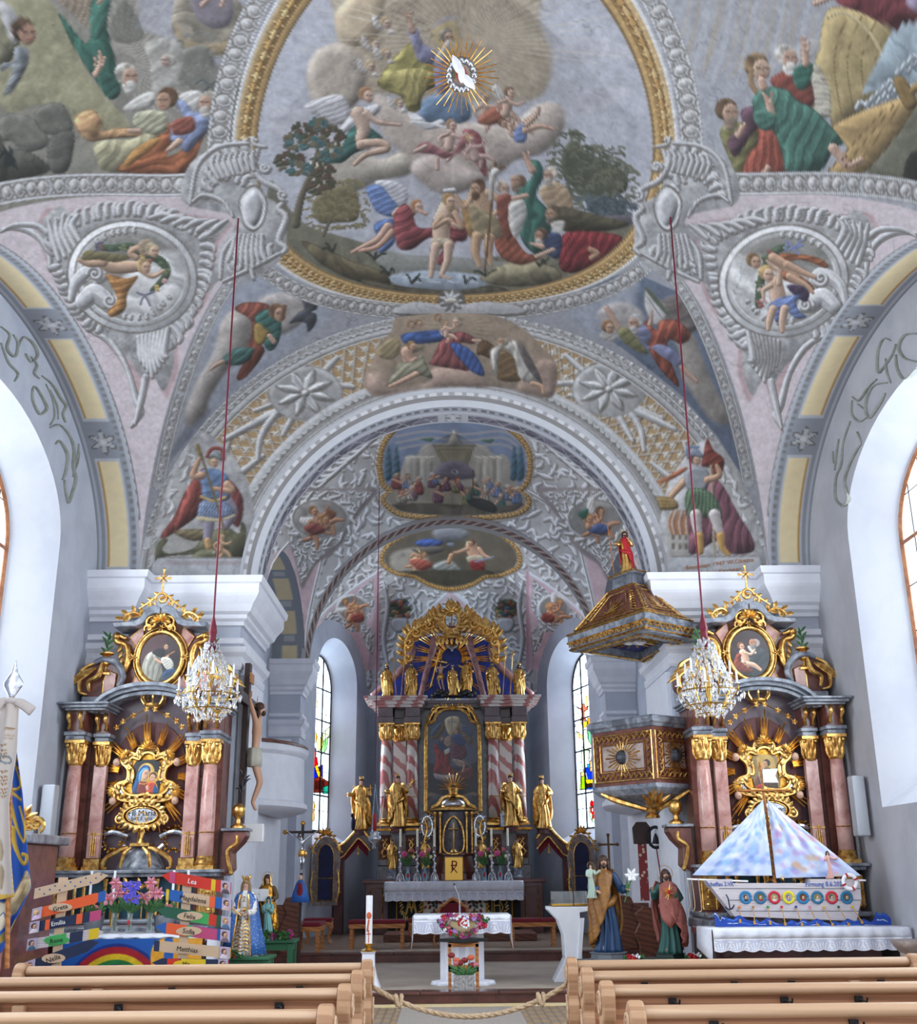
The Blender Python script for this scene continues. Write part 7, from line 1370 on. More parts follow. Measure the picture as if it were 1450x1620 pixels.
# ================================================================ high altar
YH=26.5
def HZ(y,Y=YH):return at(717,y,Y).z
def HX(dx,y,Y=YH):return at(717+dx,y,Y).x-at(717,y,Y).x
ha=thing('high_altar','tall striped marble high altar with gilt capitals and a large framed painting in the apse','altar',(0,26.8,.312))
zb=HZ(1312);z0=HZ(1306);zc=HZ(1144);zt=HZ(1104);zs_=1.43
def Hb(m,name,mt,par=None,**k):return m.build(name,mt,par or ha,**k)
m=MB();m.bx((-1.98,25.75,.312),(1.98,28,zs_));m.bx((-2.04,25.68,zs_-.06),(2.04,28,zs_+.02));m.bx((-1.2,25.5,.312),(1.2,26,1.3));Hb(m,'base_block','red_marble',bevel=.015)
for s in(-1,1):
 m=MB();x=s*1.72;m.tube([(x-.14,25.74,.52),(x+.14,25.74,.52),(x+.14,25.74,1.28),(x-.14,25.74,1.28),(x-.14,25.74,.52)],.014,4);Hb(m,'gilt_border','gold')
 m=MB();x0,x1=(.78,1.76);m.bx((s*x0,26.2,zs_),(s*x1,27.6,1.75));m.bx((s*(x0+.06),26.25,1.75),(s*(x1-.04),27.6,zb));Hb(m,'pedestal','dark_marble',bevel=.015)
 m=MB();m.bx((s*.74,26.15,zb-.03),(s*1.82,27.6,zb+.02));Hb(m,'pedestal_top','gold_dull')
 for x in(.97,1.57):
  m=MB();m.bx((s*x-.13,26.235,1.9),(s*x+.13,26.25,2.42));Hb(m,'ornament_ground','red_panel')
  g=MB();g.tube([(s*x-.13,26.23,1.9),(s*x+.13,26.23,1.9),(s*x+.13,26.23,2.42),(s*x-.13,26.23,2.42),(s*x-.13,26.23,1.9)],.013,4)
  for q in(-1,1):vine(g,[(s*x,26.22,1.94),(s*x+q*.07,26.21,2.05),(s*x-q*.04,26.21,2.2),(s*x+q*.06,26.21,2.34)],.014,5,.05,0)
  Hb(g,'ornament','gold')
 for x,y,r,sq in((1.575,26.5,.14,0),(1.27,26.85,.15,1),(.965,26.5,.14,0)):
  c=bpy.data.objects.new('pilaster' if sq else 'column',None);C.objects.link(c);c.parent=ha;c.location=V3((s*x,y,z0))-ha.location;column(c,s*x,y,z0,zc,r,'stripe_marble',cap=.4,square=bool(sq))
 m=MB();z_=(zc,zc+.12,zc+.16,zt-.24,zt-.16,zt-.08,zt)
 for x,w_,y in((1.6,.2,26.3),(1.27,.14,26.6),(.95,.2,26.3)):
  m.bx((s*x-w_,y,zc),(s*x+w_,27.6,zc+.14));m.bx((s*x-w_*.9,y+.03,zc+.14),(s*x+w_*.9,27.6,zt-.24))
 Hb(m,'entablature','mauve_marble',bevel=.01);m=MB()
 for k,(o,a,b_) in enumerate(((.02,.24,.18),(.1,.18,.1),(.2,.1,.05),(.26,.05,0))):m.bx((s*(.72-o*.5),26.3-o,zt-a),(s*(1.84+o),27.6,zt-b_))
 Hb(m,'cornice','stripe_marble',bevel=.008)
 m=MB();xp=2.62;m.bx((s*2.5,26.2,.312),(s*2.72,26.5,2.0));Hb(m,'portal_post','red_marble',bevel=.015)
 m=MB();o=[(1.9,2.32),(2.0,2.45),(2.15,2.6),(2.3,2.45),(2.5,2.25),(2.75,2.1),(2.75,1.95),(2.62,1.93),(2.5,1.98),(2.42,2.08),(2.28,2.25),(2.18,2.36),(2.08,2.3),(1.9,2.1)]
 m.prism([(s*x,z) for x,z in(o if s>0 else o[::-1])],26.15,26.5);Hb(m,'portal_arch','red_marble',bevel=.01)
 g=MB();g.tube(sp3([(s*x,26.12,z) for x,z in o[:6]],4),.035,6);g.tube(sp3([(s*x,26.12,z-.01) for x,z in o[7:14]],4),.02,6);shell(g,(s*2.15,2.52),.12,26.1,7);cscroll(g,(s*2.66,2.12),.1,90,s*1.2,.025,26.1);vine(g,[(s*2.72,26.1,2.2),(s*2.82,26.1,2.1),(s*2.78,26.1,1.9)],.025,4,.09,0);Hb(g,'portal_gilding','gold')
 m=MB();m.prism([(s*x,z) for x,z in[(1.95,2.2),(2.05,2.32),(2.17,2.38),(2.3,2.26),(2.48,2.02),(2.5,1.86),(2.4,1.95),(2.28,2.08),(2.2,2.18),(2.1,2.1),(1.96,1.95)]],26.22,26.28);Hb(m,'curtain','velvet');g=MB();g.lathe((s*2.18,26.2,2.0),[(.035,0),(.03,.1),(.012,.14),(.012,.2)],8);Hb(g,'tassel','gold')
m=MB();m.bx((-1.75,27.0,zs_),(1.75,27.6,zt-.1));Hb(m,'back_plate','dark_marble')
m=MB();m.bx((-.8,26.75,zt-.2),(.8,27.6,zt-.1));m.bx((-.82,26.7,zt-.1),(.82,27.6,zt-.02));Hb(m,'centre_cornice','mauve_marble')
def altarpiece():
 c=Canvas(530,700,905,1420,'2b2f3a',1);c.T(0,0,1)
 c.P('4f5668',[(540,740),(890,740),(890,1060),(540,1060)],0,soft=8);c.cloud([(660,780),(690,745),(760,745),(770,800),(730,870),(690,870)],'b3a98a')
 for p,cl in(([(560,880),(640,790),(660,830),(600,900)],'6a5038'),([(770,790),(850,860),(860,950),(790,880)],'6c5a48'),([(560,850),(620,790),(640,800),(580,880)],'3f5670'),([(790,800),(860,850),(850,890),(790,840)],'40526e')):c.P(cl,p,.3,f=5)
 c.S('7d8592',[(713,740),(713,850)],7,.2);c.S('7d8592',[(685,782),(745,782)],6,.2)
 c.P('7a2328',[(580,960),(610,930),(660,940),(700,1000),(700,1080),(740,1150),(640,1160),(580,1130),(600,1040)],.36,f=7,ang=20,amp=.3);c.P('2c3c5c',[(600,930),(640,900),(670,940),(680,990),(640,990)],.33,f=4);c.head(638,900,17,'5a4638','a27c66',1,'6a5a50');c.P('b7b3ac',[(655,985),(690,965),(695,990),(665,1010)],.1)
 c.P('5b2f40',[(710,960),(750,920),(800,950),(820,1010),(780,1050),(720,1040)],.36,f=6,amp=.3);c.P('30406a',[(720,880),(770,870),(810,920),(790,950),(730,930)],.33,f=5);c.head(747,852,18,'6a4a3a','b18a76',-1);c.P('8d7a6c',[(660,900),(700,880),(712,940),(690,960),(660,940)],.3,f=3)
 c.cloud([(580,1140),(640,1150),(720,1150),(740,1170),(680,1195),(600,1180)],'8f8c8e');c.cloud([(720,1040),(800,1060),(790,1100),(740,1080)],'8a8078');c.P('5e2f2e',[(690,1200),(760,1130),(830,1100),(860,1110),(860,1190),(760,1200)],.33,f=4);c.limb([(770,1060),(800,1080),(790,1130)],16,'9c7a68');c.S('8a6a58',[(790,1040),(850,1100)],5)
 c.P('a8947a',[(560,1270),(640,1290),(760,1292),(865,1270),(865,1300),(560,1300)],.05,soft=5,a=.6);c.P('3f4250',[(560,1310),(650,1290),(740,1330),(860,1290),(865,1420),(560,1420)],.2,f=3);c.P('1c1e26',[(560,1360),(865,1350),(865,1420),(560,1420)],0,soft=8)
 return c
zf0,zf1=HZ(1290,26.7),HZ(1122,26.7);W_=.62
fo=[(-W_,zf0+.1),(-W_*.7,zf0),(W_*.7,zf0),(W_,zf0+.1),(W_,zf1-.38),(W_*.72,zf1-.3),(W_*.6,zf1-.12),(W_*.3,zf1),(-W_*.3,zf1),(-W_*.6,zf1-.12),(-W_*.72,zf1-.3),(-W_,zf1-.38)]
cA=altarpiece();n=200;t=np.linspace(0,1,n);z=zf1-.03-t*(zf1-zf0-.06);h=np.interp(z,[zf0,zf0+.1,zf1-.4,zf1-.3,zf1-.12,zf1],[W_*.7,W_,W_,W_*.74,W_*.6,W_*.3])-.02;u=np.linspace(-1,1,90)
P=np.stack([h[:,None]*u,26.72+0*h[:,None]*u,z[:,None]+0*u],-1);ii=((P[...,0]/W_+1)/2*(cA.W-1)).astype(int);jj=(t*(cA.H-1)).astype(int)[:,None]+0*ii;painted('painting',P,cA.im[jj,ii],attrmat('oil_paint',.35,.02),ha,None,smooth=False)
g=MB()
for k,w_ in((1.0,.035),(1.07,.02)):g.tube([(x*k,26.66,zf0+(z-zf0)*(1 if k==1 else 1.01)) for x,z in fo+fo[:1]],w_,5)
shell(g,(0,zf1),.12,26.6,7)
for s in(-1,1):vine(g,[(s*.1,26.6,zf1+.04),(s*.35,26.6,zf1+.02),(s*.5,26.6,zf1-.15),(s*.56,26.6,zf1-.3)],.025,9,.09,-s);cscroll(g,(s*.45,zf1-.02),.1,90,s*1.2,.018,26.6)
Hb(g,'picture_frame','gold')
A=lambda dx,y,Y=26.7:V3((HX(dx,y,Y),Y,HZ(y,Y)))
o=[(0,1004),(40,1008),(60,1016),(66,1034),(76,1056),(100,1080),(122,1090),(126,1103)]
P_=[A(x,y,27.2) for x,y in o];P_=P_+[V3((-p.x,p.y,p.z)) for p in P_[::-1][:-1]];m=MB();m.prism([(p.x,p.z) for p in P_],27.2,27.4);Hb(m,'blue_ground','royal_blue')
for s in(-1,1):
 m=MB();B_=lambda dx,y,Y=26.95:A(s*dx,y,Y);m.tube(sp3([B_(128,1100),B_(100,1078),B_(76,1054),B_(62,1030),B_(66,1012)],5),[.06,.09,.09,.1,.05],8,.8);m.tube(sp3([B_(50,1102),B_(42,1070),B_(34,1040),B_(28,1020),B_(30,1006)],5),[.07,.08,.08,.1,.06],8,.8);m.tube(sp3([B_(70,1012),B_(50,1004),B_(34,998),B_(14,996),B_(0,995)],4),.08,8,.8);Hb(m,'volute','mauve_pink',smooth=True)
 g=MB();vine(g,[B_(72,1050,26.8),B_(74,1020,26.8),B_(66,1000,26.8),B_(52,992,26.8),B_(36,984,26.8),B_(24,972,26.8),B_(0,962,26.8)],.05,30,.22,0);vine(g,[B_(64,1012,26.8),B_(50,998,26.8),B_(34,994,26.8),B_(18,990,26.8)],.035,14,.16,0)
 for x,y,q in((56,1000,9),(36,988,8),(68,1016,8),(70,1040,7)):p=B_(x,y,26.75);cscroll(g,(p.x,p.z),q/66,40,s*1.3,.03,26.75)
 Hb(g,'gilt_crest','gold_leaf')
g=MB();p=A(0,982,26.75);rocframe(g,arc3((0,p.z),.2,.24,0,350,26.75,20),.045,18,.16,1);shell(g,(0,p.z+.24),.16,26.7,7);Hb(g,'crest_medallion','gold_leaf');p=A(0,1014,26.8)
g=MB();g.loft([[V3((.36*k*cos(t),26.8-.2*k*sin(t),p.z+.1-z+.05*(1-abs(cos(t))))) for t in np.linspace(0,PI,17)] for k,z in((.9,0),(1,.06),(1.02,.1))],closed=False,caps=False)
for i in range(11):a=PI*i/10;leaf(g,(.37*cos(a),26.8-.2*sin(a),p.z+.02),(.37*cos(a),26.8-.2*sin(a),p.z-.12),.04)
Hb(g,'canopy','gold');p=A(0,1040,27.1);g=MB();rays(g,(0,p.z),27.12,13,.25,1.15,.026,-30,210,3,1,4);rays(g,(0,p.z-.3),27.12,6,.6,1.2,.016,205,335,2);Hb(g,'gilt_rays','gold_leaf')
m=MB();q=A(0,1026,27.0);m.ell(q,(.05,.04,.09),8,6);leaf(m,q,q+V3((.16,0,.1)),.04);leaf(m,q,q+V3((-.16,0,.1)),.04);Hb(m,'dove','silver')
def fig(name,label,px,y0,H,Y,aR,aL,group=None,cat='statue',base=None,**k):
 p=at(px,y0,Y);
 if base is not None:p=V3((p.x,Y,base))
 t=thing(name,label,cat,p,group);figure(t,p,H,aR,aL,**k);return t
ARM=lambda s,w=.2,h=.6,y=-.08,ex=.15,ez=.66:((s*ex,-.02,ez),(s*w,y,h))
t=fig('statue','carved Christ with bare torso holding a golden cross, left in the coronation group',697,1094,.78,26.75,((-.14,-.04,.7),(-.12,-.1,.62)),((.12,-.05,.74),(.25,-.05,.84)),nude=True,legs=((-.02,.02,.05,.06),(.0,0,.06,.0)),hair='hair_brown',beard=True,skin='skin_pale')
m=MB();p=wloc(t);m.tube([p+V3((-.25,-.05,.1)),p+V3((-.02,-.02,1.02))],.022,6);m.tube([p+V3((-.24,-.02,.78)),p+V3((.16,-.02,.7))],.02,6);m.build('cross','gold_leaf',t);m=MB();m.loft([[p+V3((r*cos(a)*(1+.1*sin(7*a)),.7*r*sin(a),z)) for a in np.linspace(0,6.28,20,endpoint=False)] for z,r in((.3,.1),(.38,.09),(.44,.07))]);m.build('loincloth','gold_leaf',t,smooth=True)
fig('statue','gilt crowned Mary praying with folded hands, middle of the coronation group',716,1100,.72,26.6,((-.12,-.05,.66),(-.02,-.12,.74)),((.12,-.05,.66),(.02,-.12,.74)),longhair=True,crown='crown',mw=1.2)
fig('statue','gilt God the Father leaning in, right in the coronation group',738,1094,.78,26.75,((-.12,-.05,.74),(-.25,-.05,.82)),ARM(1),beard=True,crown='crown',mside=-1,mw=1.2)
for x in(697,716,738):
 p=at(x,1100,26.7);m=MB()
 for q in range(5):m.ell(p+V3((.08*(q-2),-.02*(q%2),.04*(q%3))),(.09,.08,.07),8,6)
 tag(m.build('carved_cloud','silver_dark',smooth=True),'dark silver carved cloud bank under the %s figure of the coronation group'%{697:'left',716:'middle',738:'right'}[x],'cloud','clouds under the coronation group')
for px,s,cr,lab in((611,1,'mitre','gilt mitred bishop with double cross staff, far left on the high altar cornice'),(650,-1,None,'gilt bareheaded churchman with triple cross staff, left of the coronation group'),(779,1,None,'gilt bareheaded churchman with crozier, right of the coronation group'),(822,-1,'mitre','gilt mitred bishop with staff at the far right end of the high altar cornice')):
 t=fig('statue',lab,px,1101,.84 if cr is None else.78,26.35,ARM(-1,.1,.68),ARM(1,.1,.62),'gilt bishops on the altar cornice',base=zt,beard=True,crown=cr,mside=s,mw=1.15,hair='silver_dark' if cr is None else 'hair_brown');p=wloc(t);dx=.2*(-1 if px in(650,) else 1)*(1 if px!=822 else-1)
 m=MB();m.tube([p+V3((dx*1.2,-.1,0)),p+V3((dx*(.8 if px!=779 else 1.6),-.1,1.0))],.011,5);q=p+V3((dx*(.8 if px!=779 else 1.6),-.1,1.0))
 for k in range(3 if px==650 else 2 if px==611 else 0):m.tube([q+V3((-.07+.015*k,0,-.02-.06*(2-k))),q+V3((.07-.015*k,0,-.02-.06*(2-k)))],.01,5)
 if px>700:cscroll(m,(q.x,q.z+.03),.05,-90,1.2,.01,q.y)
 m.build('staff','gold_leaf',t)
for px,y0,Yq,side,lab,it in((569,1313,26.2,1,'gilt crowned woman holding a wheel fragment and small cross, far left of the high altar','dog'),(629,1309,26.0,-1,'gilt crowned woman with lowered sword and palm branch, left of the altar painting','sword'),(808,1308,26.0,1,'gilt crowned woman beside a small tower, right of the altar painting','tower'),(860,1311,26.2,-1,'gilt crowned woman with hand at her breast, far right of the high altar',None)):
 t=fig('statue',lab,px,y0,1.17,Yq,((-.15,-.04,.68),(-.27 if it in('dog','sword') else-.08,-.1,.66 if it!=None else.7)),((.16,-.03,.68),(.2 if it!=None else.05,-.12,.72 if it=='sword' else.66)),'crowned women flanking the high altar',crown='crown',longhair=False,mside=side,mw=1.25,tilt=.03*side);p=wloc(t);plinth(t,p-V3((0,0,.12)),.18,.12,'red_marble')
 m=MB()
 if it=='sword':m.tube([p+V3((-.3,-.15,.74)),p+V3((-.38,-.15,.0))],[.008,.014,.004],5);m.tube([p+V3((-.37,-.15,.66)),p+V3((-.25,-.15,.69))],.012,5);m.build('sword','silver',t);m=MB();q=p+V3((.25,-.14,.84));vine(m,[q,q+V3((.05,0,.12)),q+V3((.12,0,.2))],.012,8,.06,0);m.build('palm','gold_leaf',t)
 elif it=='tower':m.lathe(p+V3((-.2,-.12,0)),[(.07,0),(.06,.03),(.055,.22),(.07,.24),(.07,.28),(.01,.36)],8);m.build('tower','silver',t)
 elif it=='dog':q=p+V3((.24,-.14,.78));m.tube([q,q+V3((0,0,.22))],.014,5);m.tube([q+V3((-.06,0,.14)),q+V3((.06,0,.14))],.012,5);m.build('hand_cross','gold_leaf',t);m=MB();m.ell(p+V3((-.15,-.1,.14)),(.06,.07,.16),8,6);m.ell(p+V3((-.17,-.14,.32)),(.04,.06,.05),8,6);m.build('dragon','navy',t,smooth=True)
for px,lab in((620,'small gilt figure in a cloak, outermost left above the altar table'),(673,'small gilt woman standing left of the tabernacle'),(761,'small gilt man standing right of the tabernacle'),(818,'small gilt figure in a hood, outermost right above the altar table')):
 t=fig('statuette',lab,px,1370,.64,25.9,ARM(-1,.08,.66),ARM(1,.06,.6),'small gilt figures on the altar step',base=1.68,mw=1.1,mside=1 if px>700 else-1,veil='gold_leaf' if px in(620,818) else None);plinth(t,wloc(t)-V3((0,0,.22)),.13,.22,'grey_marble')
tb=thing('tabernacle','gilt tabernacle shrine with columns, crucifix and ray crown on the high altar','tabernacle',(0,25.95,zs_+.02));z=zs_+.02
def Tb(m,name,mt,**k):return m.build(name,mt,tb,**k)
m=MB();m.lathe((0,26.1,z),[(.55,0),(.55,.12),(.48,.16),(.42,.5),(.5,.52),(.5,.56)],6,1,.6);Tb(m,'base','brown_marble');m=MB();m.lathe((0,26.1,z+.56),[(.42,0),(.4,.02),(.4,.9),(.48,.94),(.5,1.0)],12,1,.55);Tb(m,'shrine_body','dark_marble',smooth=True,auto=30)
g=MB()
for x in(-.42,-.3,.3,.42):g.lathe((x,25.82+abs(x)*.25,z+.56),[(.035,0),(.028,.04),(.026,.78),(.045,.86),(.045,.9)],10)
rocframe(g,[(-.2,25.8,z+.6),(-.2,25.8,z+1.1),(0,25.8,z+1.35),(.2,25.8,z+1.1),(.2,25.8,z+.6)],.025,16,.07,0);g.lathe((0,26.05,z+1.5),[(.55,0),(.56,.05),(.5,.07)],16,1,.5)
for s in(-1,1):g.tube(sp3([(s*.5,25.85,z+1.55),(s*.35,25.82,z+1.62),(s*.22,25.82,z+1.78),(s*.05,25.82,z+1.8)],4),[.04,.05,.04,.03],6);vine(g,[(s*.6,25.9,z+.6),(s*.66,25.9,z+.8),(s*.6,25.9,z+1.1),(s*.66,25.9,z+1.3)],.03,8,.1,0)
g.lathe((0,25.95,z+1.8),[(.16,0),(.18,.04),(.1,.08),(.12,.2),(.06,.22)],12);rays(g,(0,z+1.98),25.9,13,.08,.36,.013,-10,190,1);Tb(g,'gilding','gold')
m=MB();m.lathe((0,26.0,z+1.56),[(.3,0),(.28,.12),(.16,.2),(.1,.24)],14,1,.6);Tb(m,'dome','silver',smooth=True);g=MB();g.tube([(0,25.76,z+.62),(0,25.76,z+1.22)],.02,5);g.tube([(-.11,25.76,z+1.08),(.11,25.76,z+1.08)],.018,5);g.lathe((0,25.76,z+.58),[(.1,0),(.06,.05),(.03,.08)],10);Tb(g,'crucifix','gold_leaf')
for s in(-1,1):g=MB();rocframe(g,arc3((s*.6,z+1.15),.12,.22,0,350,25.95,16),.025,16,.07,1);Tb(g,'reliquary_frame','silver');m=MB();m.prism(arc(s*.6,z+1.15,.11,.2,0,350,16),25.95,25.99);Tb(m,'reliquary_picture','grey_marble')
ic=thing('icon_plate','square gilt plate with red Chi-Rho sign in front of the tabernacle','plaque',(.0,25.5,1.43));m=MB();m.bx((-.2,25.5,1.43),(.2,25.54,1.92));m.build('plate','brass',ic,bevel=.008)
text('chi_rho','P',(.005,25.497,1.73),.3,'velvet',ic);text('chi_rho','X',(0,25.496,1.66),.24,'velvet',ic)
def lace_cloth(name,label,x0,x1,y0,y1,z,drop,lace,base=False,side=.25,m1='white_cloth'):
 t=thing(name,label,'tablecloth',((x0+x1)/2,(y0+y1)/2,z));m=MB();n=60;R=[]
 xs=np.linspace(x0,x1,n);top=[V3((x,y1,z+.012)) for x in xs];e=[V3((x,y0,z+.012)) for x in xs];f=lambda k,d:[V3((x,y0-.015-k*.02*math.sin(x*31)-.012*k*math.sin(x*13),z-d)) for x in xs]
 m.grid([top,e,f(.2,.01),f(.6,drop*.5),f(1,drop)]);
 for xx,s in((x0,-1),(x1,1)):m.grid([[V3((xx,y1,z+.012)),V3((xx,y0,z+.012))],[V3((xx+s*.012,y1,z)),V3((xx+s*.012,y0,z))],[V3((xx+s*.02,y1,z-side*.6)),V3((xx+s*.015,y0,z-side))],[V3((xx+s*.025,y1,z-side)),V3((xx+s*.03,y0-.01,z-side*1.5))]])
 m.build('cloth',m1,t,smooth=True,auto=50,solid=.006)
 c=Canvas(0,0,900,60,'c9cde0',1);N=int((x1-x0)/.19)
 for i in range(N):
  a=900*(i+.5)/N;q=430/N
  for k in range(6):c.S('f4f6ff',[(a+q*(k-2.5)*.3,48),(a+q*(k-2.5)*.45,18+4*abs(k-2.5))],5,0)
  c.S('f4f6ff',[(a-q,54),(a-q,10)],4,0);c.S('f4f6ff',[(a-q*1.3,16),(a-q*.7,16)],4,0)
 c.S('f4f6ff',[(0,56),(900,56)],6,0);c.S('f4f6ff',[(0,3),(900,3)],6,0)
 nx=260;xs=np.linspace(x0,x1,nx);v=np.linspace(0,1,26)[:,None];sc_=np.abs(np.sin(xs/.19*PI))*.02
 P=np.stack([xs[None,:]+0*v,y0-.018-.02*np.sin(xs*31)[None,:]-.012*np.sin(xs*13)[None,:]+0*v,z-drop-v*(lace+sc_[None,:])],-1);ii=np.linspace(0,899,nx).astype(int)[None,:]+0*P[...,0].astype(int);jj=(v*59).astype(int)+0*ii;painted('lace',P,c.im[jj,ii],attrmat('lace_cloth',.9,.01),t,None);return t
lace_cloth('altar_cloth','long white altar cloth with lace edge on the high altar',-1.5,1.5,25.1,25.75,1.4,.2,.17,side=.2)
m=MB();m.bx((-1.46,25.12,1.3),(1.46,25.8,1.38));Hb(m,'mensa','red_marble')
def ante():
 c=Canvas(0,0,760,230,'121214',1);g='c9a552'
 for x0,k in((60,'AM'),(550,'IHS')):
  cx=x0+75
  for i in range(36):a=i*PI/18;r=62+6*math.sin(i*2.1);c.S(g if i%3 else 'e0cf94',[(cx+r*cos(a),100+r*1.25*sin(a)),(cx+(r-10)*cos(a+.15),100+(r-10)*1.25*sin(a+.15))],6,.2)
  L={'AM':[[(-28,40),(0,-50),(28,40)],[(-18,5),(18,5)],[(-34,50),(-14,-40),(0,30),(14,-40),(34,50)]],'IHS':[[(-30,-45),(-30,45)],[(-16,-45),(-16,45)],[(16,-45),(16,45)],[(-16,0),(16,0)],[(32,-40),(18,-25),(34,10),(20,40)]]}[k]
  for q in L:c.S(g,[(cx+x,100+y) for x,y in q],5,.2,curve=False)
 for x0 in(205,435):
  c.P('d8d2c4',[(x0,0),(x0+125,0),(x0+125,230),(x0,230)],0,curve=False);cx=x0+62;c.S('b8861e',[(x0-3,0),(x0-3,230)],6,0);c.S('b8861e',[(x0+128,0),(x0+128,230)],6,0)
  for i in range(26):a=i*2.4;r=8+i*2.4;c.S(['8a2c24','3f5a5c','a85a3c','5a3a24','6a2430'][i%5],[(cx+r*cos(a),70+r*.95*sin(a)),(cx+(r+8)*cos(a),70+(r+8)*.95*sin(a))],13,.2)
  c.S('5a4424',[(cx,150),(cx,40)],4,0);c.P('6a4a2c',[(cx-24,130),(cx+24,130),(cx+14,170),(cx-14,170)],.2);c.P('b3392c',[(cx-16,50),(cx,34),(cx+16,50),(cx+12,74),(cx-12,74)],.3)
 for x in(50,712):c.S('b8861e',[(x,0),(x,230)],5,0)
 for i in range(20):a=PI*i/19;c.S(g,[(380+45*cos(a),80-60*sin(a)),(380+38*cos(a+.2),80-50*sin(a+.2))],5,0)
 return c
panel('antependium',[(-1.45,25.44,1.32),(1.45,25.44,1.32),(1.45,25.44,.36),(-1.45,25.44,.36)],ante(),attrmat('embroidery',.8,.03),ha,th=.02)
gp='silver candlesticks in a row on the high altar';W6=('outermost left','second from the left','third from the left','third from the right','second from the right','outermost right')
for i,px in enumerate((633,660,687,753,778,804)):x=at(px,1395,25.45).x;candlestick('candlestick',(x,25.4,1.425),.72,.38,'silver','ornate silver candlestick with tall cream candle on the high altar, %s'%W6[i],gp,.055)
for i,px in enumerate((645,672,766,791)):
 x=at(px,1395,25.3).x;t=thing('flower_vase','slim glass vase of pink roses on the high altar, %s'%('outermost left','left next to the tabernacle','right next to the tabernacle','outermost right')[i],'vase',(x,25.25,1.425),'rose vases on the high altar');p=V3((x,25.25,1.425));MB().lathe(p,[(.045,0),(.05,.05),(.05,.14),(.025,.2),(.022,.28),(.03,.3)],12).build('vase','glass_blue',t,smooth=True);m=MB();m.ell(p+V3((0,-.05,.12)),(.03,.01,.05),8,6);m.build('emblem','red',t)
 g=MB();s=-1 if i in(0,2) else 1
 for k in range(12):a=k*2.4;leaf(g,p+V3((0,0,.3)),p+V3((.14*cos(a)+s*.05,.08*sin(a),.42+.02*k)),.02)
 g.build('foliage','green_leaf',t)
 for k,(dx,dz,r,c_) in enumerate(((-.08 if i%2==0 else-.06,.56,.07,'pink'),(.08,.64,.05,'rose'),(.13,.5,.04,'cream_flower'))):
  f=MB();c0=p+V3((dx,-.05,dz));f.ell(c0,(r*.6,)*3,10,7)
  for q in range(10):a=q*2.4;leaf(f,c0+V3((r*.3*cos(a),-r*.3,r*.3*sin(a))),c0+V3((r*cos(a),-r*.2,r*sin(a))),r*.35)
  f.build('blossom',c_,t)
# ================================================================ pulpit, balconies, crucifix, chandeliers
mat('pale_marble','b5a49c',.4,col2='94827e',scale=6)
mat('speaker_grey','b4b9c2',.6);mat('crystal','f2f8ff',.02,trans=.75,col2='ffffff',scale=30);mat('crimson','6e1028',.6)
mat('cloth_grey','b9b5a8',.7)
def polyloft(mb,P,prof,cen,cap=True):
 mb.loft([[V3((cen[0]+(x-cen[0])*k,cen[1]+(y-cen[1])*k,z)) for x,y in P] for k,z in prof],caps=cap)
PP=[(2.03,16.55),(2.76,15.6),(3.42,16.08),(3.3,17.3),(2.7,17.5)];cen=(2.85,16.5)
pu=thing('pulpit','marbled pulpit with gilt panels and sunburst reliefs hanging on the right pier','pulpit',(2.85,16.5,2.25))
def Pb(m,n,mt,r=pu,**k):return m.build(n,mt,r,**k)
m=MB();polyloft(m,PP,[(1,2.74),(1,3.55)],cen);Pb(m,'body','brown_marble');m=MB();polyloft(m,PP,[(1.03,3.54),(1.06,3.58),(1.1,3.6),(1.1,3.67),(1.04,3.7)],cen);Pb(m,'rim','grey_marble',bevel=.008)
m=MB();polyloft(m,PP,[(.1,2.33),(.16,2.4),(.35,2.5),(.62,2.56),(.92,2.62),(1.05,2.7),(1.05,2.76)],cen);Pb(m,'underside','grey_marble',bevel=.01)
def facepanel(a,b,z0,z1,root,ray=True):
 a,b=V3((*a,0)),V3((*b,0));d=(b-a);L=d.length;d.normalize();n=V3((d.y,-d.x,0));W=lambda s,z,o=.01:a+d*s+n*o+V3((0,0,z))
 g=MB();i,j=.16,.14
 for k,w_ in((0,.014),(.13,.012)):g.tube([W(.03+k,z0+.04+k),W(L-.03-k,z0+.04+k),W(L-.03-k,z1-.04-k),W(.03+k,z1-.04-k),W(.03+k,z0+.04+k)],w_,5)
 for q in range(int(L/.1)):
  for z in(z0+.1,z1-.1):s=.06+q*.1;g.tube(sp3([W(s,z-.03,.02),W(s+.05,z+.035,.03),W(s+.1,z-.02,.02),W(s+.06,z-.03,.02)],3),[.007,.013,.006],5)
 for q in range(int((z1-z0)/.1)-1):
  for s in(.1,L-.1):z=z0+.12+q*.1;g.tube(sp3([W(s-.03,z,.02),W(s+.03,z+.04,.03),W(s-.02,z+.08,.02)],3),[.007,.013,.006],5)
 c=(z0+z1)/2
 if ray:
  for k in range(26):t=k*2*PI/26;r=.3 if k%2 else.24;g.tube([W(L/2+.1*cos(t)*L,c+.1*sin(t)),W(L/2+r*cos(t)*L*.95,c+r*sin(t)*.9)],[.008,.012],4)
 Pb(g,'gilding','gold',root);p=MB();p.add([W(.2,z0+.2,.004),W(L-.2,z0+.2,.004),W(L-.2,z1-.2,.004),W(.2,z1-.2,.004)],[(0,1,2,3)]);Pb(p,'panel','pale_marble',root)
 p=MB();p.ell(W(L/2,c,.0),(.11,.05,.11),10,7);Pb(p,'relief','silver_dark',root)
facepanel(PP[0],PP[1],2.78,3.52,pu);facepanel(PP[1],PP[2],2.78,3.52,pu)
g=MB()
for k in range(4):z=2.3+.08*k;g.lathe((2.76,16.05,z),[(.1-.01*k,0),(.11-.01*k,.03),(.06,.07)],10)
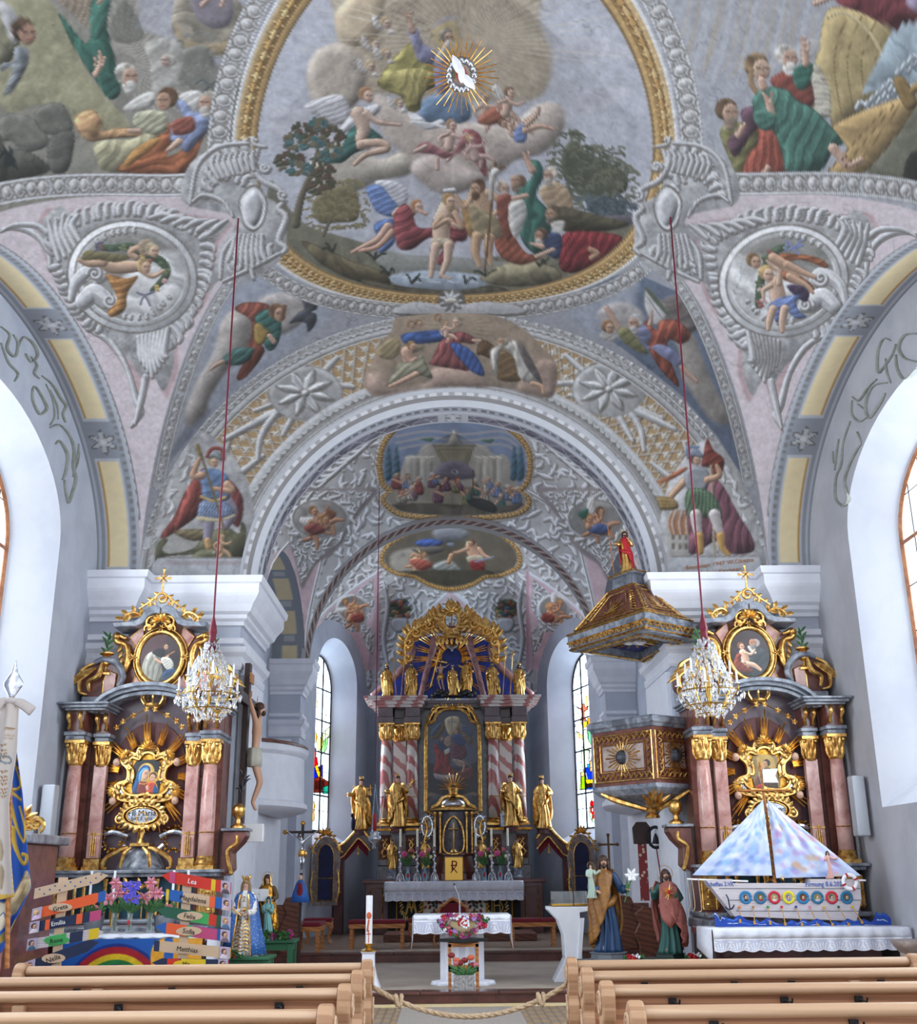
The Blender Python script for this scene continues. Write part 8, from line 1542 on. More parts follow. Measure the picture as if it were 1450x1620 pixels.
for P_ in([(2.76,16.0,2.4),(2.74,15.75,2.55),(2.76,15.6,2.74)],[(2.7,16.1,2.42),(2.3,16.3,2.56),(2.1,16.4,2.66)],[(2.85,16.1,2.42),(3.1,16.0,2.56),(3.3,15.95,2.68)]):g.tube(sp3(P_,5),[.03,.045,.02],6)
for k in range(5):leaf(g,(2.76,15.9,2.42),(2.76+.1*(k-2),15.66,2.72-abs(k-2)*.06),.035)
Pb(g,'pendant','gold')
SB=[(1.83,17.2),(2.72,15.5),(3.54,16.2),(3.15,18.2)];sc=(2.75,16.75)
sb=thing('sounding_board','pyramid-roofed marbled pulpit canopy with gilt mouldings above the pulpit','canopy',(2.75,16.75,4.85))
m=MB();polyloft(m,SB,[(.66,5.0),(.7,4.86),(.98,4.9),(1,4.95),(1,5.02),(1.04,5.06),(1.04,5.18),(.96,5.2)],sc,False);Pb(m,'rim','grey_marble',sb)
m=MB();polyloft(m,SB,[(.96,5.17),(.9,5.24),(.34,5.78),(.3,5.8)],sc);Pb(m,'roof','brown_marble',sb);m=MB();polyloft(m,SB,[(.28,5.78),(.26,5.98),(.33,6.0),(.33,6.05)],sc);Pb(m,'pedestal','grey_marble',sb);m=MB();polyloft(m,SB,[(.68,4.99),(.67,5.0)],sc);Pb(m,'blue_ceiling','royal_blue',sb)
g=MB()
for k,z,w_ in((1.01,4.93,.022),(1.05,5.04,.016),(1.05,5.17,.02),(.93,5.24,.016),(.7,4.87,.02),(.34,5.8,.018),(.335,6.03,.02)):Q=[V3((sc[0]+(x-sc[0])*k,sc[1]+(y-sc[1])*k,z)) for x,y in SB];g.tube(Q+Q[:1],w_,4)
for i in range(3):
 a,b=V3((*SB[i],0)),V3((*SB[i+1],0));n=int((b-a).length/.11);d=(b-a)/n;o=V3((d.y,-d.x,0)).normalized()*.03
 for q in range(n):p=a+d*(q+.5)+o;g.tube(sp3([p+V3((0,0,4.97))-d*.4,p+V3((0,0,5.03))+o*.5,p+V3((0,0,4.97))+d*.4],3),.014,5);p2=V3((*sc,0))+(p-V3((*sc,0)))*.82;g.ell(p2+V3((0,0,4.87)),(.035,.035,.02),6,4)
for i in range(3):
 a,b=V3((*SB[i],0)),V3((*SB[(i+1)%4],0));c0=V3((*sc,0));A_=lambda u,v:c0+((a+(b-a)*u)-c0)*(.9-.56*v)+V3((0,0,5.24+.54*v))+V3(((a+(b-a)*.5)-c0)).normalized()*.03
 g.tube([A_(.02,0),A_(.02,1)],.02,5);g.tube([A_(.2,.12),A_(.8,.12),A_(.74,.85),A_(.26,.85),A_(.2,.12)],.012,4)
 for k in range(9):t=PI*k/8;g.tube([A_(.5,.2),A_(.5+.26*cos(t),.2+.5*sin(t))],[.02,.006],4)
 for k in range(8):g.tube(sp3([A_(.06+.01*k,.1*k+.05),A_(.14,.1*k+.12),A_(.1,.1*k+.16)],3),.012,5);g.tube(sp3([A_(.94,.1*k+.05),A_(.86,.1*k+.12),A_(.9,.1*k+.16)],3),.012,5)
for k in range(16):t=k*PI/8;g.tube([V3((sc[0]+.1*cos(t),sc[1]+.1*sin(t),4.97)),V3((sc[0]+.42*cos(t),sc[1]+.5*sin(t),4.97))],[.01,.02],4)
Pb(g,'gilding','gold',sb);m=MB();p=V3((2.75,16.6,4.93));m.ell(p,(.05,.1,.03),8,6);leaf(m,p,p+V3((.2,.05,.02)),.05);leaf(m,p,p+V3((-.2,.05,.02)),.05);Pb(m,'dove','white',sb)
t=thing('statue','small statue of Christ with ray halo on top of the pulpit canopy','statue',(2.72,16.75,6.05));figure(t,(2.72,16.75,6.05),.72,((-.14,-.04,.68),(-.26,-.1,.68)),((.14,-.04,.66),(.05,-.12,.78)),robe='gold_leaf',mantle='red',beard=True,crown='rayhalo',mw=.9)
m=MB();m.tube([(2.5,16.65,6.05),(2.44,16.65,6.85)],.008,5);m.build('staff','oak',t)
for sx in(-1,1):
 nm=('left','right')[sx>0];t=thing('balcony','white rounded balcony box on the %s chancel wall'%nm,'balcony',(sx*3.9,20.6,2.6));prof=[(.9,2.62),(1.12,2.68),(1.16,2.72),(1.16,2.78),(1.1,2.82),(1.08,3.6),(1.14,3.66),(1.16,3.76)]
 A_=np.linspace(PI/2,PI*1.5,30) if sx>0 else np.linspace(-PI/2,PI/2,30);m=MB();m.loft([[V3((sx*3.88+r*cos(a),20.6+r*1.45*sin(a),z)) for a in A_] for r,z in[(.02,2.62)]+prof],closed=False,caps=False);m.build('parapet','white_trim',t,smooth=True,auto=35,solid=.04);m=MB();m.tube([V3((sx*3.88+1.13*cos(a),20.6+1.13*1.45*sin(a),3.79)) for a in A_],.04,6);m.build('handrail','walnut',t)
 m=MB();m.bx((sx*3.4,19.2,.31),(sx*3.9,22.3,2.6));m.build('support','white_trim',t)
cf=thing('crucifix','large dark wooden cross with carved Christ on the left pier, seen from the side','crucifix',(-3.14,16.65,2.2));m=MB();m.bx((-3.2,16.56,2.1),(-3.12,16.74,4.65));m.build('upright','dark_wood',cf);m=MB();m.bx((-3.19,15.8,4.0),(-3.11,17.5,4.15));m.build('crossbeam','dark_wood',cf)
crucified(cf,(-3.08,16.65,4.06),1.5,'skin','cloth_grey',PI/2);g=MB();rays(g,(0,0),0,3,.02,.22,.012,0,360,3);g.v=[(-3.0+v[1]*.5,16.58+v[0],3.99+v[2]) for v in g.v];g.build('halo','gold_leaf',cf);m=MB();m.bx((-3.11,16.5,4.35),(-3.09,16.8,4.5));m.build('scroll','oak',cf)
p=at(398,1318,16.3);tag(MB().box(p,(.34,.12,.25)).build('sign_box','white',bevel=.01),'small white box fixed to the pier below the large crucifix','box')  # plain white sign box on the pier, not a speaker
for sx in(-1,1):
 p=at(95 if sx<0 else 1349,1290 if sx<0 else 1275,14.9 if sx<0 else 15.1);t=tag(MB().box((sx*5.36,p.y,p.z),(.17,.2,.78)).build('column_speaker','speaker_grey',bevel=.02),'slim grey column loudspeaker on the %s side wall beside the altar'%('left' if sx<0 else 'right'),'loudspeaker')
def chandelier():
 c=V3((-2.8,12.3,3.2));t=thing('chandelier','crystal chandelier on a long red cord, in front of the left side altar','chandelier',c,'crystal chandeliers on red cords');R=random.Random(5)
 m=MB();m.tube([c+V3((0,0,.95)),c+V3((0,0,6.46))],.011,6);m.lathe(c+V3((0,0,.78)),[(.02,0),(.045,.05),(.05,.12),(.035,.2),(.05,.24),(.04,.3),(.012,.42)],10);m.build('cord','crimson',t)
 b=MB();b.tube([c+V3((0,0,.05)),c+V3((0,0,.82))],.012,6)
 for r,z in((.33,.3),(.27,.14),(.14,.05),(.1,.78)):b.tube([c+V3((r*cos(a),r*sin(a),z)) for a in np.linspace(0,2*PI,25)],.007,5)
 for i in range(10):
  a=i*2*PI/10;e=V3((cos(a),sin(a),0));r=.34 if i%2 else.26;z=.36 if i%2 else.5;b.tube(sp3([c+V3((0,0,.2)),c+e*r*.5+V3((0,0,.12)),c+e*r+V3((0,0,z-.08)),c+e*r+V3((0,0,z))],5),.008,5)
  b.tube(sp3([c+V3((0,0,.8)),c+e*.1+V3((0,0,.7)),c+e*.16+V3((0,0,.5)),c+e*r+V3((0,0,.3))],4),.005,4)
  k=MB();k.lathe(c+e*r+V3((0,0,z)),[(.03,0),(.032,.01),(.012,.015),(.012,.13),(.004,.16)],8);k.build('candle','white',t)
 b.build('frame','brass',t);g=MB()
 for i in range(560):
  u=i/560;z=.02+.84*u;rr=.36*(1-u)**.8+.05+.02*R.random() if u>.3 else.14+.25*min(1,u/.25);a=R.random()*2*PI;rr*=.55+.45*R.random()**.5;p=c+V3((rr*cos(a),rr*sin(a),z+R.random()*.04));s=.009+.012*R.random();h=s*(1.6+1.8*R.random())
  g.add([p+V3((s,0,0)),p+V3((0,s,0)),p+V3((-s,0,0)),p+V3((0,-s,0)),p+V3((0,0,h*.6)),p-V3((0,0,h))],[(0,1,4),(1,2,4),(2,3,4),(3,0,4),(1,0,5),(2,1,5),(3,2,5),(0,3,5)])
 o=g.build('crystal_drops','crystal',t);o['kind']='stuff';return t
ch=chandelier();c2=copy_tree(ch);c2 .location.x=2.8;c2['label']='crystal chandelier on a long red cord, in front of the right side altar'
hg=thing('holy_spirit_gloriole','hanging gilt ray wreath with white dove below the vault','ornament',(.06,10.0,9.98));g=MB();rays(g,(.06,9.98),10,34,.16,.42,.009,0,360,1);g.build('gilt_rays','gold_leaf',hg);m=MB()
for i in range(16):a=i*PI/8;m.ell((.06+.14*cos(a),9.98,9.98+.15*sin(a)),(.045,.04,.045),8,5)
m.build('cloud_ring','silver',hg,smooth=True);m=MB();p=V3((.06,9.92,9.98));m.ell(p,(.04,.04,.09),8,6);leaf(m,p,p+V3((.15,0,-.15)),.05);leaf(m,p,p+V3((-.1,0,.2)),.05);m.build('dove','white',hg);m=MB();m.ell(p+V3((0,.03,0)),(.06,.02,.09),8,6);m.build('heart','red',hg)
hg.rotation_euler=(math.radians(38),0,0);m=MB();m.tube([(.06,10.15,10.1),(.06,10.15,10.42)],.006,4);tag(m.build('hanging_wire','iron'),'thin wire holding the gilt ray wreath under the vault','wire')
for sx in(-1,1):
 def Wp(x,y):p=atx(x if sx<0 else x,y,sx*5.5);return p-V3((sx*.012,0,0))
 m=MB();mm=lambda x,y:(x/2.3125,400+y/2.3143) if sx<0 else(1210+x/1.8,400+y/1.8)
 L=[([(0,270),(30,300),(20,350),(50,380),(60,330),(45,300)],8),([(0,330),(25,400),(60,440),(50,470)],7),([(60,350),(80,310),(105,320),(125,350),(130,380),(110,400),(90,370)],9),([(110,380),(130,410),(120,440),(140,460)],8),([(115,500),(125,490),(150,530),(165,570),(140,590),(115,540),(115,500)],9),([(150,450),(185,480),(215,530),(235,560),(225,590),(235,620)],9),([(165,480),(190,540),(195,600),(180,630)],5),([(180,500),(205,560),(210,610)],5),([(200,700),(215,690),(240,740),(235,800),(225,830)],10),([(180,640),(215,630),(250,670),(265,720),(262,780),(270,830),(255,890),(245,915),(235,870),(232,830)],10),([(265,790),(280,740),(285,700)],6),([(262,820),(280,770),(288,730)],5)] if sx<0 else[([(432,230),(400,235),(385,270),(400,300),(432,310)],9),([(360,250),(340,245),(325,280),(325,340),(345,320),(365,290),(375,260)],8),([(345,300),(350,340),(360,370)],6),([(432,330),(400,360),(380,330),(375,290)],8),([(350,370),(310,380),(290,430),(300,470),(330,430),(345,400)],9),([(250,410),(270,420),(300,380),(320,360)],8),([(250,420),(250,460),(270,480),(290,470)],7),([(265,430),(290,450)],5),([(245,480),(225,540),(220,600),(205,640),(205,700),(225,720),(240,700),(230,650),(245,600),(265,560),(275,540),(265,510)],9),([(200,620),(205,580),(212,530)],6),([(197,600),(195,565)],5)]
 for p,w_ in L:q=[Wp(*mm(*v)) for v in p];m.tube(sp3(q,5),[w_*.0022,w_*.0045,w_*.0025],6,.4)
 o=struct(m.build('trim_rocaille_'+('left' if sx<0 else 'right'),'stucco_green',smooth=True))
# ================================================================ chancel furniture
mat('carved_brown','8b5a33',.5,col2='6f4526',scale=12);mat('joseph_gold','9a6a2c',.45,col2='7f5220',scale=6);mat('joseph_blue','1f3f66',.5);mat('rose_robe','b06a60',.55,col2='9d5a52',scale=5);mat('teal_robe','2f5f5a',.55);mat('ochre','b98b3a',.5);mat('blue_brocade','2c62ae',.5,col2='7fa0cc',scale=38,lo=.56,hi=.62);mat('white_brocade','e8e6e4',.6,col2='9a7a4c',scale=26,lo=.55,hi=.6);mat('turquoise','7db8b8',.5);mat('brown_robe','5f4a34',.6);mat('green_paint','2f6a48',.5);mat('dark_green','2c3c38',.5)
mat('magenta','a82a7c',.6,col2='8a1f66',scale=20);mat('grey_pot','6a6e76',.5);mat('clear','dfeaf0',.05,trans=.8,alpha=.6);mat('rope','c3ab8d',.8,col2='a98f70',scale=60);mat('hair_grey','8a8580',.6)
mat('pine_dark','b07f5c',.6,col2='96674a',scale=1.4,mode='wave',detail=3,aniso=(.2,2,8));mat('lilac','b48ad0',.6);mat('speckle','a9a5a3',.6,col2='7d7a7a',scale=40);mat('dark_red','7d1c1c',.5);mat('orange_flower','c8603c',.6);mat('shrine_grey','8a7c78',.5,col2='6e5f5c',scale=8);mat('bronze','5a4028',.4,.7);mat('embroidered_strip','b9aa90',.8,col2='7a2a2c',scale=14,mode='voronoi',lo=.3,hi=.34);mat('hair_fair','9a7c5a',.6,col2='7a5c3c',scale=30);mat('pale_green','a9bcae',.6);mat('hull_white','cfc8cc',.6,col2='bfb6ba',scale=5,mode='wave',aniso=(.3,1,6));mat('pale_pink','d8aaa0',.6);mat('ribbon_cloth','c0b6b2',.7)
def table(name,label,p,w,d,h,mt,legs=True,cat='table'):
 t=thing(name,label,cat,p);p=V3(p);m=MB();m.box(p+V3((0,0,h-.02)),(w,d,.04));m.build('tabletop',mt,t,bevel=.006);m=MB();m.box(p+V3((0,0,h-.09)),(w-.1,d-.1,.1));m.build('apron',mt,t)
 for a in(-1,1):
  for b in(-1,1):m=MB();m.box(p+V3((a*(w/2-.07),b*(d/2-.07),h/2-.02)),(.07,.07,h-.05));m.build('leg',mt,t)
 return t
def bench(label,p,w,d,h,cat='bench',curved=False,group=None,name='bench'):
 t=thing(name,label,cat,p,group);p=V3(p);m=MB();m.box(p+V3((0,0,h+.03)),(w,d,.07));m.build('cushion','velvet',t,bevel=.025);m=MB();m.box(p+V3((0,0,h-.04)),(w-.02,d-.03,.08));m.build('apron','oak',t,bevel=.008)
 for a in(-1,1):
  for b in(-1,1):
   m=MB();q=p+V3((a*(w/2-.06),b*(d/2-.06),0))
   if curved:m.tube(sp3([q+V3((0,0,h-.08)),q+V3((a*.03,0,h*.7)),q+V3((-a*.02,0,h*.3)),q+V3((a*.02,0,.0))],4),[.035,.03,.018,.022],6)
   else:m.box(q+V3((0,0,h/2-.03)),(.06,.06,h-.06))
   m.build('leg','oak',t)
 return t
Z1,Z2=.158,.313
def floor_at(px,py,z):p=atz(px,py,z);return p
def span(x0,x1,Y,z=.7):return at(x0,1400,Y).x,at(x1,1400,Y).x
x0,x1=span(553,642,21.2);bench('long red-cushioned bench left of the free-standing altar',((x0+x1)/2,21.2,Z2),x1-x0,.4,.42)
x0,x1=span(803,877,21.2);bench('red-cushioned bench right of the free-standing altar',((x0+x1)/2,21.2,Z2),x1-x0,.4,.42)
p=floor_at(486,1506,Z2);bench('short red-cushioned bench beside the carved stall end on the left',(p.x,20.6,Z2),.5,.9,.42);p=at(505,1490,23);bench('dark red stool with curved legs under the left shrine case',(p.x,22.8,Z2),.55,.4,.4,'stool',True,name='stool')
x0,x1=span(647,700,21.6);bench('curved-legged red stool half behind the free-standing altar on the left',((x0+x1)/2-.05,21.6,Z2),.55,.4,.42,'stool',True,name='stool')
t=thing('armchair','priest chair with dark red back and carved oak frame behind the altar','chair',(.0,22.2,Z2));x0,x1=span(694,738,22.2);cx=(x0+x1)/2;zt_=at(715,1424,22.2).z;zb_=Z2+.45
m=MB();m.bx((x0+.03,22.2,zb_),(x1-.03,22.26,zt_-.05));m.build('backrest','velvet',t);m=MB();m.tube(sp3([(x0,22.2,zb_),(x0,22.2,zt_-.16),(x0+.1,22.2,zt_-.08),(cx,22.2,zt_+.02),(x1-.1,22.2,zt_-.08),(x1,22.2,zt_-.16),(x1,22.2,zb_)],5),.035,6);m.build('back_frame','oak',t);m=MB();m.bx((x0,21.7,zb_-.1),(x1,22.25,zb_));m.build('seat','velvet',t,bevel=.02)
for a in(x0+.04,x1-.04):
 for b in(21.74,22.2):m=MB();m.tube([(a,b,Z2),(a,b,zb_-.1)],.03,6);m.build('leg','oak',t)
m=MB();m.bx((-1.4,22.9,Z2),(1.6,24.4,Z2+.14));tag(m.build('wooden_dais','walnut',bevel=.01),'low brown wooden step in front of the high altar','step')
x0,x1=span(656,803,16.2);xm=(x0+x1)/2;t=thing('free_standing_altar','white slender stone altar standing at the front of the chancel','altar',(xm,16.3,Z1));m=MB();q=.3;m.bx((xm-q,16.15,Z1),(xm+q,16.6,.95))
for k in(-.2,-.07,.07,.2):m.tube([(xm+k,16.14,Z1+.02),(xm+k,16.14,.9)],.03,6)
m.build('pillar','white_trim',t);m=MB();m.prism([(xm-.5,.96),(xm-.3,.82),(xm+.3,.82),(xm+.5,.96)],16.05,16.7);m.build('flare','white_trim',t);m=MB();m.bx((x0,15.95,.96),(x1,16.75,1.02));m.build('altar_slab','white_trim',t)
ac=lace_cloth('altar_cloth','white lace cloth hanging low at both ends of the free-standing altar',x0-.01,x1+.01,15.94,16.76,1.03,.05,.16,side=.28)
t=thing('microphone','silver gooseneck microphone on the free-standing altar','microphone',(xm+.1,16.3,1.05));m=MB();p=at(727,1446,16.3);p.z=1.045;m.lathe(p,[(.045,0),(.04,.015),(.015,.02),(.014,.12)],12);m.tube(sp3([p+V3((0,0,.12)),p+V3((-.01,0,.22)),p+V3((-.07,0,.38))],5),[.007,.006,.012],6);m.build('stem','silver',t);m=MB();m.ell(p+V3((-.073,0,.39)),(.013,.013,.02),8,6);m.build('head','black',t)
xs,xe=span(708,755,15.7);xc=(xs+xe)/2;t=thing('wooden_stool','slim oak stand with black board in front of the free-standing altar','stool',(xc,15.7,Z1))
for a in(xs+.02,xe-.02):
 for b in(15.58,15.85):m=MB();m.box((a,b,Z1+.27),(.04,.04,.54));m.build('leg','oak',t)
m=MB();m.bx((xs,15.56,Z1+.5),(xe,15.87,Z1+.55));m.build('apron','oak',t);m=MB();m.bx((xs,15.56,Z1+.2),(xe,15.6,Z1+.28));m.build('stretcher','oak',t);m=MB();m.add([(xc-.33,15.72,Z1+.56),(xc,15.4,Z1+.56),(xc+.33,15.72,Z1+.56),(xc,16.0,Z1+.56)]+[(xc-.33,15.72,Z1+.6),(xc,15.4,Z1+.6),(xc+.33,15.72,Z1+.6),(xc,16.0,Z1+.6)],[(0,1,2,3),(4,5,6,7),(0,1,5,4),(1,2,6,5),(2,3,7,6),(3,0,4,7)]);m.build('board','black',t)
def blossoms(parent,pts,r,mats,name='blossom',seed=1):
 R=random.Random(seed);G={k:MB() for k in mats}
 for i,p in enumerate(pts):
  f=G[mats[R.randrange(len(mats))]];rr=r*(.7+.6*R.random());f.ell(p,(rr*.5,)*3,6,4)
  for k in range(6):a=k*1.047+R.random();b=R.random()*1.2;f.tube([p,p+V3((rr*cos(a),-rr*.5*sin(b)-rr*.2,rr*sin(a)))],[rr*.3,rr*.42],5)
 for k,f in G.items():
  if f.v:f.build(name,k,parent)
t=thing('flower_heart','heart-shaped wreath of pink, purple and white flowers on the black board','wreath',(xc,15.72,Z1+.6));R=random.Random(3);c0=V3((xc,15.72,Z1+.77));H_=lambda a,k:V3((.3*k*math.sin(a)**3,-.05,(.23*cos(a)-.07*cos(2*a)-.03*cos(3*a))*.62*k))
blossoms(t,[c0+H_(R.random()*6.28,.72+.4*R.random())+V3((0,R.random()*.1-.05,0)) for _ in range(230)],.026,['pink','white','magenta','rose','lilac','red','green_leaf'],seed=2);blossoms(t,[c0+V3((R.random()*.08-.04,-.1,R.random()*.08-.01)) for _ in range(7)],.035,['red','green_leaf','white'],'centre_flower')
m=MB();m.ell(c0+V3((0,0,-.0)),(.2,.05,.1),12,8);m.build('heart_core','yellow_panel',t)
t=thing('flower_box','grey speckled box of dark red anthuriums below the flower heart','planter',(xc,15.3,Z1));p=V3((xc,15.3,Z1));m=MB();m.box(p+V3((0,0,.09)),(.27,.14,.18));m.build('box','speckle',t,bevel=.004);R=random.Random(9)
for i in range(8):
 a=i*2.4;q=p+V3((.22*cos(a)*(.5+.06*i),-.03,.3+.03*(i%5)));m=MB();m.tube([p+V3((.02*cos(a),0,.18)),q],.005,4);leaf(m,p+V3((.02,0,.18)),p+V3((.2*cos(a+1),-.05,.25+.05*(i%2))),.035);m.build('stem','green_leaf',t);m=MB();m.ell(q,(.05,.02,.035),8,5);m.build('spathe',['dark_red','rose','dark_red','orange_flower'][i%4],t,smooth=True)
m=MB();m.loft([[V3((xc+r*cos(a)*(1+.1*sin(5*a)),16.0+.55*r*sin(a)*(1+.12*sin(7*a)),Z1+z)) for a in np.linspace(0,6.28,30,endpoint=False)] for r,z in((.42,.0),(.4,.05),(.34,.06))]);tag(m.build('floor_cloth','white_cloth',smooth=True),'crumpled white cloth round the foot of the free-standing altar','cloth')
p=V3((at(583,1500,15.7).x,15.7,Z1));t=thing('paschal_candle','tall painted paschal candle on a white pedestal left of the free-standing altar','candle',p);m=MB();m.loft([[p+V3((a*k,b*k,z)) for a,b in((-1,-1),(1,-1),(1,1),(-1,1))] for k,z in((.16,0),(.12,.1),(.085,.25),(.08,.42),(.1,.45))]);m.build('pedestal','white_trim',t);m=MB();m.lathe(p+V3((0,0,.45)),[(.1,0),(.11,.02),(.04,.04),(.05,.08),(.07,.1)],12);m.build('holder','brass',t);m=MB();m.lathe(p+V3((0,0,.53)),[(.045,0),(.045,.62),(.04,.625)],16);cz=m.build('candle','white',t,smooth=True,auto=40)
m=MB();q=p+V3((0,-.046,.9));m.ell(q,(.035,.008,.045),10,6);m.tube([q-V3((0,0,.05)),q-V3((.02,0,.2))],.012,5);m.tube([p+V3((0,-.047,.56)),p+V3((0,-.047,.72))],.006,4);m.tube([p+V3((-.03,-.047,.67)),p+V3((.03,-.047,.67))],.006,4);m.build('painted_ornament','orange_flower',cz)
xa=at(905,1500,16.4).x;t=thing('lectern','white curved stone lectern right of the free-standing altar','lectern',(xa,16.4,Z1));m=MB();m.prism([(xa-.34,1.13),(xa+.3,1.13),(xa+.3,1.08),(xa+.1,1.05),(xa+.12,Z1),(xa-.28,Z1),(xa-.12,.45),(xa-.13,.75),(xa-.2,.95),(xa-.34,1.09)],16.2,16.65);m.build('pedestal','white_trim',t,bevel=.008);m=MB();m.prism([(xa+.1,.98),(xa+.02,Z1),(xa+.06,Z1),(xa+.16,.98)],16.17,16.2);m.build('rib','white_trim',t)
t=thing('glass_case','glass book case with gilt corners on the white lectern','display case',(xa-.02,16.4,1.14));m=MB();m.bx((xa-.26,16.25,1.16),(xa+.22,16.6,1.33));m.build('glass','clear',t);m=MB();m.bx((xa-.28,16.23,1.14),(xa+.24,16.62,1.165));m.build('base','brass',t)
t=thing('microphone','black gooseneck microphone on the white lectern','microphone',(xa+.02,16.22,1.14));m=MB();q=V3((xa+.02,16.2,1.14));m.tube(sp3([q,q+V3((0,0,.2)),q+V3((-.04,0,.36))],4),[.008,.006,.01],5);m.build('stem','black',t)
p=V3((at(592,1335,20.5).x,20.5,at(592,1345,20.5).z));t=thing('sanctuary_lamp','hanging silver sanctuary lamp with red glass in the chancel','lamp',p);m=MB();m.lathe(p,[(.01,0),(.04,.04),(.03,.1),(.11,.17),(.12,.22),(.07,.26),(.09,.3),(.04,.34)],14);m.build('bowl','silver',t,smooth=True);MB().lathe(p+V3((0,0,.34)),[(.03,0),(.032,.28),(.03,.29)],10).build('red_glass','red',t,smooth=True);m=MB();k=p+V3((0,0,1.15))
for a in(0,2.1,4.2):m.tube([p+V3((.11*cos(a),.11*sin(a),.2)),k],.006,4)
m.build('chain','silver',t);m=MB();m.tube([k,V3((p.x,p.y,8.85))],.008,4);m.build('cord','crimson',t)
for s in(-1,1):
 nm=('left','right')[s>0];xc=s*2.76;t=thing('shrine_case','arched glazed shrine case with gilt crest on the %s apse wall'%nm,'shrine',(xc,24.9,.95));m=MB();o=[(xc-.26,.95),(xc+.26,.95),(xc+.3,1.9)]+arc(xc,1.95,.28,.42,0,180,12)+[(xc-.3,1.9)];m.prism(o,24.8,25.0);m.build('case','shrine_grey',t,bevel=.015);m=MB();m.prism([(xc-.17,1.05),(xc+.17,1.05),(xc+.17,1.9)]+arc(xc,1.92,.17,.28,0,180,10)+[(xc-.17,1.9)],24.78,24.81);m.build('glass','navy',t)
 g=MB();g.tube([(xc-.17,24.77,1.05),(xc+.17,24.77,1.05),(xc+.17,24.77,1.9)]+[V3((q[0],24.77,q[1])) for q in arc(xc,1.92,.17,.28,0,180,10)]+[(xc-.17,24.77,1.05)],.012,4);shell(g,(xc,2.4),.16,24.75,7)
 for q in(-1,1):vine(g,[(xc+q*.12,24.75,2.38),(xc+q*.24,24.75,2.22),(xc+q*.3,24.75,2.0)],.02,5,.08,0);vine(g,[(xc+q*.26,24.75,1.7),(xc+q*.3,24.75,1.3),(xc+q*.24,24.75,1.0)],.02,4,.05,0)
 g.tube([(xc-.17,24.77,1.5),(xc+.17,24.77,1.5)],.008,4);g.build('gilding','gold',t)
p=at(478,1316,18.9);t=thing('processional_crucifix','painted crucifix on a pole with a small robed Madonna below it, left of the chancel','crucifix',(p.x,18.9,Z1));m=MB();m.tube([(p.x,18.95,Z1),(p.x,18.95,p.z+.12)],.025,6);m.tube([(p.x-.28,18.95,p.z),(p.x+.28,18.95,p.z)],.022,5);m.build('cross','dark_wood',t);crucified(t,(p.x,18.93,p.z),.62,'silver','gold_leaf');g=MB()
for a,b in((-.29,0),(.29,0),(0,.14)):g.ell((p.x+a,18.95,p.z+b),(.04,.03,.04),8,5)
g.build('cross_end','gold_dull',t);m=MB();z=p.z-1.1;m.loft([[V3((p.x+r*cos(a)*(1+.08*sin(9*a)),18.9+.7*r*sin(a),z+h)) for a in np.linspace(0,6.28,22,endpoint=False)] for r,h in((.16,0),(.12,.15),(.07,.3),(.04,.34))]);m.build('small_mantle','blue',t,smooth=True);m=MB();m.loft([[V3((p.x+r*cos(a),18.84+.5*r*sin(a),z+h)) for a in np.linspace(0,6.28,14,endpoint=False)] for r,h in((.08,0),(.06,.15),(.03,.3))]);m.build('small_robe','velvet',t);m=MB();m.ell((p.x,18.87,z+.38),(.035,.035,.045),8,6);m.build('small_head','skin_pale',t,smooth=True)
p=at(962,1336,18.9);t=thing('processional_cross','plain bronze cross on a pole behind the Saint with child on the right','cross',(p.x,18.9,Z1));m=MB();m.tube([(p.x,18.9,Z1),(p.x,18.9,p.z+.14)],.018,6);m.tube([(p.x-.15,18.9,p.z),(p.x+.15,18.9,p.z)],.016,6)
for a,b in((-.15,0),(.15,0),(0,.15)):m.ell((p.x+a,18.9,p.z+b),(.03,.02,.03),8,5)
m.build('cross','bronze',t)
def stall(label,px,y,py0,sg=1,w=.35):
 p=at(px,py0,y);h=p.z-Z2;t=thing('choir_stall',label,'pew',(p.x,y,Z2));m=MB();x=p.x;o=[(0,0),(.1,0),(.1,.3),(.16,.5),(.08,.7),(.14,.86),(.02,1.0),(-.12,.97),(-.16,.86),(-.1,.7),(-.2,.45),(-.16,.2),(-.2,0)];m.prism([(x+sg*a*1.1,Z2+b*h) for a,b in o],y,y+.08);m.build('end_panel','walnut',t,bevel=.012);m=MB();m.bx((x-sg*.1,y+.05,Z2),(x-sg*(w+.1),y+.12,Z2+h*.85));m.build('backrest','walnut',t,bevel=.01);m=MB();m.bx((x-sg*.05,y+.1,Z2+.38),(x-sg*.45,y+1.2,Z2+.43));m.build('seat','walnut',t);return t
stall('dark brown carved choir stall end on the left beside the short bench',464,20.0,1418);stall('dark carved choir stall end on the right behind the lectern',985,20.2,1416,-1);stall('brown panelled stall end behind the pink-robed statue on the right',1020,17.6,1434,-1,.12)
p=at(1017,1365,18.3);t=thing('embroidered_bell_pull','long embroidered strip with black carved top on the wall right of the chancel','bell pull',(p.x,18.3,1.0));zt_=at(1010,1325,18.3).z;zb_=at(1020,1425,18.3).z;m=MB();m.bx((p.x-.07,18.3,zb_),(p.x+.07,18.32,zt_));m.build('strip','embroidered_strip',t);m=MB();m.prism([(p.x-.14,zt_-.1),(p.x+.14,zt_-.1),(p.x+.15,zt_+.15),(p.x+.08,zt_+.24),(p.x-.08,zt_+.24),(p.x-.15,zt_+.15)],18.25,18.3);m.build('carved_top','dark_wood',t,bevel=.01)
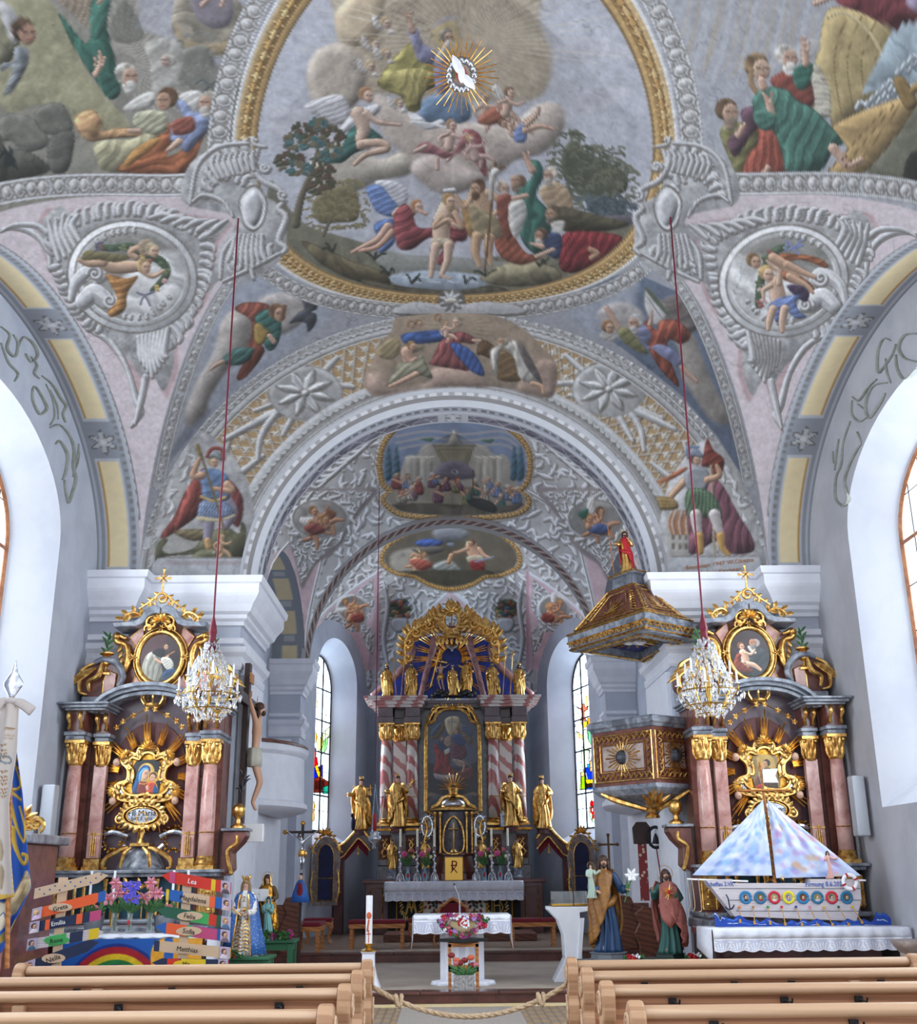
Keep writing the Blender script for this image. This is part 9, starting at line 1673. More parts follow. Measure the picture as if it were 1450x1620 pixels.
p=at(1035,1325,18.3);t=thing('altar_bell','small black framed bell with a rod on the wall right of the chancel','bell',(p.x,18.2,p.z));m=MB();m.tube([V3((p.x+q[0],18.2,p.z+q[1])) for q in arc(0,0,.12,.16,0,360,16)],.025,6);m.lathe((p.x,18.2,p.z-.1),[(.07,0),(.05,.05),(.03,.12),(.01,.16)],10);m.build('bell','iron',t);m=MB();m.tube([(p.x,18.2,p.z-.15),(p.x+.1,18.2,.9)],.01,4);m.build('rod','velvet',t)
def put(px,py,Y):p=at(px,py,Y);return V3((p.x,Y,p.z))
p=put(384,1512,15.7);t=thing('statue','crowned Madonna with long hair in blue brocade cloak over a white embroidered dress','statue',p);H=(at(384,1390,15.7).z-p.z);figure(t,p,H,((-.13,-.06,.58),(-.02,-.14,.56)),((.13,-.06,.58),(.04,-.14,.54)),robe='white_brocade',mantle=None,longhair=True,hair='hair_fair',crown='tall_crown',hem=1.75,folds=7)
m=MB();R_=[]
for z,r in((.02,.3),(.2,.26),(.4,.21),(.6,.175),(.72,.155),(.79,.125),(.83,.07)):R_.append([p+V3((r*cos(a)*(1+.05*sin(9*a)),.02+r*.85*sin(a),z))*H for a in np.linspace(-PI*.36,PI*1.36,40)])
m.loft(R_,closed=False,caps=False);m.build('cloak','blue_brocade',t,smooth=True,solid=.012);g=MB()
for s in(0,-1):g.tube([R_[i][s] for i in range(6)],.012,5)
g.tube([p+V3((-.2,-.17,.66))*H,p+V3((-.02,-.18,.52))*H],.01,5);g.ell(p+V3((-.2,-.17,.67))*H,(.025,)*3,6,5);g.ell(p+V3((.02,-.17,.6))*H,(.03,)*3,8,6)
for i in range(9):
 for s in(-1,1):zz=.06+.045*i;g.tube(sp3([p+V3((0,-.215+.12*zz,zz))*H,p+V3((s*.05,-.215+.12*zz,zz+.03))*H,p+V3((s*(.1-.06*zz),-.2+.12*zz,zz+.01))*H],3),[.004,.01,.006],5)
g.build('gilt_embroidery','gold',t);table('low_table','low green table under the crowned Madonna statue',(p.x+.05,15.75,Z1),.7,.6,p.z-Z1,'green_paint')
blossoms(thing('bouquet','small red flowers at the foot of the crowned Madonna','flowers',p),[p+V3((.05*cos(i*2.4)*.3*i-.08,-.28,.02+.015*i%.06)) for i in range(9)],.03,['red','green_leaf'])
p=put(420,1486,17.2);t=thing('statue','Saint Anne statue in brown and gold cloak with an open book and a turquoise girl','statue',p);H=at(425,1383,17.2).z-p.z;figure(t,p,H,((-.15,-.04,.68),(-.12,-.15,.7)),((.15,-.04,.66),(.1,-.12,.6)),robe='brown_robe',mantle='gold_dull',veil='gold_leaf',crown='halo',skin='skin',tilt=-.03)
m=MB();q=p+V3((-.1,-.17,.68))*H
for s in(-1,1):m.box(q+V3((s*.065,0,0)),(.125,.015,.17))
m.build('book','white',t);k=bpy.data.objects.new('girl',None);C.objects.link(k);k.parent=t;kp=p+V3((.05,-.2,0));k.location=kp-p;figure(k,kp,H*.66,((-.1,-.05,.66),(-.04,-.12,.7)),((.1,-.05,.66),(.03,-.12,.7)),robe='turquoise',mantle=None,skin='skin_pale',veil='turquoise')
table('table','green painted table carrying the Saint Anne statue',(p.x+.06,17.2,Z1),.8,.55,p.z-Z1,'green_paint');tt=thing('flower_heap','magenta peonies lying on the green table before the Saint Anne statue','flowers',p+V3((0,-.3,0)));R=random.Random(4);blossoms(tt,[p+V3((R.random()*.7-.28,-.25+R.random()*.06,.04+R.random()*.04)) for _ in range(16)],.055,['magenta','magenta','green_leaf'])
p=put(962,1506,15.7);t=thing('statue','bearded Saint Joseph in gold-brown and blue holding the child and a lily','statue',p-V3((0,0,.08)));H=at(955,1352,15.7).z-p.z;figure(t,p,H,((-.16,-.03,.66),(-.1,-.16,.62)),((.17,-.03,.64),(.22,-.13,.64)),robe='joseph_blue',mantle='joseph_gold',beard=True,skin='skin',tilt=-.02,mw=1.2,mside=-1);plinth(t,p-V3((0,0,.1)),.27,.1,'grey_pot')
k=bpy.data.objects.new('child',None);C.objects.link(k);k.parent=t;kp=p+V3((-.17,-.14,.55))*H;k.location=kp-wloc(t);figure(k,kp,H*.36,((-.12,-.05,.66),(-.05,-.2,.6)),((.14,-.05,.7),(.3,-.12,.8)),robe='pale_green',mantle=None,skin='skin_pale',crown='halo');m=MB();q=p+V3((.22,-.15,.6))*H;m.tube([q-V3((.05,0,.12)),q+V3((.07,0,.22))],.01,5);leaf(m,q,q+V3((0,0,.17)),.02);m.build('lily_stem','green_leaf',t);m=MB()
for i in range(6):a=i*1.05;leaf(m,q+V3((.06,0,.2)),q+V3((.06+.1*cos(a),-.04,.24+.09*sin(a))),.025)
m.build('lily_blossom','white',t)
table('low_table','dark green low table under the Saint Joseph statue',(p.x-.03,15.7,Z1),.85,.6,p.z-.1-Z1,'dark_green')
p2=put(1060,1508,15.7);t=thing('statue','Christ statue in rose cloak over green robe showing the sacred heart','statue',p2-V3((0,0,.06)));H=at(1058,1374,15.7).z-p2 .z;figure(t,p2,H,((-.16,-.03,.66),(-.2,-.15,.76)),((.16,-.04,.64),(.04,-.15,.7)),robe='teal_robe',mantle='rose_robe',beard=True,longhair=True,crown='halo',skin='skin',mw=1.25,fist=(0,1))
m=MB();m.loft([[p2+V3((s*w_,-.13-.02*(1-abs(s)),z))*H for s in np.linspace(-1,1,9)] for w_,z in((.11,.78),(.12,.66),(.12,.5),(.1,.4),(.01,.3))],closed=False,caps=False);m.build('tunic_front','rose_robe',t,smooth=True,solid=.015);g=MB();q=p2+V3((0,-.165,.72))*H;rays(g,(q.x,q.z),q.y,16,.02,.1,.006,grp=1);g.build('ray_heart','gold_leaf',t);m=MB();m.ell(q-V3((0,.01,0)),(.025,.02,.03),8,6);m.build('heart','red',t);plinth(t,p2-V3((0,0,.06)),.22,.06,'dark_green',4)
table('low_table','dark green low table under the Christ statue with the sacred heart',(p2 .x,15.7,Z1),.85,.6,p2 .z-.06-Z1,'dark_green')
for q,lb in((p+V3((.3,-.22,-.06)),'Saint Joseph statue'),(p2+V3((.28,-.2,-.03)),'Christ statue')):blossoms(thing('bouquet','small red and white bouquet lying beside the '+lb,'flowers',q),[q+V3((.03*i-.1,-.02*(i%3),.02*(i%2))) for i in range(8)],.03,['red','green_leaf','white','red'])
def pew(sx,i,Y,xa,xb,lab):
 t=thing('pew',lab,'pew',(sx*(xa+xb)/2,Y,0),'pine pews on both sides of the aisle');zt_=1.02
 prof=[(Y-.11,.0),(Y+.12,0),(Y+.1,.3),(Y+.04,.5),(Y+.07,.66),(Y+.04,.74),(Y+.09,.84),(Y+.1,.95),(Y+.05,1.02),(Y-.02,1.04),(Y-.09,1.0),(Y-.1,.9),(Y-.06,.8),(Y-.08,.7),(Y-.05,.55),(Y-.1,.35)];S_=[tuple(q) for q in spline(prof[2:],3)];S_=prof[:2]+S_
 for x in([xa] if i else[xa,xb]):
  m=MB();m.prism3([(sx*(x-.035),y,z) for y,z in S_],(sx*.07,0,0));e=m.build('pew_end','pine',t,bevel=.012);g=MB()
  if x==xa:
   for k,r in((0,.055),(1,.03)):g.tube([(sx*(x-.04),Y+r*cos(a),.93+r*sin(a)) for a in np.linspace(0,6.28,13)],.008,5)
   g.tube(sp3([(sx*(x-.04),Y+.05,.6),(sx*(x-.04),Y-.02,.66),(sx*(x-.04),Y,.74),(sx*(x-.04),Y+.02,.8)],4),.01,5);g.build('carving','pine_light',e)
 m=MB();m.loft([[V3((x,Y+.05*cos(a),.988+.03*sin(a))) for a in np.linspace(0,2*PI,14,endpoint=False)] for x in(sx*(xa+.04),sx*(xb-.04))]);m.build('top_rail','pine_light',t,smooth=True,auto=50)
 m=MB();m.bx((sx*(xa+.04),Y+.0,.5),(sx*(xb-.04),Y+.03,.97));m.build('back_board','pine_dark',t);m=MB();m.bx((sx*(xa+.04),Y+.0,.42),(sx*(xb-.04),Y+.38,.46));m.build('seat','pine',t)
 if i==0:return t
 n=4 if sx<0 else 6;st=(xb-xa-.5)/n
 for k in range(n):
  x=sx*(xa+.35+st*k+(.1 if k%2 else 0));m=MB();m.box((x,Y-.012,.935),(.04,.02,.03));m.tube([(x,Y-.02,.935),(x+.03,Y-.05,.925),(x+.03,Y-.06,.945)],.006,5);m.build('coat_hook','iron',t)
 m=MB();m.prism3([(sx*(xa+xb)/2,Y-.05,.95),(sx*(xa+xb)/2,Y-.0,.95),(sx*(xa+xb)/2,Y,.6),(sx*(xa+xb)/2,Y-.02,.7)],(.06,0,0));m.build('rail_support','pine_light',t);return t
for sx in(-1,1):
 for i,(Y,xb) in enumerate(((8.1,3.05),(7.25,3.9),(6.38,4.2),(5.42,4.4))):
  pew(sx,i,Y,.7,xb,('%s pine pew on the %s of the aisle'%(('frontmost short','second','third','nearest')[i],('left','right')[sx>0])))
a,b=V3((-.66,8.12,.86)),V3((.66,8.12,.86));P_=[a.lerp(b,i/60)-V3((0,0,.19*(1-(2*i/60-1)**2))) for i in range(61)];t=thing('rope','twisted rope barrier with two knots hanging between the front pews','rope',(0,8.12,.65));m=MB()
for ph in(0,2.09,4.19):m.tube([p+V3((0,.009*cos(i*.9+ph),.009*sin(i*.9+ph))) for i,p in enumerate(P_)],.011,6)
m.build('strand','rope',t,smooth=True);m=MB()
for i in(8,52):
 c0=P_[i];m.tube([c0+V3((.02*cos(a),.028*sin(a),.035*sin(a*2+1))) for a in np.linspace(0,6.28,16)],.015,6)
m.build('knot','rope',t,smooth=True)
# ================================================================ model ship, signposts, banner, flowers on the side altars
YB=14.62;B_=lambda pts,s=3.816,ox=1070,oy=1240,Y=YB:[(lambda p:(p.x,p.z))(at(ox+x/s,oy+y/s,Y)) for x,y in pts]
bt=thing('model_ship','white painted wooden model ship with tie-dyed sails on the right side altar','model ship',(4.27,YB,.92));
def Bt(n,m,pts,y0,y1,**k):mb=MB();mb.prism(B_(pts,**k),y0,y1);return mb.build(n,m,bt)
hull=Bt('hull','hull_white',[(175,580),(335,575),(335,600),(805,600),(805,575),(1105,575),(1115,700),(1085,828),(350,800)],YB,YB+.22)
m=MB()
for y in(632,702,768):q=B_([(230+(y-600)*.8,y),(1112,y)]);m.tube([(q[0][0],YB-.003,q[0][1]),(q[1][0],YB-.003,q[1][1])],.004,4)
m.build('plank_joint','grey_pot',hull)
def seacanvas():
 c=Canvas(0,0,540,60,'0f3f9c',1);
 for i in range(40):x=(i*83)%540;y=8+(i*29)%50;c.S(['e0ecf8','4a86d0','0a2c78','2a6cc8'][i%4],[(x,y),(x+14,y-5),(x+30,y+3)],3,.2)
 return c
sea=[(232,868),(233,775),(250,800),(262,830),(270,800),(300,805),(340,820),(365,795),(385,795),(420,820),(468,832),(474,810),(500,835),(550,808),(590,835),(650,850),(690,820),(730,838),(760,815),(800,835),(845,812),(900,838),(932,850),(938,826),(990,840),(1030,812),(1070,830),(1130,815),(1170,835),(1190,818),(1203,770),(1222,790),(1240,778),(1262,785),(1295,815),(1297,868)]
Sp=[at(1070+x/3.816,1240+y/3.816,YB-.12) for x,y in sea];xs=np.linspace(Sp[0].x,Sp[-1].x,240);topz=np.interp(xs,[p.x for p in Sp[1:-1]],[p.z for p in Sp[1:-1]]);v=np.linspace(0,1,24)[:,None];P=np.stack([xs[None]+0*v,YB-.12+0*xs[None]+0*v,topz[None]*(1-v)+(.925)*v],-1);cv=seacanvas();ii=np.linspace(0,539,240).astype(int)[None]+0*P[...,0].astype(int);jj=(v*59).astype(int)+0*ii
o=painted('waves',P,cv.im[jj,ii],attrmat('poster_paint',.5,.02),bt,None,smooth=False);q=o.modifiers.new('t','SOLIDIFY');q.thickness=.012
def sail(name,a,b,c,seed,cols):
 cv=Canvas(0,0,200,260,'c9d6f4',1);R=np.random.RandomState(seed)
 for i in range(130):x,y=R.rand()*200,R.rand()*260;cv.P(cols[R.randint(len(cols))],[(x-12,y),(x,y-9-R.rand()*9),(x+13,y),(x,y+10)],0,a=.5,soft=4)
 n=110;A,B,C_=[np.array(at(1070+x/3.816,1240+y/3.816,YB+.05)) for x,y in(a,b,c)];u=np.linspace(0,1,n)[:,None];v=np.linspace(0,1,n)[None,:]
 P=A*(1-u[...,None])+(B*(1-v[...,None])+C_*v[...,None])*u[...,None];P[...,1]+=.03*np.sin(v*22+u*3)*u*(1-.5*u)-.12*np.sin(v*PI)*u*(1-u)*2;g=cv.im[(u*259+0*v).astype(int),(v*199+0*u).astype(int)];o=painted(name,P,g,attrmat('dyed_cloth',.8,.02),bt,None);q=o.modifiers.new('t','SOLIDIFY');q.thickness=.006
sail('sail',(519,100),(95,553),(574,555),3,('6f8fd8','e8eefa','a8b4ee','f4f8ff','88b8e4'));sail('sail',(548,100),(600,570),(1112,556),5,('d8a0b4','e8eefa','8fb4e8','e0a878','b890d0','f4f8ff','7f9fe0'))
m=MB();q=[at(x,y,YB+.1) for x,y in((1201,1206),(1226,1397))];m.tube(q,[.016,.02],4);q=[at(x,y,YB+.08) for x,y in((1168,1251),(1248,1250))];m.tube(q,.014,4);m.build('mast','oak',bt);m=MB();q=[at(x,y,YB+.08) for x,y in((1206,1217),(1230,1216),(1226,1227),(1231,1238),(1207,1238))];m.prism([(p.x,p.z) for p in q],YB+.08,YB+.085);m.build('flag','white_cloth',bt)
for i,cl in enumerate(('1f78a8','2a6c94','c02038','e0d020','1f78a8','2a6c94','c02038','1f6f9c')):
 x,y=(417,505,590,675,762,849,936,1026)[i],686;c=at(1070+x/3.816,1240+y/3.816,YB-.01);mat('ring'+cl,cl,.5);m=MB();m.tube([V3((c.x+.062*cos(a),YB-.012,c.z+.062*sin(a))) for a in np.linspace(0,6.28,21)],.018,6,.5);r=m.build('porthole_ring','ring'+cl,bt,smooth=True)
 cc=Canvas(0,0,40,40,('7a8a9a','5a6a4a','8a9a6a','a8a8a8','6a4a30','7a8a5a','8a8a70','4a5a50')[i]);cc.P(('3a2420','8a3030','c8c4c0','6a7aa8','7a3028','b8b4b0','9a9a98','30484a')[i],[(6,40),(12,28),(28,28),(34,40)],.2);cc.head(20,19,10,('2a1a14','5a3a24','8a6a48','4a3a30','3a2018','6a4a30','2a2420','3a2a20')[i],'cfa488',1);oval('portrait',(c.x,c.z),.05,.05,YB-.014,cc,r,n=24)
for i,cl in enumerate(('e07820','a87838','2f8a3a','c01828','1f3c94','d0709c','d8b040','1f5a48','d8b020')):
 a=at(1070+(380,462,550,634,720,805,888,977,1060)[i]/3.816,1240+744/3.816,YB-.02);b=at(1070+(383,470,565,655,757,852,942,1038,1118)[i]/3.816,1240+(830,838,840,845,850,855,855,850,835)[i]/3.816,YB-.15);mat('oar'+cl,cl,.5);m=MB();m.ell(a,(.018,.015,.018),8,5);o=m.build('oar_knob','oar'+cl,bt);m=MB();m.tube([a,b],.006,5);m.box(b,(.03,.008,.04));m.build('oar_shaft','ochre',o)
m=MB();c=at(1070+1045/3.816,1240+592/3.816,YB-.02);m.tube([V3((c.x+.085*cos(a),YB-.02,c.z+.085*sin(a))) for a in np.linspace(0,6.28,25)],.024,8,.6);lb=m.build('lifebuoy','white',bt,smooth=True);m=MB()
for a in(.4,1.97,3.54,5.11):m.tube([V3((c.x+.085*cos(a+d),YB-.024,c.z+.085*sin(a+d))) for d in(-.13,0,.13)],.027,8,.6)
m.build('red_band','red',lb);m=MB();q=[at(1070+x/3.816,1240+y/3.816,YB-.03) for x,y in((298,668),(310,690),(322,755))];m.tube(q,.008,5);q2=[at(1070+x/3.816,1240+y/3.816,YB-.03) for x,y in((292,742),(310,757),(335,752),(347,730))];m.tube(sp3(q2,4),.009,5);m.build('anchor','navy',bt)
m=MB();q=[at(1070+x/3.816,1240+y/3.816,YB+.02) for x,y in((62,575),(430,588))];m.tube(q,.012,5);m.tube([at(1070+1100/3.816,1240+583/3.816,YB),at(1070+1140/3.816,1240+583/3.816,YB)],.012,5);m.build('spar','white',bt);m=MB()
for x in(62,90,130):m.tube(sp3([at(1070+x/3.816,1240+575/3.816,YB),at(1070+(x+20)/3.816,1240+(700+x*.4)/3.816,YB),at(1070+(x+5)/3.816,1240+770/3.816,YB)],4),.005,4)
m.build('loose_rope','rope',bt)
q=at(1070+262/3.816,1240+606/3.816,YB-.004);text('lettering','Scheffau 2.VK',q,.075,'blue',bt,sx=.85);q=at(1070+896/3.816,1240+606/3.816,YB-.004);text('lettering','Firmung 8.6.2024',q,.085,'blue',bt,sx=.85)
q=at(1070+925/3.816,1240+572/3.816,YB+.03);t=thing('figurine','small Christ figurine in pale pink robe standing on the ship deck','figurine',q);figure(t,q,.34,((-.16,-.04,.66),(-.1,-.14,.7)),((.2,-.04,.72),(.34,-.1,.72)),robe='pale_pink',mantle=None,hair='hair_brown',longhair=True,skin='skin')
lace_cloth('altar_cloth','white cloth with wide lace border under the model ship',AX-1.28,AX+1.12,14.13,14.95,.905,.1,.13,side=.24,m1='white_cloth')
m=MB();m.tube([at(1436,1496,13.3)+V3((0,0,z)) for z in(-1.0,-.05)],.1,10);q=at(1442,1496,13.3);m.lathe(q,[(.12,-.1),(.2,.0),(.24,.06),(.2,.06)],16);tag(m.build('holy_water_font','pale_marble',smooth=True),'pale stone holy water font by the right wall at the picture edge','font')
def rainbow():
 c=Canvas(0,0,330,120,'1f5fb8',1.4);c.P('2a86d0',[(60,120),(90,60),(240,60),(260,120)],0,soft=8)
 for r,cl in((118,'16348c'),(112,'a81c2c'),(98,'e0c020'),(86,'1f7a3c'),(76,'18309a'),(62,'2f8cd0')):c.P(cl,[(130+r*1.05*cos(t),125-r*.98*sin(t)) for t in np.linspace(0,PI,24)],0,curve=False)
 c.P('e0a030',[(235,0),(330,0),(330,120),(250,120),(210,40)],.1,soft=2);c.P('1f5fb8',[(240,0),(258,0),(262,40),(246,60)],0);
 for i in range(8):a=i*.8;c.S('e8902c',[(170,112),(170+18*cos(a),112-14*abs(sin(a)))],5,.2)
 return c
zl=.905;a0=at(100,1500,14.14).x;a1=at(345,1500,14.14).x;lace_cloth('altar_cloth','white cloth on the left side altar above the rainbow hanging',-AX-1.1,-AX+1.28,14.15,14.95,zl,.03,.02,side=.3)
t=thing('rainbow_hanging','blue painted cloth with a rainbow hanging in front of the left side altar','banner',((a0+a1)/2,14.08,.3));panel('cloth',[(a0,14.08,.88),(a1-.18,14.08,.88),(a1-.18,14.06,.2),(a0,14.06,.2)],rainbow(),attrmat('poster_paint',.5,.02),t,th=.006)
def board(root,px,py,L,h,ang,cols,pat,txt,photo,plate=None,right=False):
 """arrow board: px,py left end, drawn along +x, tilted"""
 L*=.87;h*=.87;p=at(px,py,12.08);k=math.tan(ang);hh=h/2;X0=p.x;m=MB();e=.1
 tip=(X0+L,k*L) if not right else(X0,0);f=lambda x,z:(X0+x,p.z+k*x+z)
 o=[f(0,-hh),f(L-e,-hh),f(L,0),f(L-e,hh),f(0,hh)] if not right else[f(e,-hh),f(L,-hh),f(L,hh),f(e,hh),f(0,0)]
 m.prism(o,12.08,12.1);b=m.build('board',cols[0],root)
 for(u0,u1,cl) in pat:m=MB();m.prism([f(L*u0,-hh*.98),f(L*u1,-hh*.98),f(L*u1,hh*.98),f(L*u0,hh*.98)],12.076,12.081);m.build('painted_field',cl,b)
 u=(.45 if right else.38);
 if plate:m=MB();m.prism([(X0+L*u+q[0],p.z+k*L*u+q[1]) for q in arc(0,0,L*.17,hh*.8,0,350,14)],12.07,12.077);m.build('name_plate',plate,b)
 if txt:text('lettering',txt,f(L*u,-.005)[:1]+(12.068,)+f(L*u,-.005)[1:],h*.62,'black' if plate else 'white',b,rot=(PI/2,-ang,0))
 if photo:
  c=Canvas(0,0,30,36,'b4a8c4');c.P(photo[0],[(3,36),(9,24),(21,24),(27,36)],.2);c.head(15,16,8.5,photo[1],'d0a088',1);xq=(.93 if right else.06)*L;q=[f(xq-.05,hh*1.1),f(xq+.05,hh*1.1),f(xq+.05,-hh*1.1),f(xq-.05,-hh*1.1)];panel('photo',[(x,12.065,z) for x,z in q],c,attrmat('poster_paint',.5,.02),b)
for nm_,cl in(('board_wood','d0b496'),('orange','e8602c'),('bright_red','d03020'),('dk_blue','1c2a4c'),('green_b','1f5a44'),('yellow','e0c020'),('b_blue','1f5fb0'),('b_green','3fa858'),('pinkish','c04878')):mat(nm_,cl,.55)
def signpost(x0,y0,x1,lab,boards):
 a,b=at(x0,y0,12.11),at(x1,1600,12.11);t=thing('signpost',lab,'signpost',(b.x,12.11,0));m=MB();m.prism3([(a.x-.045,12.1,a.z),(a.x+.045,12.1,a.z),(b.x+.045,12.1,0),(b.x-.045,12.1,0)],(0,.03,0));m.build('post','board_wood',t)
 for q in boards:board(t,*q)
signpost(100,1388,84,'wooden signpost with painted name arrows, left in front of the left side altar',[(54,1414,.86,.12,.23,['board_wood'],[],None,None),(52,1447,.84,.12,.24,['orange'],[(0,.05,'b_green'),(.9,1,'b_blue')],'Greta',('d8c0e0','c0a060'),'board_wood'),(48,1468,.86,.115,.17,['dk_blue'],[(0,.07,'bright_red'),(.2,.26,'orange'),(.62,.7,'orange'),(.8,.95,'pinkish')],'Emilia',('d8d0d8','3a2a20')),(44,1495,.88,.12,.15,['hull_white'],[(0,.08,'bright_red'),(.28,.5,'b_green'),(.55,.72,'dk_blue'),(.8,.93,'yellow')],'Rene',('3a5a70','3a2a20'),'b_green'),(41,1532,.82,.13,.33,['dk_blue'],[(0,.1,'bright_red')],'Nella',('4a4a80','5a4030'),'board_wood')])
signpost(296,1392,284,'wooden signpost with painted name arrows, right in front of the left side altar',[(255,1385,.84,.13,-.18,['bright_red'],[(.12,.2,'pinkish'),(.72,.78,'yellow'),(.96,1,'bright_red')],'Lea',('4a4048','3a2418'),None,True),(256,1414,.84,.125,-.16,['b_blue'],[(.06,.1,'yellow'),(.3,.68,'board_wood'),(.68,.76,'orange'),(.95,1,'bright_red')],'Magdalena',('c0a8a8','3a2418'),'board_wood',True),(247,1440,.9,.125,-.17,['green_b'],[(.46,.7,'b_green'),(.7,.8,'bright_red'),(.95,1,'b_blue')],'Felix',('4a6a90','8a6a40'),'board_wood',True),(245,1466,.9,.125,-.13,['b_blue'],[(.15,.42,'orange'),(.42,.5,'b_green'),(.5,.82,'pinkish')],'Sofia',('6a5a68','3a2418'),'board_wood',True),(241,1496,.92,.12,-.1,['board_wood'],[(0.02,.09,'dk_blue'),(.97,1,'yellow')],'Matthias',('d0c8d0','4a2a1c'),'board_wood',True),(240,1523,.9,.1,-.03,['dk_blue'],[(.2,.36,'bright_red'),(.38,.7,'yellow'),(.95,1,'bright_red')],'Mia',('d0c8d0','2a1a14'),'yellow',True)])
q0=at(54,1414,12.07);o=[k_ for k_ in bpy.data.objects if k_.name=='board'][0];m=MB()
for i in range(13):u=.05+.052*i;m.ell((q0 .x+u,12.075,q0 .z+u*.23+(.03 if i%3==0 else-.025 if i%3==1 else.005)),(.009,.004,.009),6,4)
m.build('painted_dot','b_blue',o)
Zt=.925
def vase_of(x,y,lab,cols,kind,n,h=.25,r=.05,vm='clear',vn='glass vase'):
 q=V3((at(x,1470,y).x,y,Zt));t=thing('flower_vase' if kind!='pot' else 'flower_pot',lab,'vase' if kind!='pot' else 'potted plant',q);R=random.Random(int(x))
 m=MB();m.lathe(q,[(r*.9,0),(r,.01),(r*.55 if kind!='pot' else r*1.15,h*.5),(r*.75 if kind!='pot' else r*1.3,h)],14);m.build('vase' if kind!='pot' else 'pot',vm,t,smooth=True);g=MB()
 for i in range(12):a=i*2.4;leaf(g,q+V3((0,0,h*.9)),q+V3((.16*cos(a),.08*sin(a)-.03,h+.1+.02*(i%5))),.03)
 g.tube([q+V3((0,0,.03)),q+V3((0,0,h+.1))],.012,5);g.build('foliage','green_leaf',t)
 if kind=='lily':
  for i in range(6):
   c=q+V3((.13*cos(i*1.05+.5)*(.4+.1*i),-.06,h+.17+.12*sin(i*1.9)+.05));m=MB()
   for k in range(6):a=k*1.047;leaf(m,c,c+V3((.085*cos(a),-.03,.085*sin(a))),.022)
   o_=m.build('blossom','lily_pink',t);m=MB();m.ell(c-V3((0,.03,0)),(.008,.02,.008),6,4);m.build('stamen','orange',o_)
 elif kind=='blue':blossoms(t,[q+V3((.1*(R.random()*2-1),-.05,h+.08+R.random()*.26)) for _ in range(50)],.022,['b_violet'])
 else:
  for i in range(n):m=MB();c=q+V3((.03+.05*i,-.06,h+.1));m.ell(c,(.035,.02,.03),8,5);m.build('blossom','rose',t)
 if kind!='pot':m=MB();m.ell(q+V3((0,-r*.9,h*.5)),(.02,.006,.03),8,5);m.build('vase_emblem','red',t) if kind=='blue' else None
mat('lily_pink','d89aa8',.6,col2='c06a80',scale=18);mat('b_violet','5a5ad0',.6,col2='7a70dc',scale=30)
vase_of(180,14.55,'glass vase of pink lilies, left one on the left side altar',0,'lily',6);vase_of(204,14.45,'glass vase of violet-blue delphiniums in the middle of the left side altar',0,'blue',6);vase_of(236,14.55,'glass vase of pink lilies, right one beside the delphiniums',0,'lily',6);vase_of(147,14.6,'grey pot with dark leaves and one pink flower on the left side altar',0,'pot',1,.2,.1,'grey_pot');vase_of(258,14.65,'grey pot with dark leaves behind the right signpost',0,'pot',2,.2,.1,'grey_pot')
for x,lab in((141,'far left'),(178,'second from the left'),(272,'third from the left'),(295,'far right')):q=at(x,1430,15.05);candlestick('candlestick',(q.x,15.05,.91),.42,.33,'brass','brass candlestick with thick white candle on the left side altar, %s'%lab,'brass candlesticks on the left side altar',.04,False,'white')
t=thing('side_shrine','marble side shrine with gilt leaf crest at the left wall','altar',(-5.3,12.6,0));q=at(97,1322,12.9);Yq=12.9;m=MB();m.bx((-5.49,12.2,0),(q.x-.12,13.2,q.z-.1));m.build('body','brown_marble',t,bevel=.01);m=MB();m.bx((-5.49,12.05,q.z-.1),(q.x-.02,13.3,q.z));m.build('cornice','grey_marble',t,bevel=.02);m=MB();m.bx((-5.3,12.15,.6),(q.x-.25,12.21,q.z-.25));m.build('panel','pink_marble',t);g=MB();cscroll(g,(q.x-.15,q.z+.1),.09,-60,1.2,.03,12.5);shell(g,(q.x-.32,q.z+.15),.2,12.5,7);vine(g,[(q.x-.5,12.5,q.z+.3),(q.x-.4,12.5,q.z+.12),(q.x-.2,12.5,q.z+.05)],.03,5,.12,0);g.build('gilt_crest','gold',t)
Yn=9.6;t=thing('procession_banner','blue and gold procession banner with white embroidered ribbon at the left edge','banner',(at(15,1400,Yn).x,Yn,0));N_=lambda x,y,o=0:at(x/3.6,1060+y/3.6,Yn+o)
def bannercloth():
 c=Canvas(-60,1060,60,1510,'1f55b4',2);c.T(0,1060,3.6)
 for p,w_ in(([(90,560),(120,660),(60,690),(120,740)],16),([(60,760),(90,900),(140,980),(150,900),(110,780)],16),([(70,900),(80,1000),(120,1090),(150,1100),(158,1060),(130,1050)],22),([(100,500),(80,540),(110,560)],12)):c.S('c9a83e',p,w_,.35)
 c.P('c4b490',[(0,1340),(60,1300),(110,1210),(160,1140),(185,1240),(120,1340),(60,1400),(0,1400)],.1,f=2);c.S('8a7048',[(0,1340),(60,1300),(110,1210),(160,1140)],5,0);c.S('9a8a60',[(20,1370),(80,1330),(150,1220)],4,0);c.P('e0d8c0',[(0,1330),(40,1340),(60,1400),(30,1460),(0,1480)],.1);c.S('3f5f90',[(10,1400),(30,1380),(40,1420)],5,0)
 for i in range(40):x=i*6.6;c.S('d8b63c',[(x-60+i*.0,1560-x*1.0+20),(x-56,1595-x*1.0+20)],5,.2)
 return c
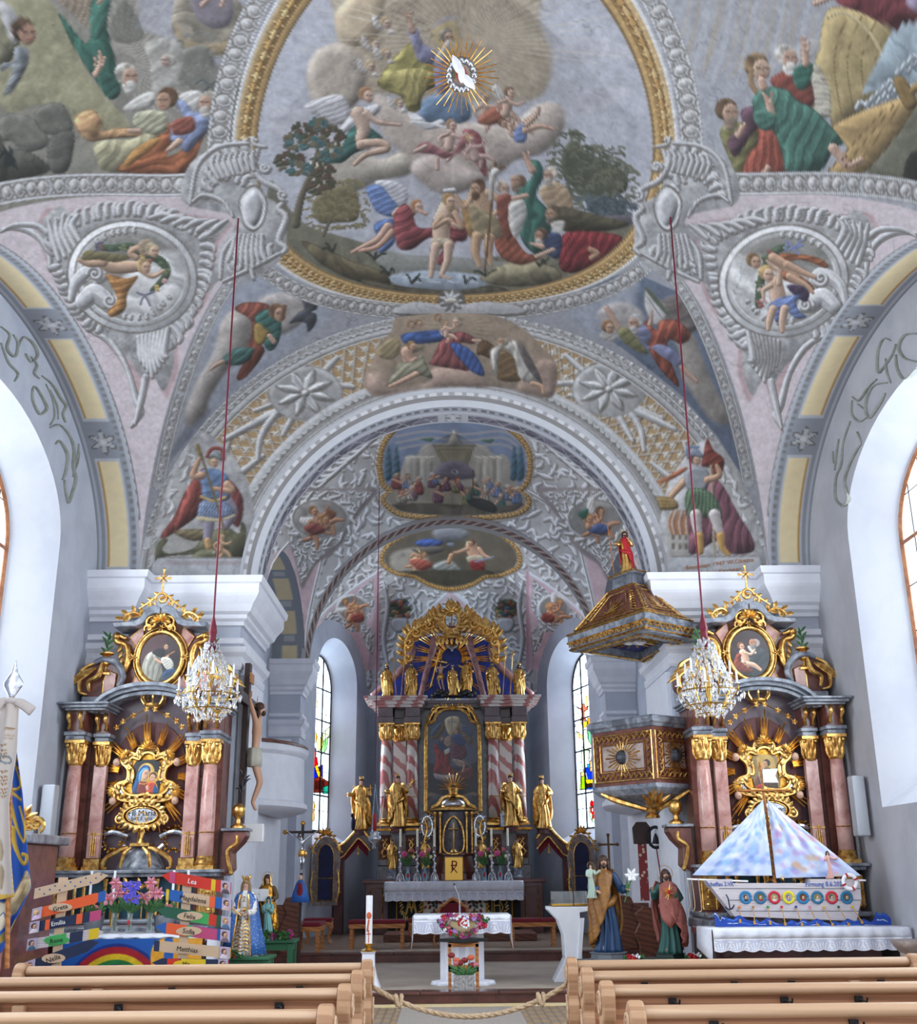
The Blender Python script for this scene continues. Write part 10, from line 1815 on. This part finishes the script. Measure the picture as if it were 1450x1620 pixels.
def sheet(name,edge_l,edge_r,cv,wave,o=0,n=150,m=60):
 v=np.linspace(0,1,n);L=np.array([N_(np.interp(q,[p[0] for p in edge_l],[p[1] for p in edge_l]),np.interp(q,[p[0] for p in edge_l],[p[2] for p in edge_l]),o) for q in v]);R_=np.array([N_(np.interp(q,[p[0] for p in edge_r],[p[1] for p in edge_r]),np.interp(q,[p[0] for p in edge_r],[p[2] for p in edge_r]),o) for q in v]);u=np.linspace(0,1,m)[None,:,None];P=L[:,None]*(1-u)+R_[:,None]*u;px_,py_=pix(P);g=cv.sample(px_,py_);P[...,1]+=wave*np.sin(u[...,0]*9+v[:,None]*2);ob=painted(name,P,g,attrmat('banner_cloth',.75,.02),t,None);q=ob.modifiers.new('t','SOLIDIFY');q.thickness=.006
sheet('banner_cloth',[(0,-60,300),(1,-60,1720)],[(0,90,440),(.3,130,700),(.6,160,1000),(.85,186,1240),(1,60,1500)],bannercloth(),.03,.05)
c=Canvas(-60,1060,60,1510,'c3bab4',2);c.T(0,1060,3.6)
for x,y in((40,340),(46,370),(40,390),(50,330)):c.S('8a6a44',[(x-10,y),(x+30,y+3)],5,0)
for y in(430,460,480,500,580,610,630,650,680,700,720):c.S('8a6a44',[(0,y),(38,y-6)],4,0);c.S('8a6a44',[(10,y+8),(50-y*.02,y-4)],3,0)
c.S('6a7a80',[(0,500),(40,490),(60,520),(30,530),(0,510)],10,.3);c.P('9a8a72',[(0,960),(16,1040),(0,1090)],.1);c.P('9a8a72',[(0,1110),(20,1150),(10,1240),(0,1240)],.1)
for i in range(18):c.S('c8a038',[(i*5,1280),(i*5,1320)],4,.2);c.S('c8a038',[(58+i*1.3,760+i*30),(66+i*1.3,775+i*30)],7,.2)
sheet('white_ribbon',[(0,10,190),(.5,-80,700),(1,-80,1325)],[(0,108,190),(.25,98,460),(.5,55,760),(.75,66,1050),(1,88,1290)],c,.02,-.04)
m=MB();m.tube([N_(66,200),N_(40,1700)],.02,8);m.build('pole','oak',t);m=MB();p=N_(66,160);m.lathe(p,[(.02,0),(.03,.02),(.08,.1),(.085,.14),(.03,.22),(.01,.31),(.002,.33)],4 if False else 16,1,.25);m.build('spear_finial','silver',t,smooth=True);m=MB();m.ell(N_(64,175,-.05),(.06,.03,.03),10,6);m.tube(sp3([N_(70,175,-.05),N_(120,190,-.05),N_(185,235,-.05)],4),[.02,.04,.045],8,.35);m.tube(sp3([N_(50,175,-.05),N_(10,180,-.05),N_(-30,230,-.05)],4),[.02,.04,.045],8,.35);m.build('bow','ribbon_cloth',t,smooth=True)
